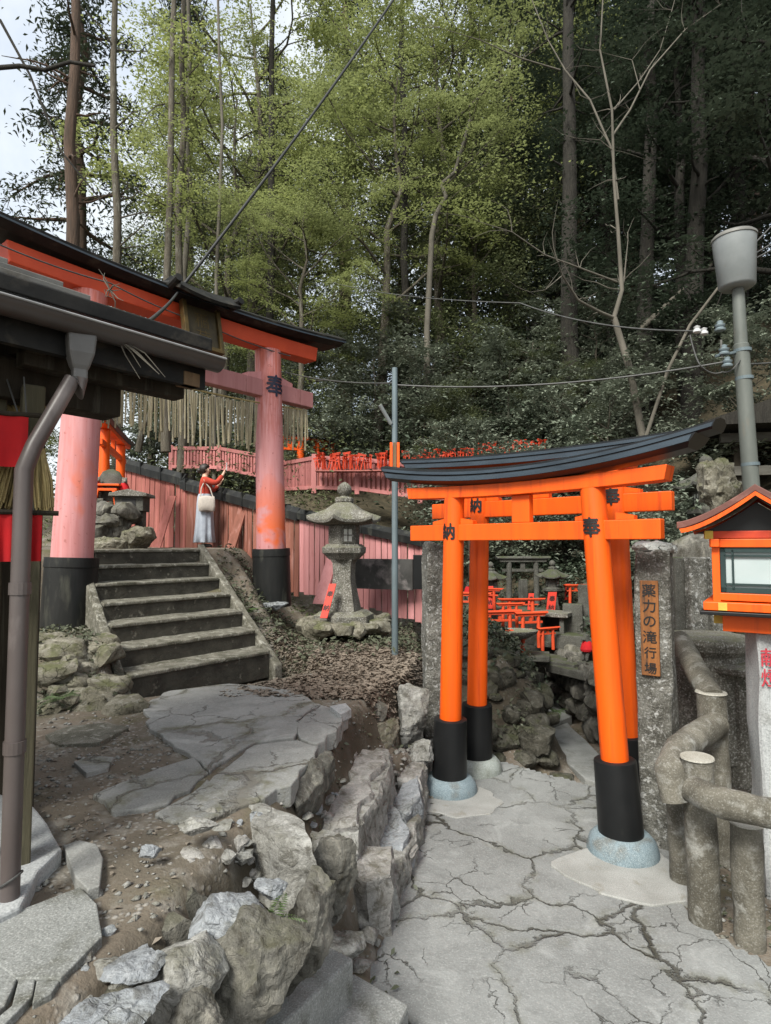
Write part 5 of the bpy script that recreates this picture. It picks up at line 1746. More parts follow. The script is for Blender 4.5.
# curved gable roof, ridge front to back
def roofprof(off, w=0.44, h=0.22):
    pts = []
    for k in range(-12, 13):
        u = k / 12
        z = h * (1 - abs(u)) ** 1.35 + 0.012 * abs(u) ** 3
        pts.append((u * w, z + off))
    return pts
top = roofprof(0.645)
bot = roofprof(0.605)[::-1]
MB().sweep([[(x, yy, z) for x, z in top + bot] for yy in (-0.42, 0.36)]).build('roof', M['roof_copper'], WL, local=True, bevel=0.004)
for yy in (-0.405, 0.345):
    t2 = roofprof(0.604, 0.425)
    b2 = roofprof(0.58, 0.415)[::-1]
    MB().sweep([[(x, yy + e, z) for x, z in t2 + b2] for e in (-.012, .012)]).build('barge_board', M['vermilion'], WL, local=True)
gb = roofprof(0.58, 0.36, 0.19)
MB().sweep([[(x, yy, z) for x, z in gb] for yy in (-0.25, 0.25)]).build('gable_gap_shade', M['black_paint'], WL, local=True)  # black fill stands in for the shaded gap under the peak

# ---------------------------------------------------------------- street lamp pole at right
sl_b = at(757, 560, 5.6)
sl_t = at(738, 288, 5.6)
zb_ = gh(sl_b.x, sl_b.y)
root = thing('utility_pole', 'grey utility pole topped by a large milky lamp shade at the right edge', 'lamp post', (sl_b.x, sl_b.y, zb_))
dirn = (sl_t - sl_b).normalized()
sl_0 = sl_b - dirn * ((sl_b.z - zb_ + 0.2) / dirn.z)
kn = at(741, 345, 5.6)
o = MB().tube([sl_0, kn, kn + dirn * .01, sl_t], [0.078, 0.068, 0.058, 0.053], 20).build('pole', M['steel_green'], root)
auto_smooth(o)
for py in (352, 380, 466):
    c = sl_t + (sl_b - sl_t) * ((py - 288) / 272.0)
    MB().tube([c - dirn * .015, c + dirn * .015], [0.078, 0.078], 20).build('band', M['steel'], root)
top_c = at(734, 239, 5.6)
bot_c = at(737, 286, 5.6)
ax_ = (top_c - bot_c)
q = ax_.to_track_quat('Z', 'Y').to_matrix()
Lh = ax_.length
o = MB().lathe([(0.07, -0.03), (0.14, -0.02), (0.16, 0.0), (0.19, Lh * .98)], bot_c, 28, q).build('lamp_shade', M['lamp_shade'], root)
auto_smooth(o, 50)
o = MB().lathe([(0.19, Lh * .98), (0.198, Lh * .985), (0.198, Lh * 1.03), (0.18, Lh * 1.07), (0.03, Lh * 1.10)], bot_c, 28, q).build('lamp_lid', M['tin'], root)
auto_smooth(o, 50)
for (px, py) in ((720, 326), (724, 350), (727, 362)):
    c = at(px, py, 5.5)
    o = MB().lathe([(0.02, -.05), (0.045, -.045), (0.05, -.03), (0.028, -.015), (0.042, -.005), (0.046, .01), (0.024, .02), (0.03, .04), (0.012, .05)], c, 14).build('insulator', M['blue_grey_cer'], root)
    auto_smooth(o)
MB().tube([at(721, 340, 5.5), at(722, 358, 5.5)], 0.01, 6).build('insulator_pin', M['tin'], root)
MB().tube([at(716, 356, 5.5), at(738, 352, 5.6)], 0.014, 6).build('bracket_arm', M['steel'], root)
for (px, py) in ((697, 330), (704, 332)):
    o = MB().lathe([(0.02, -.03), (0.035, -.02), (0.035, .0), (0.02, .01), (0.03, .03), (0.01, .04)], at(px, py, 5.5), 12).build('insulator', M['white_cer'], root)
    auto_smooth(o)

def wire(label, pts, rad, sag=0.0, mat='wire', name='cable', n=24):
    P_ = [Vector(p) for p in pts]
    out = []
    for a, b in zip(P_[:-1], P_[1:]):
        for k in range(n):
            t = k / n
            out.append(a.lerp(b, t) - Vector((0, 0, sag * 4 * t * (1 - t))))
    out.append(P_[-1])
    o = MB().tube(out, rad, 6).build(name, M[mat], None)
    auto_smooth(o, 80)
    return tag(o, label, 'cable')
wire('thick black cable crossing the sky down to the shed roof', [at(178, 292, 6.6), at(420, -40, 9.0)], 0.017, 0.10)
wire('black cable dropping from the torii ridge to the shed roof', [at(178, 292, 6.6), at(148, 322, 3.0)], 0.012, 0.02)
wire('thin grey wire running along the face of the big torii', [at(-20, 236, 5.0), at(110, 283, 5.9), at(200, 322, 6.9), at(290, 356, 8.0)], 0.008, 0.03, 'wire_grey')
wire('thin grey wire from the white insulators to the grove on the left', [at(700, 331, 5.5), at(520, 303, 8.0), at(330, 282, 14.0)], 0.008, 0.10, 'wire_grey')
wire('thin grey wire from the utility pole to the grey steel pole', [at(724, 362, 5.5), at(397, 385, gp.y)], 0.009, 0.10, 'wire_grey')
wire('thin wire from the grey steel pole to the big torii pillar', [at(394, 383, gp.y), at(285, 372, 8.2)], 0.007, 0.05, 'wire_grey')
wire('grey wire leaving the utility pole past the right edge', [at(740, 364, 5.6), at(800, 358, 6.4)], 0.009, 0.02, 'wire_grey')
for i, (y0, y1, lab) in enumerate(((238, 205, 'topmost of the three wires fanning right from the lamp shade'), (247, 231, 'middle of the three wires fanning right from the lamp shade'), (252, 238, 'lowest of the three wires fanning right from the lamp shade'))):
    wire(lab, [at(752, y0 + 8, 5.6), at(790, y1, 5.9)], 0.007, 0.01, 'wire_grey')
wire('loose coil of grey wire hanging between the insulators and the pole', [at(690, 335, 5.5), at(700, 365, 5.45), at(722, 372, 5.5), at(740, 360, 5.55)], 0.007, 0.04, 'wire_grey', n=10)

# ---------------------------------------------------------------- the woman at the top of the steps
def skin_mesh(name, verts, edges, radii, mat, parent, root=0, levels=2):
    me = bpy.data.meshes.new(name)
    me.from_pydata([tuple(v) for v in verts], edges, [])
    me.materials.append(mat)
    o = link_mesh(name, me, parent)
    sk = o.modifiers.new('skin', 'SKIN')
    sk.use_smooth_shade = True
    lay = me.skin_vertices[0] if me.skin_vertices else None
    if lay is None:
        bm = bmesh.new(); bm.from_mesh(me)
        bm.verts.layers.skin.verify()
        bm.to_mesh(me); bm.free()
        lay = me.skin_vertices[0]
    for i, r in enumerate(radii):
        rr = r if hasattr(r, '__len__') else (r, r)
        lay.data[i].radius = rr
        lay.data[i].use_root = (i == root)
    sb = o.modifiers.new('subdivision', 'SUBSURF')
    sb.levels = sb.render_levels = levels
    FRAME[o.name] = FRAME[parent.name]
    return o

ppos = at(204, 548, 11.2)
ppos.z = gh(ppos.x, ppos.y) + 0.02
PRZ = R(18)
pers = thing('person', 'woman in red sweater and long pale skirt taking a photo atop the stone steps', 'person', ppos[:], PRZ)
V, E, Rd = [], [], []
def node(p, r, link=None):
    V.append(Vector(p)); Rd.append(r)
    if link is not None:
        E.append((link, len(V) - 1))
    return len(V) - 1
pel = node((0, 0, .84), (.115, .13))
wai = node((0.0, 0, .98), (.09, .105), pel)
che = node((-.01, 0, 1.14), (.095, .125), wai)
upc = node((-.015, 0, 1.24), (.075, .10), che)
nek = node((-.005, 0, 1.315), .046, upc)
jaw = node((.012, 0, 1.375), (.062, .058), nek)
hed = node((.008, 0, 1.445), (.084, .074), jaw)
crn = node((.0, 0, 1.50), (.07, .062), hed)
nose = node((.098, 0, 1.425), .012, hed)
HANDS = []
for s, elb, wri, drn in ((-1, (.20, -.20, 1.18), (.33, -.07, 1.38), (.35, .15, .93)), (1, (.15, .21, 1.06), (.27, .07, 1.20), (.5, -.15, .86))):
    sh = node((-.01, s * .145, 1.245), .052, upc)
    mid_ = node(((sh and V[sh].x + elb[0]) / 2, (V[sh].y + elb[1]) / 2, (V[sh].z + elb[2]) / 2 - .01), .042, sh)
    el = node(elb, .037, mid_)
    fo = node([(a + b) / 2 for a, b in zip(elb, wri)], .033, el)
    wr = node(wri, .024, fo)
    d = Vector(drn).normalized()
    pm = node(Vector(wri) + d * .045, (.03, .018), wr)
    HANDS.append(Vector(wri) + d * .07)
    side = d.cross(Vector((1, 0, 0))).normalized()
    for k, (o_, l_) in enumerate(((-.027, .055), (-.009, .066), (.009, .062), (.026, .048))):
        f1_ = node(Vector(wri) + d * .075 + side * o_, .0085, pm)
        f2_ = node(V[f1_] + d * l_ * .55 + Vector((.012, 0, 0)), .008, f1_)
        node(V[f2_] + d * l_ * .3 + Vector((-.012, 0, 0)), .007, f2_)
    t1 = node(Vector(wri) + d * .03 + side * -.035 * s, .010, pm)
    node(V[t1] + d * .03 + side * -.015 * s, .008, t1)
for s in (-1, 1):
    hip = node((0, s * .075, .76), .085, pel)
    kne = node((.015, s * .08, .45), .055, hip)
    cal = node((-.012, s * .08, .32), .05, kne)
    ank = node((-.015, s * .08, .085), .032, cal)
    hee = node((.0, s * .082, .04), .034, ank)
    node((.12, s * .095, .03), .028, hee)
body = skin_mesh('body', V, E, Rd, M['skin'], pers)
for s in (-1, 1):
    MB().lathe([(.004, -.008), (.009, 0), (.004, .008)], (.078, s * .03, 1.455), 8).build('eye', M['ink'], body, local=True)
    MB().lathe([(.008, -.02), (.016, 0), (.008, .024)], (.005, s * .078, 1.44), 8).build('ear', M['skin'], body, local=True)
MB().box((.082, 0, 1.388), (.012, .04, .008)).build('mouth', M['red_cloth'], body, local=True)
# sweater
V, E, Rd = [], [], []
a0_ = node((0, 0, .90), (.125, .145)); a1_ = node((0, 0, .99), (.118, .135), a0_); a2_ = node((-.01, 0, 1.14), (.118, .145), a1_)
a3_ = node((-.015, 0, 1.245), (.092, .115), a2_); node((-.008, 0, 1.30), (.06, .06), a3_)
for s, elb, wri in ((-1, (.20, -.20, 1.18), (.33, -.07, 1.38)), (1, (.15, .21, 1.06), (.27, .07, 1.20))):
    sh = node((-.01, s * .145, 1.245), .07, a3_)
    el = node(elb, .058, sh)
    node(Vector(elb).lerp(Vector(wri), .82), .042, el)
skin_mesh('sweater', V, E, Rd, M['sweater'], pers)
# long skirt with soft folds
rings = []
for r, z in ((.13, .99), (.15, .93), (.165, .82), (.172, .65), (.178, .45), (.188, .25), (.205, .09), (.195, .085)):
    ring = []
    for k in range(60):
        a = 2 * PI * k / 60
        f = 1 + (0.13 * math.sin(a * 7 + 1) + 0.06 * math.sin(a * 12)) * max(0, (.95 - z)) 
        ring.append((r * f * math.cos(a) * .9, r * f * math.sin(a), z))
    rings.append(ring)
o = MB().sweep(rings).build('skirt', M['white_cloth'], pers, local=True)
auto_smooth(o, 60)
for s in (-1, 1):
    MB().lathe([(.045, 0), (.05, .02), (.035, .06)], (.04, s * .09, 0.0), 14, Matrix.Diagonal((2.2, 1, 1))).build('shoe', M['shoe'], pers, local=True)
# hair: cap with fringe and a low bun
hm = MB()
bmh = bmesh.new()
bmesh.ops.create_icosphere(bmh, subdivisions=3, radius=1)
hv = []
for v in bmh.verts:
    p = v.co.copy()
    f = p.x
    r = 1.0
    q = Vector((p.x * .104, p.y * .098, p.z * .108))
    if f > 0.35 and p.z < 0.35:
        q *= 0.72
    if p.z < -0.35:
        q.x *= .8
    q += mnoise.noise_vector(p * 4) * .006
    hv.append(q + Vector((-.012, 0, 1.462)))
bmh.verts.index_update()
hm.add(hv, [[v.index for v in f.verts] for f in bmh.faces])
bmh.free()
hm.lathe([(.005, -.05), (.04, -.035), (.052, 0), (.04, .035), (.005, .05)], (-.105, 0, 1.43), 12)
o = hm.build('hair', M['hair'], pers, local=True)
auto_smooth(o, 60)
# phone in the raised hand and the bag on her shoulder
Mp = Matrix.Translation(ppos) @ Matrix.Rotation(PRZ, 4, 'Z')
hp = Mp @ (HANDS[0] + Vector((.03, .0, .05)))
ph = thing('phone', 'small white phone held up in the raised hand of the woman', 'phone', hp[:], PRZ)
MB().box((0, 0, .02), (.012, .075, .15)).build('case', M['white_cer'], ph, bevel=.004, local=True)
MB().box((-.0075, 0, .02), (.002, .066, .135)).build('screen', M['green_dark'], ph, local=True)
bp_ = Mp @ Vector((.03, -.20, .82))
bag = thing('shoulder_bag', 'cream canvas bag hanging from the shoulder of the woman', 'bag', bp_[:], PRZ)
rings = []
for w, dpt, z in ((.09, .035, -.16), (.14, .05, -.15), (.155, .055, -.06), (.15, .045, .05), (.135, .03, .11), (.13, .015, .115)):
    rings.append([(w * math.copysign(abs(math.cos(a)) ** .6, math.cos(a)), dpt * math.copysign(abs(math.sin(a)) ** .7, math.sin(a)), z + .012 * math.sin(3 * a)) for a in np.linspace(0, 2 * PI, 33)[:-1]])
o = MB().sweep(rings).build('body', M['canvas'], bag, local=True)
auto_smooth(o, 60)
for s in (-1, 1):
    MB().tube([(s * .11, 0, .10), (s * .08 - .02, .02, .26), (-.045, .055, .40), (-.055, .11, .475)], .011, 8).build('strap', M['canvas'], bag, local=True)

# ---------------------------------------------------------------- little things of the upper shrine (left)
def small_torii(name, label, p, rz, w, h, r, mat='vermilion', capmat='black_cap', group=None, curve=0.03):
    root = thing(name, label, 'torii gate', p[:], rz, group)
    for s in (-1, 1):
        o = MB().tube([(s * w / 2, 0, 0), (s * w / 2 * .95, 0, h)], [r, r * .92], 16).build('pillar', M[mat], root, local=True)
        auto_smooth(o)
    MB().box((0, 0, h * .80), (w * 1.45, r * .9, h * .07)).build('tie_beam', M[mat], root, local=True, bevel=.003)
    MB().box((0, 0, h * .9), (r * 1.6, r * .8, h * .13)).build('centre_strut', M[mat], root, local=True)
    mb = MB()
    t = h * .06
    curved_beam(mb, -w * .82, w * .82, 0, h, curve, [(-r, 0), (r, 0), (r, t), (-r, t)], .02, .02, 12)
    mb.build('lintel', M[mat], root, local=True)
    mb = MB()
    curved_beam(mb, -w * .92, w * .92, 0, h + t, curve, [(-r * 1.1, 0), (r * 1.1, 0), (r * 1.7, t * .4), (r * 1.7, t * .7), (0, t * 1.3), (-r * 1.7, t * .7), (-r * 1.7, t * .4)], .02, .04, 12)
    mb.build('cap_beam', M[capmat], root, local=True)
    return root

a, b = at(103, 498, 9.6), at(120, 500, 11.2)
a.z = b.z = 2.62
mid2 = (a + b) / 2
small_torii('torii_gate', 'narrow orange torii standing beside the left pillar of the big torii', mid2, math.atan2(b.y - a.y, b.x - a.x), (b - a).length, 1.25, 0.085)
# stone podium with altar
pod = at(108, 504, 9.2)
o = MB().box((pod.x - .15, pod.y + .25, 2.62 - .05), (.85, .8, .09)).build('altar_slab', M['shade_stone'], None, bevel=.01)
tag(o, 'thin grey stone slab on which the small orange altar stands', 'slab')
rng = random.Random(71)
spots = []
for i in range(50):
    px = rng.uniform(82, 134)
    py = rng.uniform(508, 545)
    q = at(px, py, rng.uniform(8.5, 9.0))
    s = rng.uniform(.18, .36)
    spots.append((q.x, q.y, q.z, s, s, s * .8))
rubble('rough dark stone base under the small altar beyond the steps', 'rock_footing', spots, 'rock_dark', 15)
rock('big mossy boulder at the top of the steps left of the fence brace', 136, 538, 8.5, (0.50, 0.42, 0.40), (0, 0, 30), 'rock_moss', 61)
rock('low mossy rock at the top left corner of the steps', 108, 545, 8.0, (0.62, 0.4, 0.26), (0, 0, 10), 'rock_moss', 62)
al = at(106, 500, 9.15); al.z = 2.615
st = thing('offering_stand', 'small orange wooden offering stand in front of the mirror stone', 'stand', al[:], 0.1)
MB().box((0, 0, .31), (.42, .16, .03)).build('top', M['vermilion'], st, local=True, bevel=.004)
MB().box((0, 0, .24), (.34, .10, .04)).build('apron', M['vermilion'], st, local=True, bevel=.004)
for s in (-1, 1):
    MB().sweep([[(s * x + e, y_, z) for e, y_ in ((-.022, -.05), (.022, -.05), (.022, .05), (-.022, .05))] for x, z in ((.16, 0), (.12, .225))]).build('leg', M['vermilion'], st, local=True)
ms = at(111, 487, 9.3)
o = MB().lathe([(.16, -.22), (.19, -.1), (.20, .02), (.19, .14), (.13, .24), (.03, .28)], ms, 20, Matrix.Diagonal((1, .4, 1)), wob=.05)
o = o.build('mirror_stone', M['shade_stone'], None, loc=ms)
auto_smooth(o, 50)
tag(o, 'rounded upright stone behind the small orange offering stand', 'stone')

def fox(label, p, rz, s, group='seated fox statues with red bibs', mat='lantern_stone'):
    root = thing('fox_statue', label, 'fox statue', p[:], rz, group)
    Vv = [(0, 0, .10), (.02, 0, .24), (.05, 0, .36), (.07, 0, .45), (.13, 0, .44), (.19, 0, .42), (.08, -.05, .54), (.08, .05, .54), (.10, -.05, .12), (.12, -.05, .01), (.10, .05, .12), (.12, .05, .01), (-.10, 0, .10), (-.17, 0, .25), (-.15, 0, .40)]
    Ee = [(0, 1), (1, 2), (2, 3), (3, 4), (4, 5), (3, 6), (3, 7), (1, 8), (8, 9), (1, 10), (10, 11), (0, 12), (12, 13), (13, 14)]
    Rr = [.11, .085, .065, .07, .045, .02, .018, .018, .035, .03, .035, .03, .045, .05, .012]
    skin_mesh('body', [Vector(v) * s for v in Vv], Ee, [r * s for r in Rr], M[mat], root)
    rings = []
    for f, z, x in ((.07, .40, .055), (.105, .33, .045), (.13, .24, .05), (.115, .20, .06)):
        rings.append([(s * (x + f * math.cos(a)), s * f * math.sin(a), s * z) for a in np.linspace(-PI * .75, PI * .75, 17)] + [(s * (x + .86 * f * math.cos(a)), s * .86 * f * math.sin(a), s * z) for a in np.linspace(PI * .75, -PI * .75, 17)])
    MB().sweep(rings).build('bib', M['red_cloth'], root, local=True)
    MB().box((.02 * s, 0, -.04 * s), (.34 * s, .26 * s, .08 * s)).build('plinth', M[mat], root, local=True, bevel=.005)
    return root
q = at(97, 492, 9.2); q.z = 2.72
fox('small fox statue with a red bib left of the offering stand', q, R(-60), 0.62)
q = at(124, 492, 9.3); q.z = 2.72
fox('small fox statue with a red bib right of the offering stand', q, R(-60), 0.62)
# little stone shrine box by the fence
q = at(132, 522, 9.2)
sb_ = thing('stone_shrine', 'little stone shrine box on a stone leg beside the weathered fence', 'stone shrine', (q.x, q.y, 2.05), 0.1)
for s in (-1, 1):
    MB().box((s * .13, 0, .22), (.11, .2, .5)).build('leg', M['shade_stone'], sb_, local=True, bevel=.01)
MB().box((0, 0, .58), (.42, .34, .22)).build('body', M['shade_stone'], sb_, local=True, bevel=.01)
MB().box((0.0, -.172, .58), (.2, .012, .15)).build('opening_shade', M['ink'], sb_, local=True)  # black plate stands in for the shaded hollow
MB().sweep([[(x, y_, z) for x, z in ((-.28, .69), (.28, .69), (.27, .74), (0, .80), (-.27, .74))] for y_ in (-.24, .24)]).build('roof', M['lantern_stone'], sb_, local=True, bevel=.008)

# ---------------------------------------------------------------- small red gates heaped along the balustrade
def mini_torii_mesh():
    mb = MB()
    for s in (-1, 1):
        mb.tube([(s * .05, 0, 0), (s * .047, 0, .33)], .014, 8)
    mb.box((0, 0, .25), (.15, .016, .026))
    mb.box((0, 0, .268), (.02, .014, .04))
    mb.box((0, 0, .335), (.18, .03, .03))
    mb.box((0, 0, .358), (.20, .04, .016))
    return mb
mini = mini_torii_mesh().build('votive_torii', M['red_orange'], None)
tag(mini, 'small red votive torii in the heap along the pink balustrade', 'votive torii', 'votive torii along the balustrade')
rng = random.Random(12)
tops = [at(316, 470, 12.78), at(357, 470, 12.7), at(420, 469, 12.5), at(480, 462, 12.4), at(545, 455, 12.5)]
first = True
for row in range(2):
    for i in range(44):
        t = (i + rng.uniform(.1, .9)) / 44 * (len(tops) - 1)
        k = min(int(t), len(tops) - 2)
        p = tops[k].lerp(tops[k + 1], t - k)
        o = mini if first else mini.copy()
        if not first:
            COL.objects.link(o)
        first = False
        o.location = p + Vector((rng.uniform(-.03, .03), row * .09 - .1, row * .03 + rng.uniform(-.02, .03)))
        o.rotation_euler = (rng.uniform(-.12, .12), rng.uniform(-.25, .25), rng.uniform(-1.6, 1.6))
        sc = rng.uniform(.6, .95)
        o.scale = (sc, sc, sc)
ledge = MB()
for a, b in zip(tops[:-1], tops[1:]):
    u = (b - a); nn = Vector((-u.y, u.x, 0)).normalized()
    ledge.hexa([a + Vector((0, -.16, -.045)), b + Vector((0, -.16, -.045)), b + Vector((0, .1, -.045)), a + Vector((0, .1, -.045))], [a + Vector((0, -.16, -.02)), b + Vector((0, -.16, -.02)), b + Vector((0, .1, -.02)), a + Vector((0, .1, -.02))])
tag(ledge.build('offering_shelf', M['pink_board'], None), 'long pink shelf along the pink balustrade carrying the heaped votive gates', 'shelf')
p = at(300, 452, 15.2)
small_torii('torii_gate', 'orange torii half hidden behind the big torii pillar near the balustrade', Vector((p.x - .25, p.y, 3.55)), R(20), 0.55, 1.15, 0.10)
p = at(325, 448, 16.0)
small_torii('torii_gate', 'small orange torii peeping above the heap at the start of the balustrade', Vector((p.x, p.y, 3.9)), R(50), 0.6, 0.85, 0.07)

# ---------------------------------------------------------------- mossy shrine seen through the gates
q = at(523, 600, 9.6)
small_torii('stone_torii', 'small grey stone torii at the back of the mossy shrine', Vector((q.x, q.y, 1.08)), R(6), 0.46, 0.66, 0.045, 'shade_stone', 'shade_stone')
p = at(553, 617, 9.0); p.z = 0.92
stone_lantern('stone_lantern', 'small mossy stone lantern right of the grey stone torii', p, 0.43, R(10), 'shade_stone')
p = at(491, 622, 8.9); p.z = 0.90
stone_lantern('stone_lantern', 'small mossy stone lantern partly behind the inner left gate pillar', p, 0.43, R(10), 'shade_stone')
q = at(550, 614, 8.7)
ofuda('red votive board leaning below the right small lantern', q, q + Vector((.05, .04, .31)), .125, '奉納', .09, (1, 0, 0))
q = at(489, 609, 8.6)
ofuda('red votive board by the inner left gate pillar', q, q + Vector((.02, .04, .32)), .10, '奉納', .08, (1, 0, 0))
q = at(521, 616, 8.4)
small_torii('small_torii', 'little orange torii in front of the grey stone torii', Vector((q.x, q.y, q.z - .05)), R(4), 0.34, 0.26, 0.03, 'vermilion_old_shade', 'vermilion_old_shade')  # darker vermilion puts the canopy shade into the little torii
for (px, py, d, w, h, lab) in ((500, 645, 8.0, .30, .40, 'little orange torii left among the stones'), (531, 648, 8.0, .24, .42, 'little orange torii right among the stones'), (516, 662, 7.6, .2, .36, 'little tilted orange torii low among the stones'), (470, 625, 8.4, .3, .4, 'little orange torii glimpsed between the two left gate pillars')):
    q = at(px, py, d)
    small_torii('small_torii', lab, q, R(random.Random(px).uniform(-20, 20)), w, h, .026, 'vermilion_old_shade', 'vermilion_old_shade')
for (px, py, d, w, h, lab) in ((486, 612, 8.6, .24, .3, 'little orange torii behind the inner left pillar'), (548, 650, 7.9, .18, .26, 'little orange torii beside the open stone shrine box'), (510, 628, 8.2, .2, .3, 'little orange torii beside the thin stemmed basin'), (576, 606, 8.9, .2, .28, 'little orange torii high on the right near the stone tablets'), (507, 690, 7.0, .16, .24, 'lowest little orange torii among the mossy stones')):
    q = at(px, py, d)
    small_torii('small_torii', lab, q, R(random.Random(px).uniform(-30, 30)), w, h, .022, 'vermilion_old_shade', 'vermilion_old_shade')
for (px, py, d, lab) in ((509, 684, 7.1, 'red votive board low among the mossy stones'), (567, 600, 9.2, 'red votive board at the back right of the shrine'), (530, 610, 8.9, 'red votive board under the grey stone torii')):
    q = at(px, py, d)
    ofuda(lab, q, q + Vector((.03, .04, .24)), .08, '奉納', .06, (1, 0, 0))
q = at(497, 655, 7.7); fox('small fox statue with a red bib low on the left of the shrine', q, R(-70), .5, mat='shade_stone')
q = at(589, 661, 7.2); fox('fox statue with a red bib on the ledge right of the channel', q, R(-150), .6, mat='shade_stone')
q = at(468, 600, 8.8); fox('fox statue with a red bib glimpsed between the gate pillars', q, R(-80), .5, mat='shade_stone')
# stone ledges, shrine boxes and slabs
def block(label, name, px, py, d, size, rz=0.0, mat='shade_stone', cat='stone block'):
    c = at(px, py, d)
    o = MB().box((0, 0, 0), size).build(name, M[mat], None, bevel=.012)
    o.location = c
    o.rotation_euler = (0, 0, rz)
    return tag(o, label, cat)
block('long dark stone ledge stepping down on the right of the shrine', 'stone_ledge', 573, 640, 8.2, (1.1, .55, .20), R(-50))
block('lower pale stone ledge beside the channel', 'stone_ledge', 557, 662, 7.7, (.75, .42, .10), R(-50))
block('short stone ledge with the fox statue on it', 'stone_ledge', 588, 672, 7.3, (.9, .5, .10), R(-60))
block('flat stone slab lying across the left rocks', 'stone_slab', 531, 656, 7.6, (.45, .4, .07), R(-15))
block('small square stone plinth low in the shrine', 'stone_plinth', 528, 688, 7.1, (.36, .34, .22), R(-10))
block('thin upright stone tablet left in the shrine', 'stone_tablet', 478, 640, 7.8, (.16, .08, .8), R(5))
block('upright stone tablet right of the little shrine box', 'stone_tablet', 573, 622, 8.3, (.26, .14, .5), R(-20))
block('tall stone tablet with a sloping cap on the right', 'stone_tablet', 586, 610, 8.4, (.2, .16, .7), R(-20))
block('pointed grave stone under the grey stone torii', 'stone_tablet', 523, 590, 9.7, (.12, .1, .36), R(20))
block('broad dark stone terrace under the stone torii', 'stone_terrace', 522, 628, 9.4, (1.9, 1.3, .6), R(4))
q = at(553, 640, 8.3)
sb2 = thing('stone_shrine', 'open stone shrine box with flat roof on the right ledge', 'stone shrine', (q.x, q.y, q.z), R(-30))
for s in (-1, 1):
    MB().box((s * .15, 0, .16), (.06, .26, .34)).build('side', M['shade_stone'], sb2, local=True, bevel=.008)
MB().box((0, .12, .16), (.28, .03, .33)).build('back', M['ink'], sb2, local=True)  # black colour stands in for the shade inside the box
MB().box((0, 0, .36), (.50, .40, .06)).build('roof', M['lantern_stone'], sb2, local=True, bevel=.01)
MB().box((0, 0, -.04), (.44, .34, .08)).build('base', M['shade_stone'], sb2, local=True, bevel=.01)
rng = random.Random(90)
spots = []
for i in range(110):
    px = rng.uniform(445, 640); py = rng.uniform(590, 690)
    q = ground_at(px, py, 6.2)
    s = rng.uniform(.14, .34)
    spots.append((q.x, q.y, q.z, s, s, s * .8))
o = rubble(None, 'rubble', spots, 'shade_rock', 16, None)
o['kind'] = 'stuff'
# stone water basin leaning among the rocks
q = at(513, 640, 7.4)
sb3 = MB().lathe([(.05, -.35), (.08, -.33), (.06, 0), (.16, .03), (.25, .09), (.26, .12), (.22, .10), (.1, .07), (.01, .06)], q, 16, Matrix.Diagonal((1.2, .8, 1))).build('stone_basin', M['lantern_stone'], None, loc=q)
auto_smooth(sb3, 40)
tag(sb3, 'shallow stone basin on a thin stem among the little torii', 'basin')

# ---------------------------------------------------------------- right background: monument rock, stone posts, dark hut
mr = at(716, 488, 6.4)
mo = rock_mb(201, (0.36, 0.36, 0.66), sub=4, rough=0.16, rot=erot(0, 8, 20), c=mr).build('monument_rock', M['rock_moss'], None, loc=mr)
auto_smooth(mo, 35)
tag(mo, 'jagged pale monument rock rising behind the right end of the gates', 'rock')
mbp = rock_mb(202, (0.9, 0.8, 1.6), sub=3, rough=0.1, c=mr + Vector((0, .2, -1.1))).build('rock_pedestal', M['rock_dark'], None, loc=mr + Vector((0, .2, -1.1)))
auto_smooth(mbp, 35)
tag(mbp, 'dark rock pedestal carrying the jagged monument rock', 'rock')
for i, (px, w, lab) in enumerate(((692, .17, 'square grey stone post just right of the lettered stone post'), (713, .15, 'square grey stone post between the wooden lantern and its neighbour'), (676, .10, 'thin dark stone post tight behind the lettered stone post'))):
    q = at(px, 575, 5.2)
    o = MB().box((q.x, q.y, .9), (w, w, 2.0), Matrix.Rotation(R(12), 3, 'Z')).build('stone_post', M['stone_post' if i < 2 else 'shade_stone'], None, bevel=.012)
    tag(o, lab, 'stone post')
q = at(706, 640, 4.9)
o = MB().lathe([(.30, -.9), (.28, -.1), (.34, -.05), (.36, 0), (.34, .04), (.2, .05)], q, 9, None, wob=.08).build('stone_table', M['lantern_stone'], None, loc=q, bevel=.01)
tag(o, 'flat topped round stone table behind the log railing', 'stone table')
q = at(738, 665, 4.7)
o = MB().lathe([(.12, -.9), (.12, -.06), (.22, -.05), (.23, 0), (.1, .02)], q, 12, None, wob=.05).build('stone_table', M['lantern_stone'], None, loc=q, bevel=.01)
tag(o, 'small round stone table close to the granite pillar', 'stone table')
hq = at(812, 470, 8.8)
hut = thing('hut', 'dark open timber hut with pale beams in the shade behind the utility pole', 'hut', (hq.x, hq.y, gh(hq.x, hq.y)), R(-12))
hz = hq.z - gh(hq.x, hq.y)
for sx in (-1.0, 0.0, 1.0):
    for sy in (0, 1.6):
        MB().box((sx, sy, hz / 2), (.12, .12, hz + 1.0)).build('post', M['wood_dark'], hut, local=True)
for zz in (.5, .0, -.45):
    MB().box((0, -.08, hz + zz), (2.5, .10, .14)).build('beam', M['wood_grey'], hut, local=True, bevel=.005)
MB().box((0, 1.7, hz * .6), (2.2, .05, hz * 1.2)).build('wall', M['wood_dark'], hut, local=True)
MB().sweep([[(x, y_, z) for x, z in ((-1.6, hz + .62), (1.6, hz + .62), (1.6, hz + .68), (0, hz + 1.2), (-1.6, hz + .68))] for y_ in (-.6, 2.2)]).build('roof', M['bark_dark'], hut, local=True)
lq = at(706, 470, 8.0)
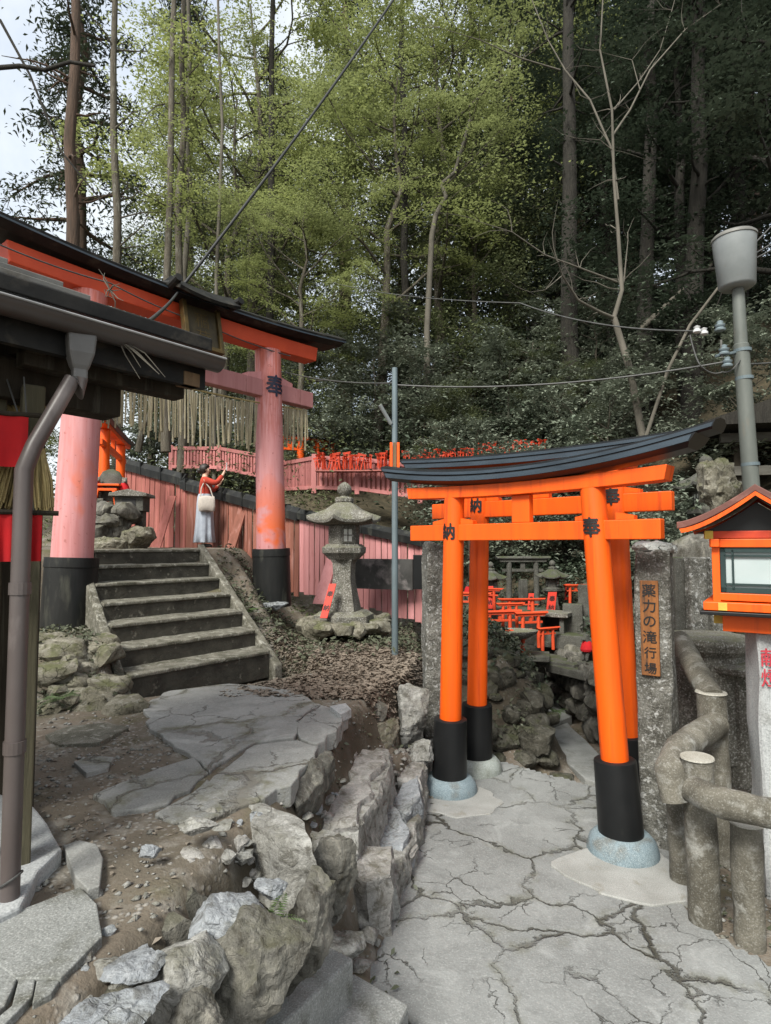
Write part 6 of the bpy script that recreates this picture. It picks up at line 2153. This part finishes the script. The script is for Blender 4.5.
stone_lantern('stone_lantern', 'dim stone lantern in the shade just above the monument rock', Vector((lq.x, lq.y, lq.z - 1.3)), .75, .2, 'shade_stone')
# red and pink bits behind the railing
q = at(753, 700, 4.3)
MBx = MB().box((q.x, q.y, q.z), (.05, .02, .5)).build('red_stake', M['red_cloth'], None)
tag(MBx, 'thin red stake standing behind the granite pillar', 'stake')
q = at(680, 622, 5.4)
o = MB().hexa([q + Vector((-.05, 0, -.12)), q + Vector((.07, 0, -.12)), q + Vector((.07, .02, -.12)), q + Vector((-.05, .02, -.12))], [q + Vector((-.05, 0, .14)), q + Vector((-.02, 0, .14)), q + Vector((-.02, .02, .14)), q + Vector((-.05, .02, .14))]).build('pink_board', M['pink_light'], None)
tag(o, 'small pointed scrap of pink board behind the lettered stone post', 'board')
for (pts, lab) in (([at(680, 640, 5), at(700, 665, 4.9), at(720, 660, 4.8), at(748, 645, 4.6)], 'drooping black hose slung over the stones behind the railing'),):
    wire(lab, pts, .012, .03, name='hose', n=8)

# ---------------------------------------------------------------- foliage
def leaf_verts(cent, size, nprng, flat=0.4, fold=0.25, aspect=0.5):
    """diamond leaves (one quad each, slightly folded) at the given centres"""
    n = len(cent)
    nr = nprng.normal(size=(n, 3))
    nr[:, 2] = np.abs(nr[:, 2])
    nr /= np.linalg.norm(nr, axis=1, keepdims=True)
    nr = nr * (1 - flat) + np.array([0, 0, 1.0]) * flat
    nr /= np.linalg.norm(nr, axis=1, keepdims=True)
    t = nprng.normal(size=(n, 3))
    t -= nr * (t * nr).sum(1, keepdims=True)
    t /= np.linalg.norm(t, axis=1, keepdims=True)
    b = np.cross(nr, t)
    s = (size * nprng.uniform(0.5, 1.6, n))[:, None]
    v0 = cent - t * s * .5
    v2 = cent + t * s * .5 - nr * s * fold * .5
    v1 = cent + b * s * aspect * .5 + nr * s * fold * .3
    v3 = cent - b * s * aspect * .5 + nr * s * fold * .3
    vs = np.stack([v0, v1, v2, v3], 1).reshape(-1, 3)
    fs = np.arange(n * 4, dtype=np.int32).reshape(-1, 4)
    return vs, fs

def clumps(tips, per, rad, nprng, rz=0.35, droop=0.0):
    """leaf centres in flattened clumps round the tips"""
    tips = np.asarray(tips, float)
    n = len(tips)
    k = nprng.poisson(per, n)
    idx = np.repeat(np.arange(n), k)
    m = len(idx)
    d = nprng.normal(size=(m, 3)) * np.array([0.5, 0.5, 0.5 * rz])
    r = rad * nprng.uniform(.6, 1.3, n)[idx]
    c = tips[idx] + d * r[:, None]
    c[:, 2] -= droop * (d[:, 0] ** 2 + d[:, 1] ** 2) * r
    return c

def sprays(tips, per, rad, nprng, rz):
    """leaf centres in tilted flat sprays with ragged rims"""
    tips = np.asarray(tips, float)
    n = len(tips)
    k = nprng.poisson(per, n)
    idx = np.repeat(np.arange(n), k)
    m = len(idx)
    a = nprng.uniform(0, 2 * PI, m)
    ph = nprng.uniform(0, 6, n)[idx]
    rim = 1 + .35 * np.sin(3 * a + ph) + .25 * np.sin(7 * a + ph * 2) + .15 * np.sin(13 * a + ph * 3)
    r = np.sqrt(nprng.random(m)) * rim * rad * nprng.uniform(.5, 1.25, n)[idx]
    el = nprng.uniform(.55, 1.0, n)[idx]
    x, y = r * np.cos(a), r * np.sin(a) * el
    tx, ty = nprng.normal(0, .28, n)[idx], nprng.normal(0, .28, n)[idx]
    z = x * tx + y * ty - .18 * r * r / rad + nprng.normal(0, rz * rad * .35, m)
    ro = nprng.uniform(0, 2 * PI, n)[idx]
    X = x * np.cos(ro) - y * np.sin(ro)
    Y = x * np.sin(ro) + y * np.cos(ro)
    return tips[idx] + np.stack([X, Y, z], -1)

def branch(rng, p, d, ln, r, n=5, wob=0.18, up=0.0):
    pts, rs = [p.copy()], [r]
    for i in range(n):
        d = (d + Vector((rng.gauss(0, wob), rng.gauss(0, wob), rng.gauss(0, wob) + up))).normalized()
        p = p + d * ln / n
        pts.append(p.copy())
        rs.append(r * (1 - 0.8 * (i + 1) / n))
    return pts, rs

def make_tree(name, seed, h, r0, bark, leaf, kind, nlimb, first, reach, leaf_size, per, clump_r, rz, flat, droop=0.0, aspect=0.5, lean=(0, 0), spray=False):
    rng = random.Random(seed)
    nprng = np.random.default_rng(seed)
    root = thing(name, '', 'tree')
    mb = MB()
    tips = []
    n = 10
    pts, rs = [Vector((0, 0, -.5))], [r0 * 1.25]
    p = Vector((0, 0, 0))
    for i in range(n + 1):
        t = i / n
        pts.append(Vector((lean[0] * t * h + rng.gauss(0, .012) * h * t, lean[1] * t * h + rng.gauss(0, .012) * h * t, t * h)))
        rs.append(r0 * (1 - .88 * t) if kind != 'cedar' else r0 * (1 - .9 * t))
    mb.tube(pts, rs, 9)
    ga = rng.uniform(0, 6)
    for i in range(nlimb):
        t = first + (0.97 - first) * (i + rng.random()) / nlimb
        f = t * n + 1
        k = int(f)
        base = pts[k].lerp(pts[min(k + 1, n + 1)], f - k)
        ga += 2.4 + rng.uniform(-.5, .5)
        if kind == 'cedar':
            ln = reach * (1.05 - (t - first) / (1 - first)) ** .8 * rng.uniform(.7, 1.1)
            d = Vector((math.cos(ga), math.sin(ga), rng.uniform(-.25, .1)))
        else:
            prof = math.sin(PI * min(1, .18 + .82 * (t - first) / (1 - first))) ** .6
            ln = reach * (.35 + .65 * prof) * rng.uniform(.65, 1.15)
            d = Vector((math.cos(ga), math.sin(ga), rng.uniform(.15, .8)))
        d.normalize()
        bp, br = branch(rng, base, d, ln, r0 * .38 * (1 - .6 * t), 6, .16, -.03 if kind == 'cedar' else .0)
        mb.tube(bp, br, 5, caps=False)
        for j in range(2, 7):
            ns = 1 if spray else (2 if kind != 'cedar' else 3)
            for s in range(ns):
                d2 = (bp[j] - bp[j - 1]).normalized()
                d2 = (d2 + Vector((rng.gauss(0, .7), rng.gauss(0, .7), rng.gauss(0, .3)))).normalized()
                l2 = ln * rng.uniform(.18, .4)
                if kind == 'cedar':
                    l2 *= .7
                sp_, sr = branch(rng, bp[j], d2, l2, br[j] * .5 + .004, 3, .2, -.08 if kind == 'cedar' else 0)
                mb.tube(sp_, sr, 4, caps=False)
                tips += [tuple(sp_[3])] if spray else [tuple(sp_[2]), tuple(sp_[3])]
        tips.append(tuple(bp[-1]))
    o = mb.build('trunk', M[bark], root, local=True)
    auto_smooth(o, 80)
    c = sprays(tips, per, clump_r, nprng, rz) if spray else clumps(tips, per, clump_r, nprng, rz, droop)
    vs, fs = leaf_verts(c, leaf_size, nprng, flat, .25, aspect)
    link_mesh('crown', np_mesh('crown', vs, fs, M[leaf]), root)
    return root

PROTO = {}
def proto(key, *a, **k):
    PROTO[key] = [make_tree(*a, **k), False]

proto('maple_a', 'maple_tree', 1, 8.5, .13, 'bark', 'leaf_maple', 'broad', 15, .38, 3.1, .050, 420, .78, .16, .6, spray=True)
proto('maple_b', 'maple_tree', 2, 10, .15, 'bark', 'leaf_maple', 'broad', 16, .40, 3.0, .050, 420, .80, .16, .6, lean=(.06, -.04), spray=True)
proto('mid_a', 'broadleaf_tree', 3, 11, .17, 'bark', 'leaf_mid', 'broad', 18, .25, 2.9, .062, 330, .85, .3, .5, spray=True)
proto('mid_b', 'broadleaf_tree', 4, 9, .15, 'bark', 'leaf_mid', 'broad', 22, .18, 2.8, .085, 84, .85, .5, .4, lean=(-.05, .03))
proto('dark_a', 'evergreen_tree', 5, 10, .2, 'bark_dark', 'leaf_dark', 'broad', 20, .15, 3.0, .10, 210, .85, .3, .5, spray=True)
proto('dark_b', 'evergreen_tree', 6, 13, .24, 'bark_dark', 'leaf_dark', 'broad', 22, .2, 3.2, .10, 210, .9, .3, .5, lean=(.04, 0), spray=True)
proto('cedar_a', 'cedar_tree', 7, 19, .27, 'bark_cedar', 'leaf_cedar', 'cedar', 34, .42, 2.4, .15, 11, .6, .5, .25, droop=.5, aspect=.3)
proto('cedar_b', 'cedar_tree', 8, 22, .30, 'bark_cedar', 'leaf_cedar', 'cedar', 36, .48, 2.3, .15, 11, .6, .5, .25, droop=.5, aspect=.3)
proto('shrub_a', 'evergreen_shrub', 9, 2.4, .05, 'bark_dark', 'leaf_gloss', 'broad', 16, .08, 1.3, .085, 80, .40, .25, .5, spray=True)
proto('shrub_b', 'evergreen_shrub', 10, 3.4, .06, 'bark', 'leaf_gloss', 'broad', 17, .12, 1.6, .09, 90, .46, .22, .55, spray=True)

def plant(key, x, y, scale, rz, label, group=None, cat=None, z=None, sz=None):
    p_, used = PROTO[key]
    o = p_ if not used else copy_tree(p_)
    PROTO[key][1] = True
    o.location = (x, y, (gh(x, y) if z is None else z) - .05)
    o.rotation_euler = (0, 0, rz)
    o.scale = (scale, scale, sz or scale)
    o['label'] = label
    if group: o['group'] = group
    o['category'] = cat or ('shrub' if 'shrub' in key else 'tree')
    return o
def plant_px(key, px, d, scale, rz, label, group=None, **k):
    x = (px - 385.5) / FPX * d
    return plant(key, x, d, scale, rz, label, group, **k)

GM, GC, GD, GB, GS = 'light maples on the slope', 'tall cedars behind the shrine', 'dark evergreens on the right slope', 'olive broadleaf trees in the middle', 'glossy shrubs on the bank'
# light maples, left to centre
for i, (key, px, d, s, lab) in enumerate((
    ('maple_a', 20, 15.0, .7, 'low yellow-green maple leaning over the black ridge at the far left'),
    ('maple_b', 215, 18.0, 1.35, 'tall yellow-green maple with the broadest crown left of the cable'),
    ('maple_a', 250, 19.5, 1.95, 'tall yellow-green maple crossed by the thick black cable'),
    ('maple_a', 300, 15.5, .95, 'small bright maple just above the right end of the big torii ridge'),
    ('maple_b', 375, 17.0, 1.25, 'light maple spreading over the middle of the picture above the grey pole'),
    ('maple_a', 440, 19.0, 1.75, 'maple with a forked pale trunk right of the grey pole'),
    ('maple_b', 475, 24.0, 2.0, 'high yellow-green maple touching the top edge near the sky gap'),
)):
    plant_px(key, px, d, s, i * 1.9, lab, GM)
# cedars
for i, (key, px, d, s, lab) in enumerate((
    ('cedar_a', 68, 22.0, 1.0, 'dark cedar trunk rising against the bright sky at the upper left'),
    ('cedar_b', 185, 31.0, .95, 'cedar behind the broad maple'),
    ('cedar_a', 262, 33.0, 1.0, 'cedar left of the small sky gap at the top'),
    ('cedar_b', 345, 31.0, 1.05, 'cedar right of the small sky gap at the top'),
    ('cedar_b', 520, 30.0, 1.05, 'cedar at the boundary of the light and dark woods'),
    ('cedar_a', 585, 27.0, 1.05, 'cedar trunk in the dark wood behind the bare tree'),
    ('cedar_b', 640, 25.0, 1.1, 'broad cedar above the right end of the gate caps'),
    ('cedar_a', 700, 20.0, 1.0, 'thick dark cedar left of the lamp shade'),
    ('cedar_b', 760, 23.0, 1.0, 'cedar at the right edge behind the lamp shade'),
)):
    plant_px(key, px, d, s * 1.35, i * 1.3, lab, GC)
# olive trees
for i, (key, px, d, s, lab) in enumerate((
    ('mid_a', 400, 24.0, .95, 'olive tree in the centre behind the light maples'),
    ('mid_b', 470, 18.5, .72, 'small olive tree above the heaped red gates'),
    ('mid_a', 510, 23.0, 1.05, 'tall olive tree left of the dark wood'),
    ('mid_a', 15, 19.0, .55, 'olive tree over the shed roof at the far left'),
    ('mid_b', 210, 26.0, 1.0, 'olive tree behind the tall maple on the left'),
    ('mid_b', 455, 14.8, .26, 'young olive tree among the shrubs right of the grey pole'),
    ('mid_a', 535, 15.5, .26, 'young olive tree among the shrubs above the gate caps'),
    ('mid_b', 345, 17.2, .3, 'young olive tree behind the heaped red gates'),
    ('mid_a', 590, 13.4, .2, 'sapling with olive leaves at the foot of the bare tree'),
    ('mid_b', 270, 31.0, 1.2, 'far olive tree between the maple trunks'),
    ('mid_b', 290, 22.0, .95, 'olive tree above the big torii ridge'),
    ('mid_b', 150, 36.0, 1.2, 'distant olive tree on the crest behind the cedars'),
)):
    plant_px(key, px, d, s * 1.4, i * 2.2 + .5, lab, GB)
# dark evergreens
for i, (key, px, d, s, lab) in enumerate((
    ('dark_a', 560, 18.5, .95, 'dark evergreen just left of the bare tree'),
    ('dark_b', 620, 17.0, 1.0, 'dark evergreen straight behind the bare tree'),
    ('dark_a', 690, 13.5, .95, 'dark evergreen over the gate caps'),
    ('dark_b', 745, 14.5, 1.0, 'dark evergreen behind the lamp shade'),
    ('dark_b', 565, 25.0, 1.2, 'large dark evergreen up the slope at the top edge'),
    ('dark_a', 655, 22.0, 1.3, 'dark evergreen high on the right slope'),
    ('dark_b', 720, 19.0, 1.25, 'largest dark evergreen in the upper right'),
    ('dark_a', 800, 11.0, 1.0, 'dark evergreen reaching in from the right edge'),
    ('dark_b', 830, 16.0, 1.2, 'dark evergreen mostly outside the right edge'),
    ('dark_a', 610, 30.0, 1.5, 'farthest dark evergreen on the right crest'),
    ('dark_b', 700, 30.0, 1.4, 'far dark evergreen behind the cedars on the right'),
)):
    plant_px(key, px, d, s, i * 1.7 + .3, lab, GD)
# shrubs along the banks
rng = random.Random(44)
shr = [('shrub_b', 190, 17.5, .95, 'glossy shrub above the left balustrade'), ('shrub_a', 235, 16.8, .9, 'round glossy shrub just behind the left balustrade'),
       ('shrub_a', 150, 17.0, 1.0, 'glossy shrub above the weathered fence'), ('shrub_b', 285, 17.0, .9, 'glossy shrub between the torii pillar and the balustrade'),
       ('shrub_a', 330, 15.6, .9, 'glossy shrub right behind the heaped red gates'), ('shrub_b', 375, 16.4, 1.05, 'tall glossy shrub left of the grey pole'),
       ('shrub_b', 425, 15.8, 1.1, 'pale glossy shrub right of the grey pole'), ('shrub_a', 470, 15.2, 1.0, 'glossy shrub over the middle of the heaped gates'),
       ('shrub_b', 510, 15.8, 1.1, 'glossy shrub above the left end of the gate caps'), ('shrub_a', 555, 14.2, 1.1, 'glossy shrub above the middle of the gate caps'),
       ('shrub_b', 600, 14.8, 1.0, 'dark shrub at the foot of the bare tree'), ('shrub_a', 640, 12.8, 1.0, 'dark shrub over the right half of the gate caps'),
       ('shrub_b', 400, 19.0, 1.3, 'spreading glossy shrub higher on the bank in the centre'), ('shrub_b', 545, 18.0, 1.3, 'spreading glossy shrub higher on the bank by the dark wood'),
       ('shrub_a', 685, 7.4, .62, 'leafy bush beside the monument rock'), ('shrub_a', 665, 8.0, .7, 'leafy bush right behind the gate beam ends'),
       ('shrub_b', 470, 10.9, .75, 'low dark shrub behind the inner left pillar'), ('shrub_a', 565, 10.6, .85, 'dark shrub behind the small stone lantern'),
       ('shrub_b', 610, 10.2, .85, 'dark shrub behind the right gate pillars'), ('shrub_a', 520, 11.2, .9, 'dark shrub behind the grey stone torii'),
       ('shrub_b', 745, 9.6, .8, 'dark shrub in front of the hut'), ('shrub_a', 120, 14.8, .8, 'shrub behind the small orange torii')]
for i, (key, px, d, s, lab) in enumerate(shr):
    plant_px(key, px, d, s, i * 1.1, lab, GS)

# the bare pale tree right of centre
def bare_tree():
    base = at(643, 438, 9.6)
    gz = gh(base.x, base.y)
    root = thing('bare_tree', 'leafless pale tree with forked thin limbs rising behind the gate caps', 'tree', (base.x, base.y, gz))
    D = 9.6
    mb = MB()
    tr = [Vector((base.x + .1, base.y, gz - .2)), base, at(630, 370, D), at(614, 318, D)]
    mb.tube(tr, [.075, .062, .055, .05], 10)
    lines = [
        ([(614, 318), (622, 290), (618, 230), (614, 180), (612, 110), (600, 50), (604, -20)], .040, 0),
        ([(614, 318), (600, 312), (578, 300), (562, 275), (558, 262)], .030, -.2),
        ([(612, 322), (624, 280), (628, 240)], .025, .3),
        ([(617, 282), (580, 268), (545, 255), (512, 232), (480, 222)], .018, -.3),
        ([(618, 200), (612, 150), (590, 100), (565, 70), (548, 40), (530, -5)], .024, .1),
        ([(560, 70), (520, 58), (480, 40), (440, 28)], .014, -.2),
        ([(613, 135), (630, 110), (650, 70), (685, 30), (720, 5), (745, -10)], .020, .2),
        ([(640, 90), (632, 60), (612, 55)], .010, .1),
        ([(614, 110), (640, 80), (660, 50), (672, 10), (680, -20)], .014, .4),
        ([(612, 150), (600, 140), (575, 138)], .010, -.1),
        ([(563, 275), (545, 290), (530, 292)], .010, -.1)]
    for pts, r, dy in lines:
        P_ = [at(px, py, D + dy * i) for i, (px, py) in enumerate(pts)]
        mb.tube(P_, [r * (1 - .75 * i / (len(P_) - 1)) for i in range(len(P_))], 7)
        rr = random.Random(int(r * 1e5))
        for k in range(1, len(P_)):
            for _ in range(2):
                d = Vector((rr.gauss(0, 1), rr.gauss(0, .6), rr.uniform(0, 1))).normalized()
                bp, br = branch(rr, P_[k], d, rr.uniform(.3, .9), r * .25 + .002, 4, .2)
                mb.tube(bp, br, 4, caps=False)
    o = mb.build('trunk', M['bark_pale'], root)
    auto_smooth(o, 80)
bare_tree()
def leaning(label, pts, r, D, mat='bark_pale'):
    P_ = [at(px, py, d) for px, py, d in pts]
    o = MB().tube(P_, [r * (1 - .5 * i / (len(P_) - 1)) for i in range(len(P_))], 8).build('slender_tree', M[mat], None, loc=P_[0])
    auto_smooth(o, 80)
    tag(o, label, 'tree')
def column(label, px, d, r, lean_px=4, mat='bark', top=-80):
    """a tall bare trunk standing in front of the leaves"""
    b = at(px, 545, d)
    g = gh(b.x, b.y)
    rr = random.Random(px)
    pts = [Vector((b.x, d, g - .3))]
    t_ = at(px + lean_px, top, d + .3)
    for k in range(1, 9):
        f = k / 8
        pts.append(Vector((b.x, d, g)).lerp(t_, f) + Vector((rr.gauss(0, .05), rr.gauss(0, .05), 0)))
    mb = MB()
    mb.tube(pts, [r * (1.15 - .65 * k / 8) for k in range(9)], 10)
    for k in range(14):
        f = rr.uniform(3.2, 7.9)
        q = pts[int(f)].lerp(pts[int(f) + 1], f % 1)
        a = rr.uniform(0, 2 * PI)
        bp, br = branch(rr, q, Vector((math.cos(a), math.sin(a), rr.uniform(-.1, .6))).normalized(), rr.uniform(.5, 1.8), r * .22, 5, .2)
        mb.tube(bp, br, 5, caps=False)
    o = mb.build('slender_tree', M[mat], None, loc=pts[0])
    auto_smooth(o, 80)
    tag(o, label, 'tree', 'bare trunks in front of the leaves')
column('straight brown cedar trunk against the bright sky at the upper left', 72, 13.5, .17, 6, 'bark_cedar')
column('grey trunk left of the broad maple with a short lean', 118, 16.0, .13, -3)
column('pale grey trunk just left of the torii plaque', 178, 15.5, .11, 4)
column('twin pale trunk close beside its neighbour above the plaque', 190, 16.2, .09, -6, 'bark_pale')
column('thin pale trunk rising above the right end of the torii ridge', 214, 15.2, .055, 8, 'bark_pale')
column('dark trunk above the right pillar of the big torii', 268, 17.0, .12, 5, 'bark_dark')
column('dark trunk above the grey pole', 408, 17.5, .12, -6, 'bark_dark')
column('thick dark trunk left of the bare tree', 572, 14.5, .22, -4, 'bark_dark')
column('dark trunk right of the bare tree', 648, 13.5, .17, 5, 'bark_dark')
column('dark trunk left of the lamp shade', 694, 12.5, .19, 6, 'bark_dark')
leaning('thin bare stem leaning left of the lamp shade', [(640, 455, 9.0), (668, 370, 9.0), (690, 325, 8.9), (718, 288, 8.8), (735, 262, 8.7)], .03, 9)
leaning('fallen grey trunk lying across the dark slope', [(640, 330, 13.0), (672, 300, 13.0), (712, 264, 13.0)], .07, 13)
leaning('twisted pale trunk left of the dark wood', [(428, 420, 16), (427, 330, 16), (432, 235, 16), (436, 215, 16), (446, 196, 16), (441, 184, 16), (455, 172, 16), (470, 120, 16)], .09, 15)
leaning('pale forked stem behind the bamboo screen', [(138, 452, 15), (142, 430, 15), (152, 408, 15), (150, 385, 15)], .09, 15, 'bark')
leaning('brown trunk rising behind the left balustrade', [(166, 452, 14.5), (165, 420, 14.5), (164, 380, 14.5), (166, 300, 14.6), (170, 200, 14.8), (172, 60, 15.2), (176, -60, 15.6)], .13, 15, 'bark')
leaning('dark bough reaching in from the upper left corner', [(-620, 330, 9.4), (-560, 190, 9.3), (-380, 120, 9.2), (-180, 84, 9.1), (-30, 70, 9), (20, 66, 9), (45, 70, 9), (70, 62, 9), (95, 66, 9)], .05, 9, 'bark_dark')
leaning('thin dark stem slanting from the upper left corner', [(0, 20, 10), (30, 75, 10), (60, 150, 10), (105, 205, 10)], .025, 10, 'bark_dark')

# far wood closing the view, read as one mass
nprng = np.random.default_rng(99)
def wood(name, n, xr, yr, hmin, hmax, size, mat, label=None):
    x = nprng.uniform(xr[0], xr[1], n)
    y = nprng.uniform(yr[0], yr[1], n)
    # clumps
    k = n // 220
    cx, cy = nprng.uniform(xr[0], xr[1], k), nprng.uniform(yr[0], yr[1], k)
    ch = nprng.uniform(0.15, 1, k)
    cr = nprng.uniform(.8, 1.8, k)
    i = nprng.integers(0, k, n)
    d = nprng.normal(size=(n, 3)) * np.array([.55, .55, .4])
    X = cx[i] + d[:, 0] * cr[i]
    Y = cy[i] + d[:, 1] * cr[i]
    Z = height(X, Y) + hmin + ch[i] * (hmax - hmin) + d[:, 2] * cr[i]
    vs, fs = leaf_verts(np.stack([X, Y, Z], -1), size, nprng, .4)
    o = link_mesh(name, np_mesh(name, vs, fs, M[mat]))
    tag(o, label, None, None, 'stuff')
wood('far_woods', 120000, (0, 34), (24, 46), .5, 15, .26, 'leaf_dark')
wood('far_woods', 15000, (-34, 0), (36, 48), .3, 5, .26, 'leaf_cedar')
wood('undergrowth', 60000, (-9, 5), (14.5, 26), .0, 1.4, .09, 'leaf_mid')
wood('undergrowth', 80000, (.6, 16), (13.6, 26), .0, 2.2, .11, 'leaf_dark')

# low plants and litter near the camera
def scatter(name, n, area, size, mat, zoff, flat, keep=None, clump=None, aspect=.5, seed=1):
    rs = np.random.default_rng(seed)
    x = rs.uniform(area[0], area[1], n)
    y = rs.uniform(area[2], area[3], n)
    if clump:
        f = wavy(x, y, clump, seed)
        ok = rs.uniform(-.6, .5, n) < f
        x, y = x[ok], y[ok]
    if keep is not None:
        ok = keep(x, y)
        x, y = x[ok], y[ok]
    z = ground_z(x, y) + rs.uniform(zoff[0], zoff[1], len(x))
    vs, fs = leaf_verts(np.stack([x, y, z], -1), size, rs, flat, .25, aspect)
    o = link_mesh(name, np_mesh(name, vs, fs, M[mat]))
    return tag(o, None, None, None, 'stuff')
def on_terrace(x, y):
    q = (x + 2.05) * -0.6 + (y - 4.87) * 0.8
    p = (x + 2.05) * 0.8 + (y - 4.87) * 0.6
    return (x < wall_x(y) - .02) & ~((p > -.3) & (p < 1.62) & (q > -.25) & (q < 2.3))
def litter_zone(x, y):
    return on_terrace(x, y) & (y > 4.75) & (y < 8.4) & (x > -1.3)
scatter('fallen_leaves', 26000, (-1.6, .6, 4.6, 8.4), .055, 'leaf_fallen', (.004, .022), .7, litter_zone, None, .45, 3)
scatter('fallen_leaves', 2200, (-2.6, .0, 1.2, 5.0), .026, 'leaf_fallen', (.003, .012), .8, on_terrace, 1.4, .5, 4)
scatter('ground_cover', 6500, (-2.4, .7, 6.4, 9.0), .055, 'leaf_low', (.0, .12), .45, lambda x, y: on_terrace(x, y) & (x > -2.2), 1.7, .5, 5)
scatter('ground_cover', 2600, (-3.3, -2.05, 4.0, 5.6), .04, 'leaf_low', (.0, .07), .4, lambda x, y: (((x + 2.05) * -.6 + (y - 4.87) * .8) > -.25) & (((x + 2.05) * .8 + (y - 4.87) * .6) < -.1), 2.2, .6, 6)
scatter('ground_cover', 22000, (.5, 4.6, 6.2, 13.5), .07, 'leaf_dark', (.0, .3), .4, lambda x, y: ~((x > 1.6) & (x < 2.4) & (y < 8)), 1.3, .5, 7)
scatter('ground_cover', 9000, (-5, 1.2, 9.6, 13), .07, 'leaf_mid', (.0, .2), .4, lambda x, y: ((x + 4.1) * .66 + (y - 12.3) * .75) > .25, 1.3, .5, 8)
scatter('ground_cover', 4200, (1.5, 4.5, 2.6, 6.0), .035, 'leaf_low', (.0, .05), .5, lambda x, y: x > np.interp(y, [2.6, 3.2, 4.0, 6], [2.0, 1.75, 1.95, 2.2]), 2.0, .5, 9)

scatter('ground_cover', 5200, (.6, 1.9, 5.8, 8.6), .05, 'leaf_low', (.05, .32), .4, lambda x, y: x < 1.55 + .06 * (y - 6), 2.6, .5, 21)
scatter('ground_cover', 7000, (.9, 3.4, 7.6, 11.5), .05, 'leaf_dark', (.0, .3), .4, lambda x, y: y > 0, 2.2, .5, 22)

def gravel(n, area, smin, smax, keep, mat, seed, clump=None):
    rs = np.random.default_rng(seed)
    x = rs.uniform(area[0], area[1], n); y = rs.uniform(area[2], area[3], n)
    ok = keep(x, y)
    if clump:
        ok &= rs.uniform(-.5, .5, n) < wavy(x, y, clump, seed)
    x, y = x[ok], y[ok]
    z = ground_z(x, y)
    m = len(x)
    oc = np.array([[1, 0, 0], [0, 1, 0], [-1, 0, 0], [0, -1, 0], [.1, .1, 1], [0, 0, -1]], float)
    tri = np.array([[0, 1, 4], [1, 2, 4], [2, 3, 4], [3, 0, 4], [1, 0, 5], [2, 1, 5], [3, 2, 5], [0, 3, 5]])
    s = smin + (smax - smin) * rs.random(m) ** 3
    a = rs.uniform(0, 2 * PI, m)
    ca, sa = np.cos(a), np.sin(a)
    base = oc[None] * rs.uniform(.6, 1.3, (m, 6, 1)) * s[:, None, None] * np.array([1, .75, .45])
    X = base[..., 0] * ca[:, None] - base[..., 1] * sa[:, None] + x[:, None]
    Y = base[..., 0] * sa[:, None] + base[..., 1] * ca[:, None] + y[:, None]
    Z = base[..., 2] + z[:, None] + s[:, None] * .15
    vs = np.stack([X, Y, Z], -1).reshape(-1, 3)
    fs = (tri[None] + (np.arange(m) * 6)[:, None, None]).reshape(-1, 3)
    return tag(link_mesh('gravel', np_mesh('gravel', vs, fs, M[mat])), None, None, None, 'stuff')
gravel(3500, (-2.4, .1, 1.2, 5.0), .006, .028, on_terrace, 'rock', 11, 1.6)
gravel(1500, (-2.0, .1, 1.2, 5.0), .005, .02, on_terrace, 'rock_pink', 12, 2.3)
gravel(1500, (-.6, 1.0, 1.6, 5.8), .008, .04, lambda x, y: (x > wall_x(y)) & (x < wall_x(y) + .42), 'rock', 13)
gravel(900, (-.6, 1.0, 2.6, 5.2), .02, .085, lambda x, y: (x > wall_x(y) + .02) & (x < wall_x(y) + .45), 'rock_pink', 16)
scatter('ground_cover', 2200, (-.6, .8, 1.6, 5.6), .03, 'leaf_low', (.0, .05), .4, lambda x, y: (x > wall_x(y) - .1) & (x < wall_x(y) + .5), 2.5, .5, 17)
gravel(1300, (1.3, 2.4, 2.4, 4.4), .006, .028, lambda x, y: (x > np.interp(y, [2.6, 3.0, 3.3, 3.7, 4.4], [2.05, 1.8, 1.62, 1.72, 1.95]) - .1) & (x < 2.4), 'rock', 14)

# the fern on the bank
def fern(label, p, n, ln, seed, group=None):
    rng = random.Random(seed)
    mb = MB()
    for k in range(n):
        a = 2 * PI * k / n + rng.uniform(-.3, .3)
        el = rng.uniform(.35, 1.0)
        L_ = ln * rng.uniform(.7, 1.1)
        prev = None
        N = 12
        side = Vector((-math.sin(a), math.cos(a), 0))
        for j in range(1, N + 1):
            t = j / N
            r = L_ * t
            q = p + Vector((math.cos(a) * r * math.cos(el * (1 - .5 * t)), math.sin(a) * r * math.cos(el * (1 - .5 * t)), L_ * (math.sin(el) * t - .55 * t * t)))
            w = L_ * .24 * math.sin(PI * min(1, .2 + .8 * t)) + .004
            fwd = Vector((math.cos(a), math.sin(a), -.2)) * L_ * .07
            for s in (-1, 1):
                tip = q + side * s * w + fwd + Vector((0, 0, -.006))
                mb.add([q - fwd * .35, q + side * s * w * .5 - fwd * .15, tip, q + side * s * w * .5 + fwd * .8], [(0, 1, 2, 3)])
    o = mb.build('fern', M['leaf_fern'], None, loc=p)
    return tag(o, label, 'fern', group)
fern('green fern growing on the bank beside the brown boulder', at(273, 922, 2.08), 11, .13, 4)
fern('small pale green fern at the foot of the mossy bank', at(58, 700, 4.4), 8, .16, 5)
fern('little fern by the foot of the big torii sleeve', at(250, 612, 7.2), 9, .2, 6)
fern('fern hanging over the rocks behind the inner left gate pillar', at(520, 690, 6.5), 10, .22, 7)
fern('fern in the hollow beside the sunken channel', at(556, 712, 6.4), 9, .16, 8)
fern('fern at the top of the rock bank under the little torii', at(500, 655, 7.0), 10, .2, 9)
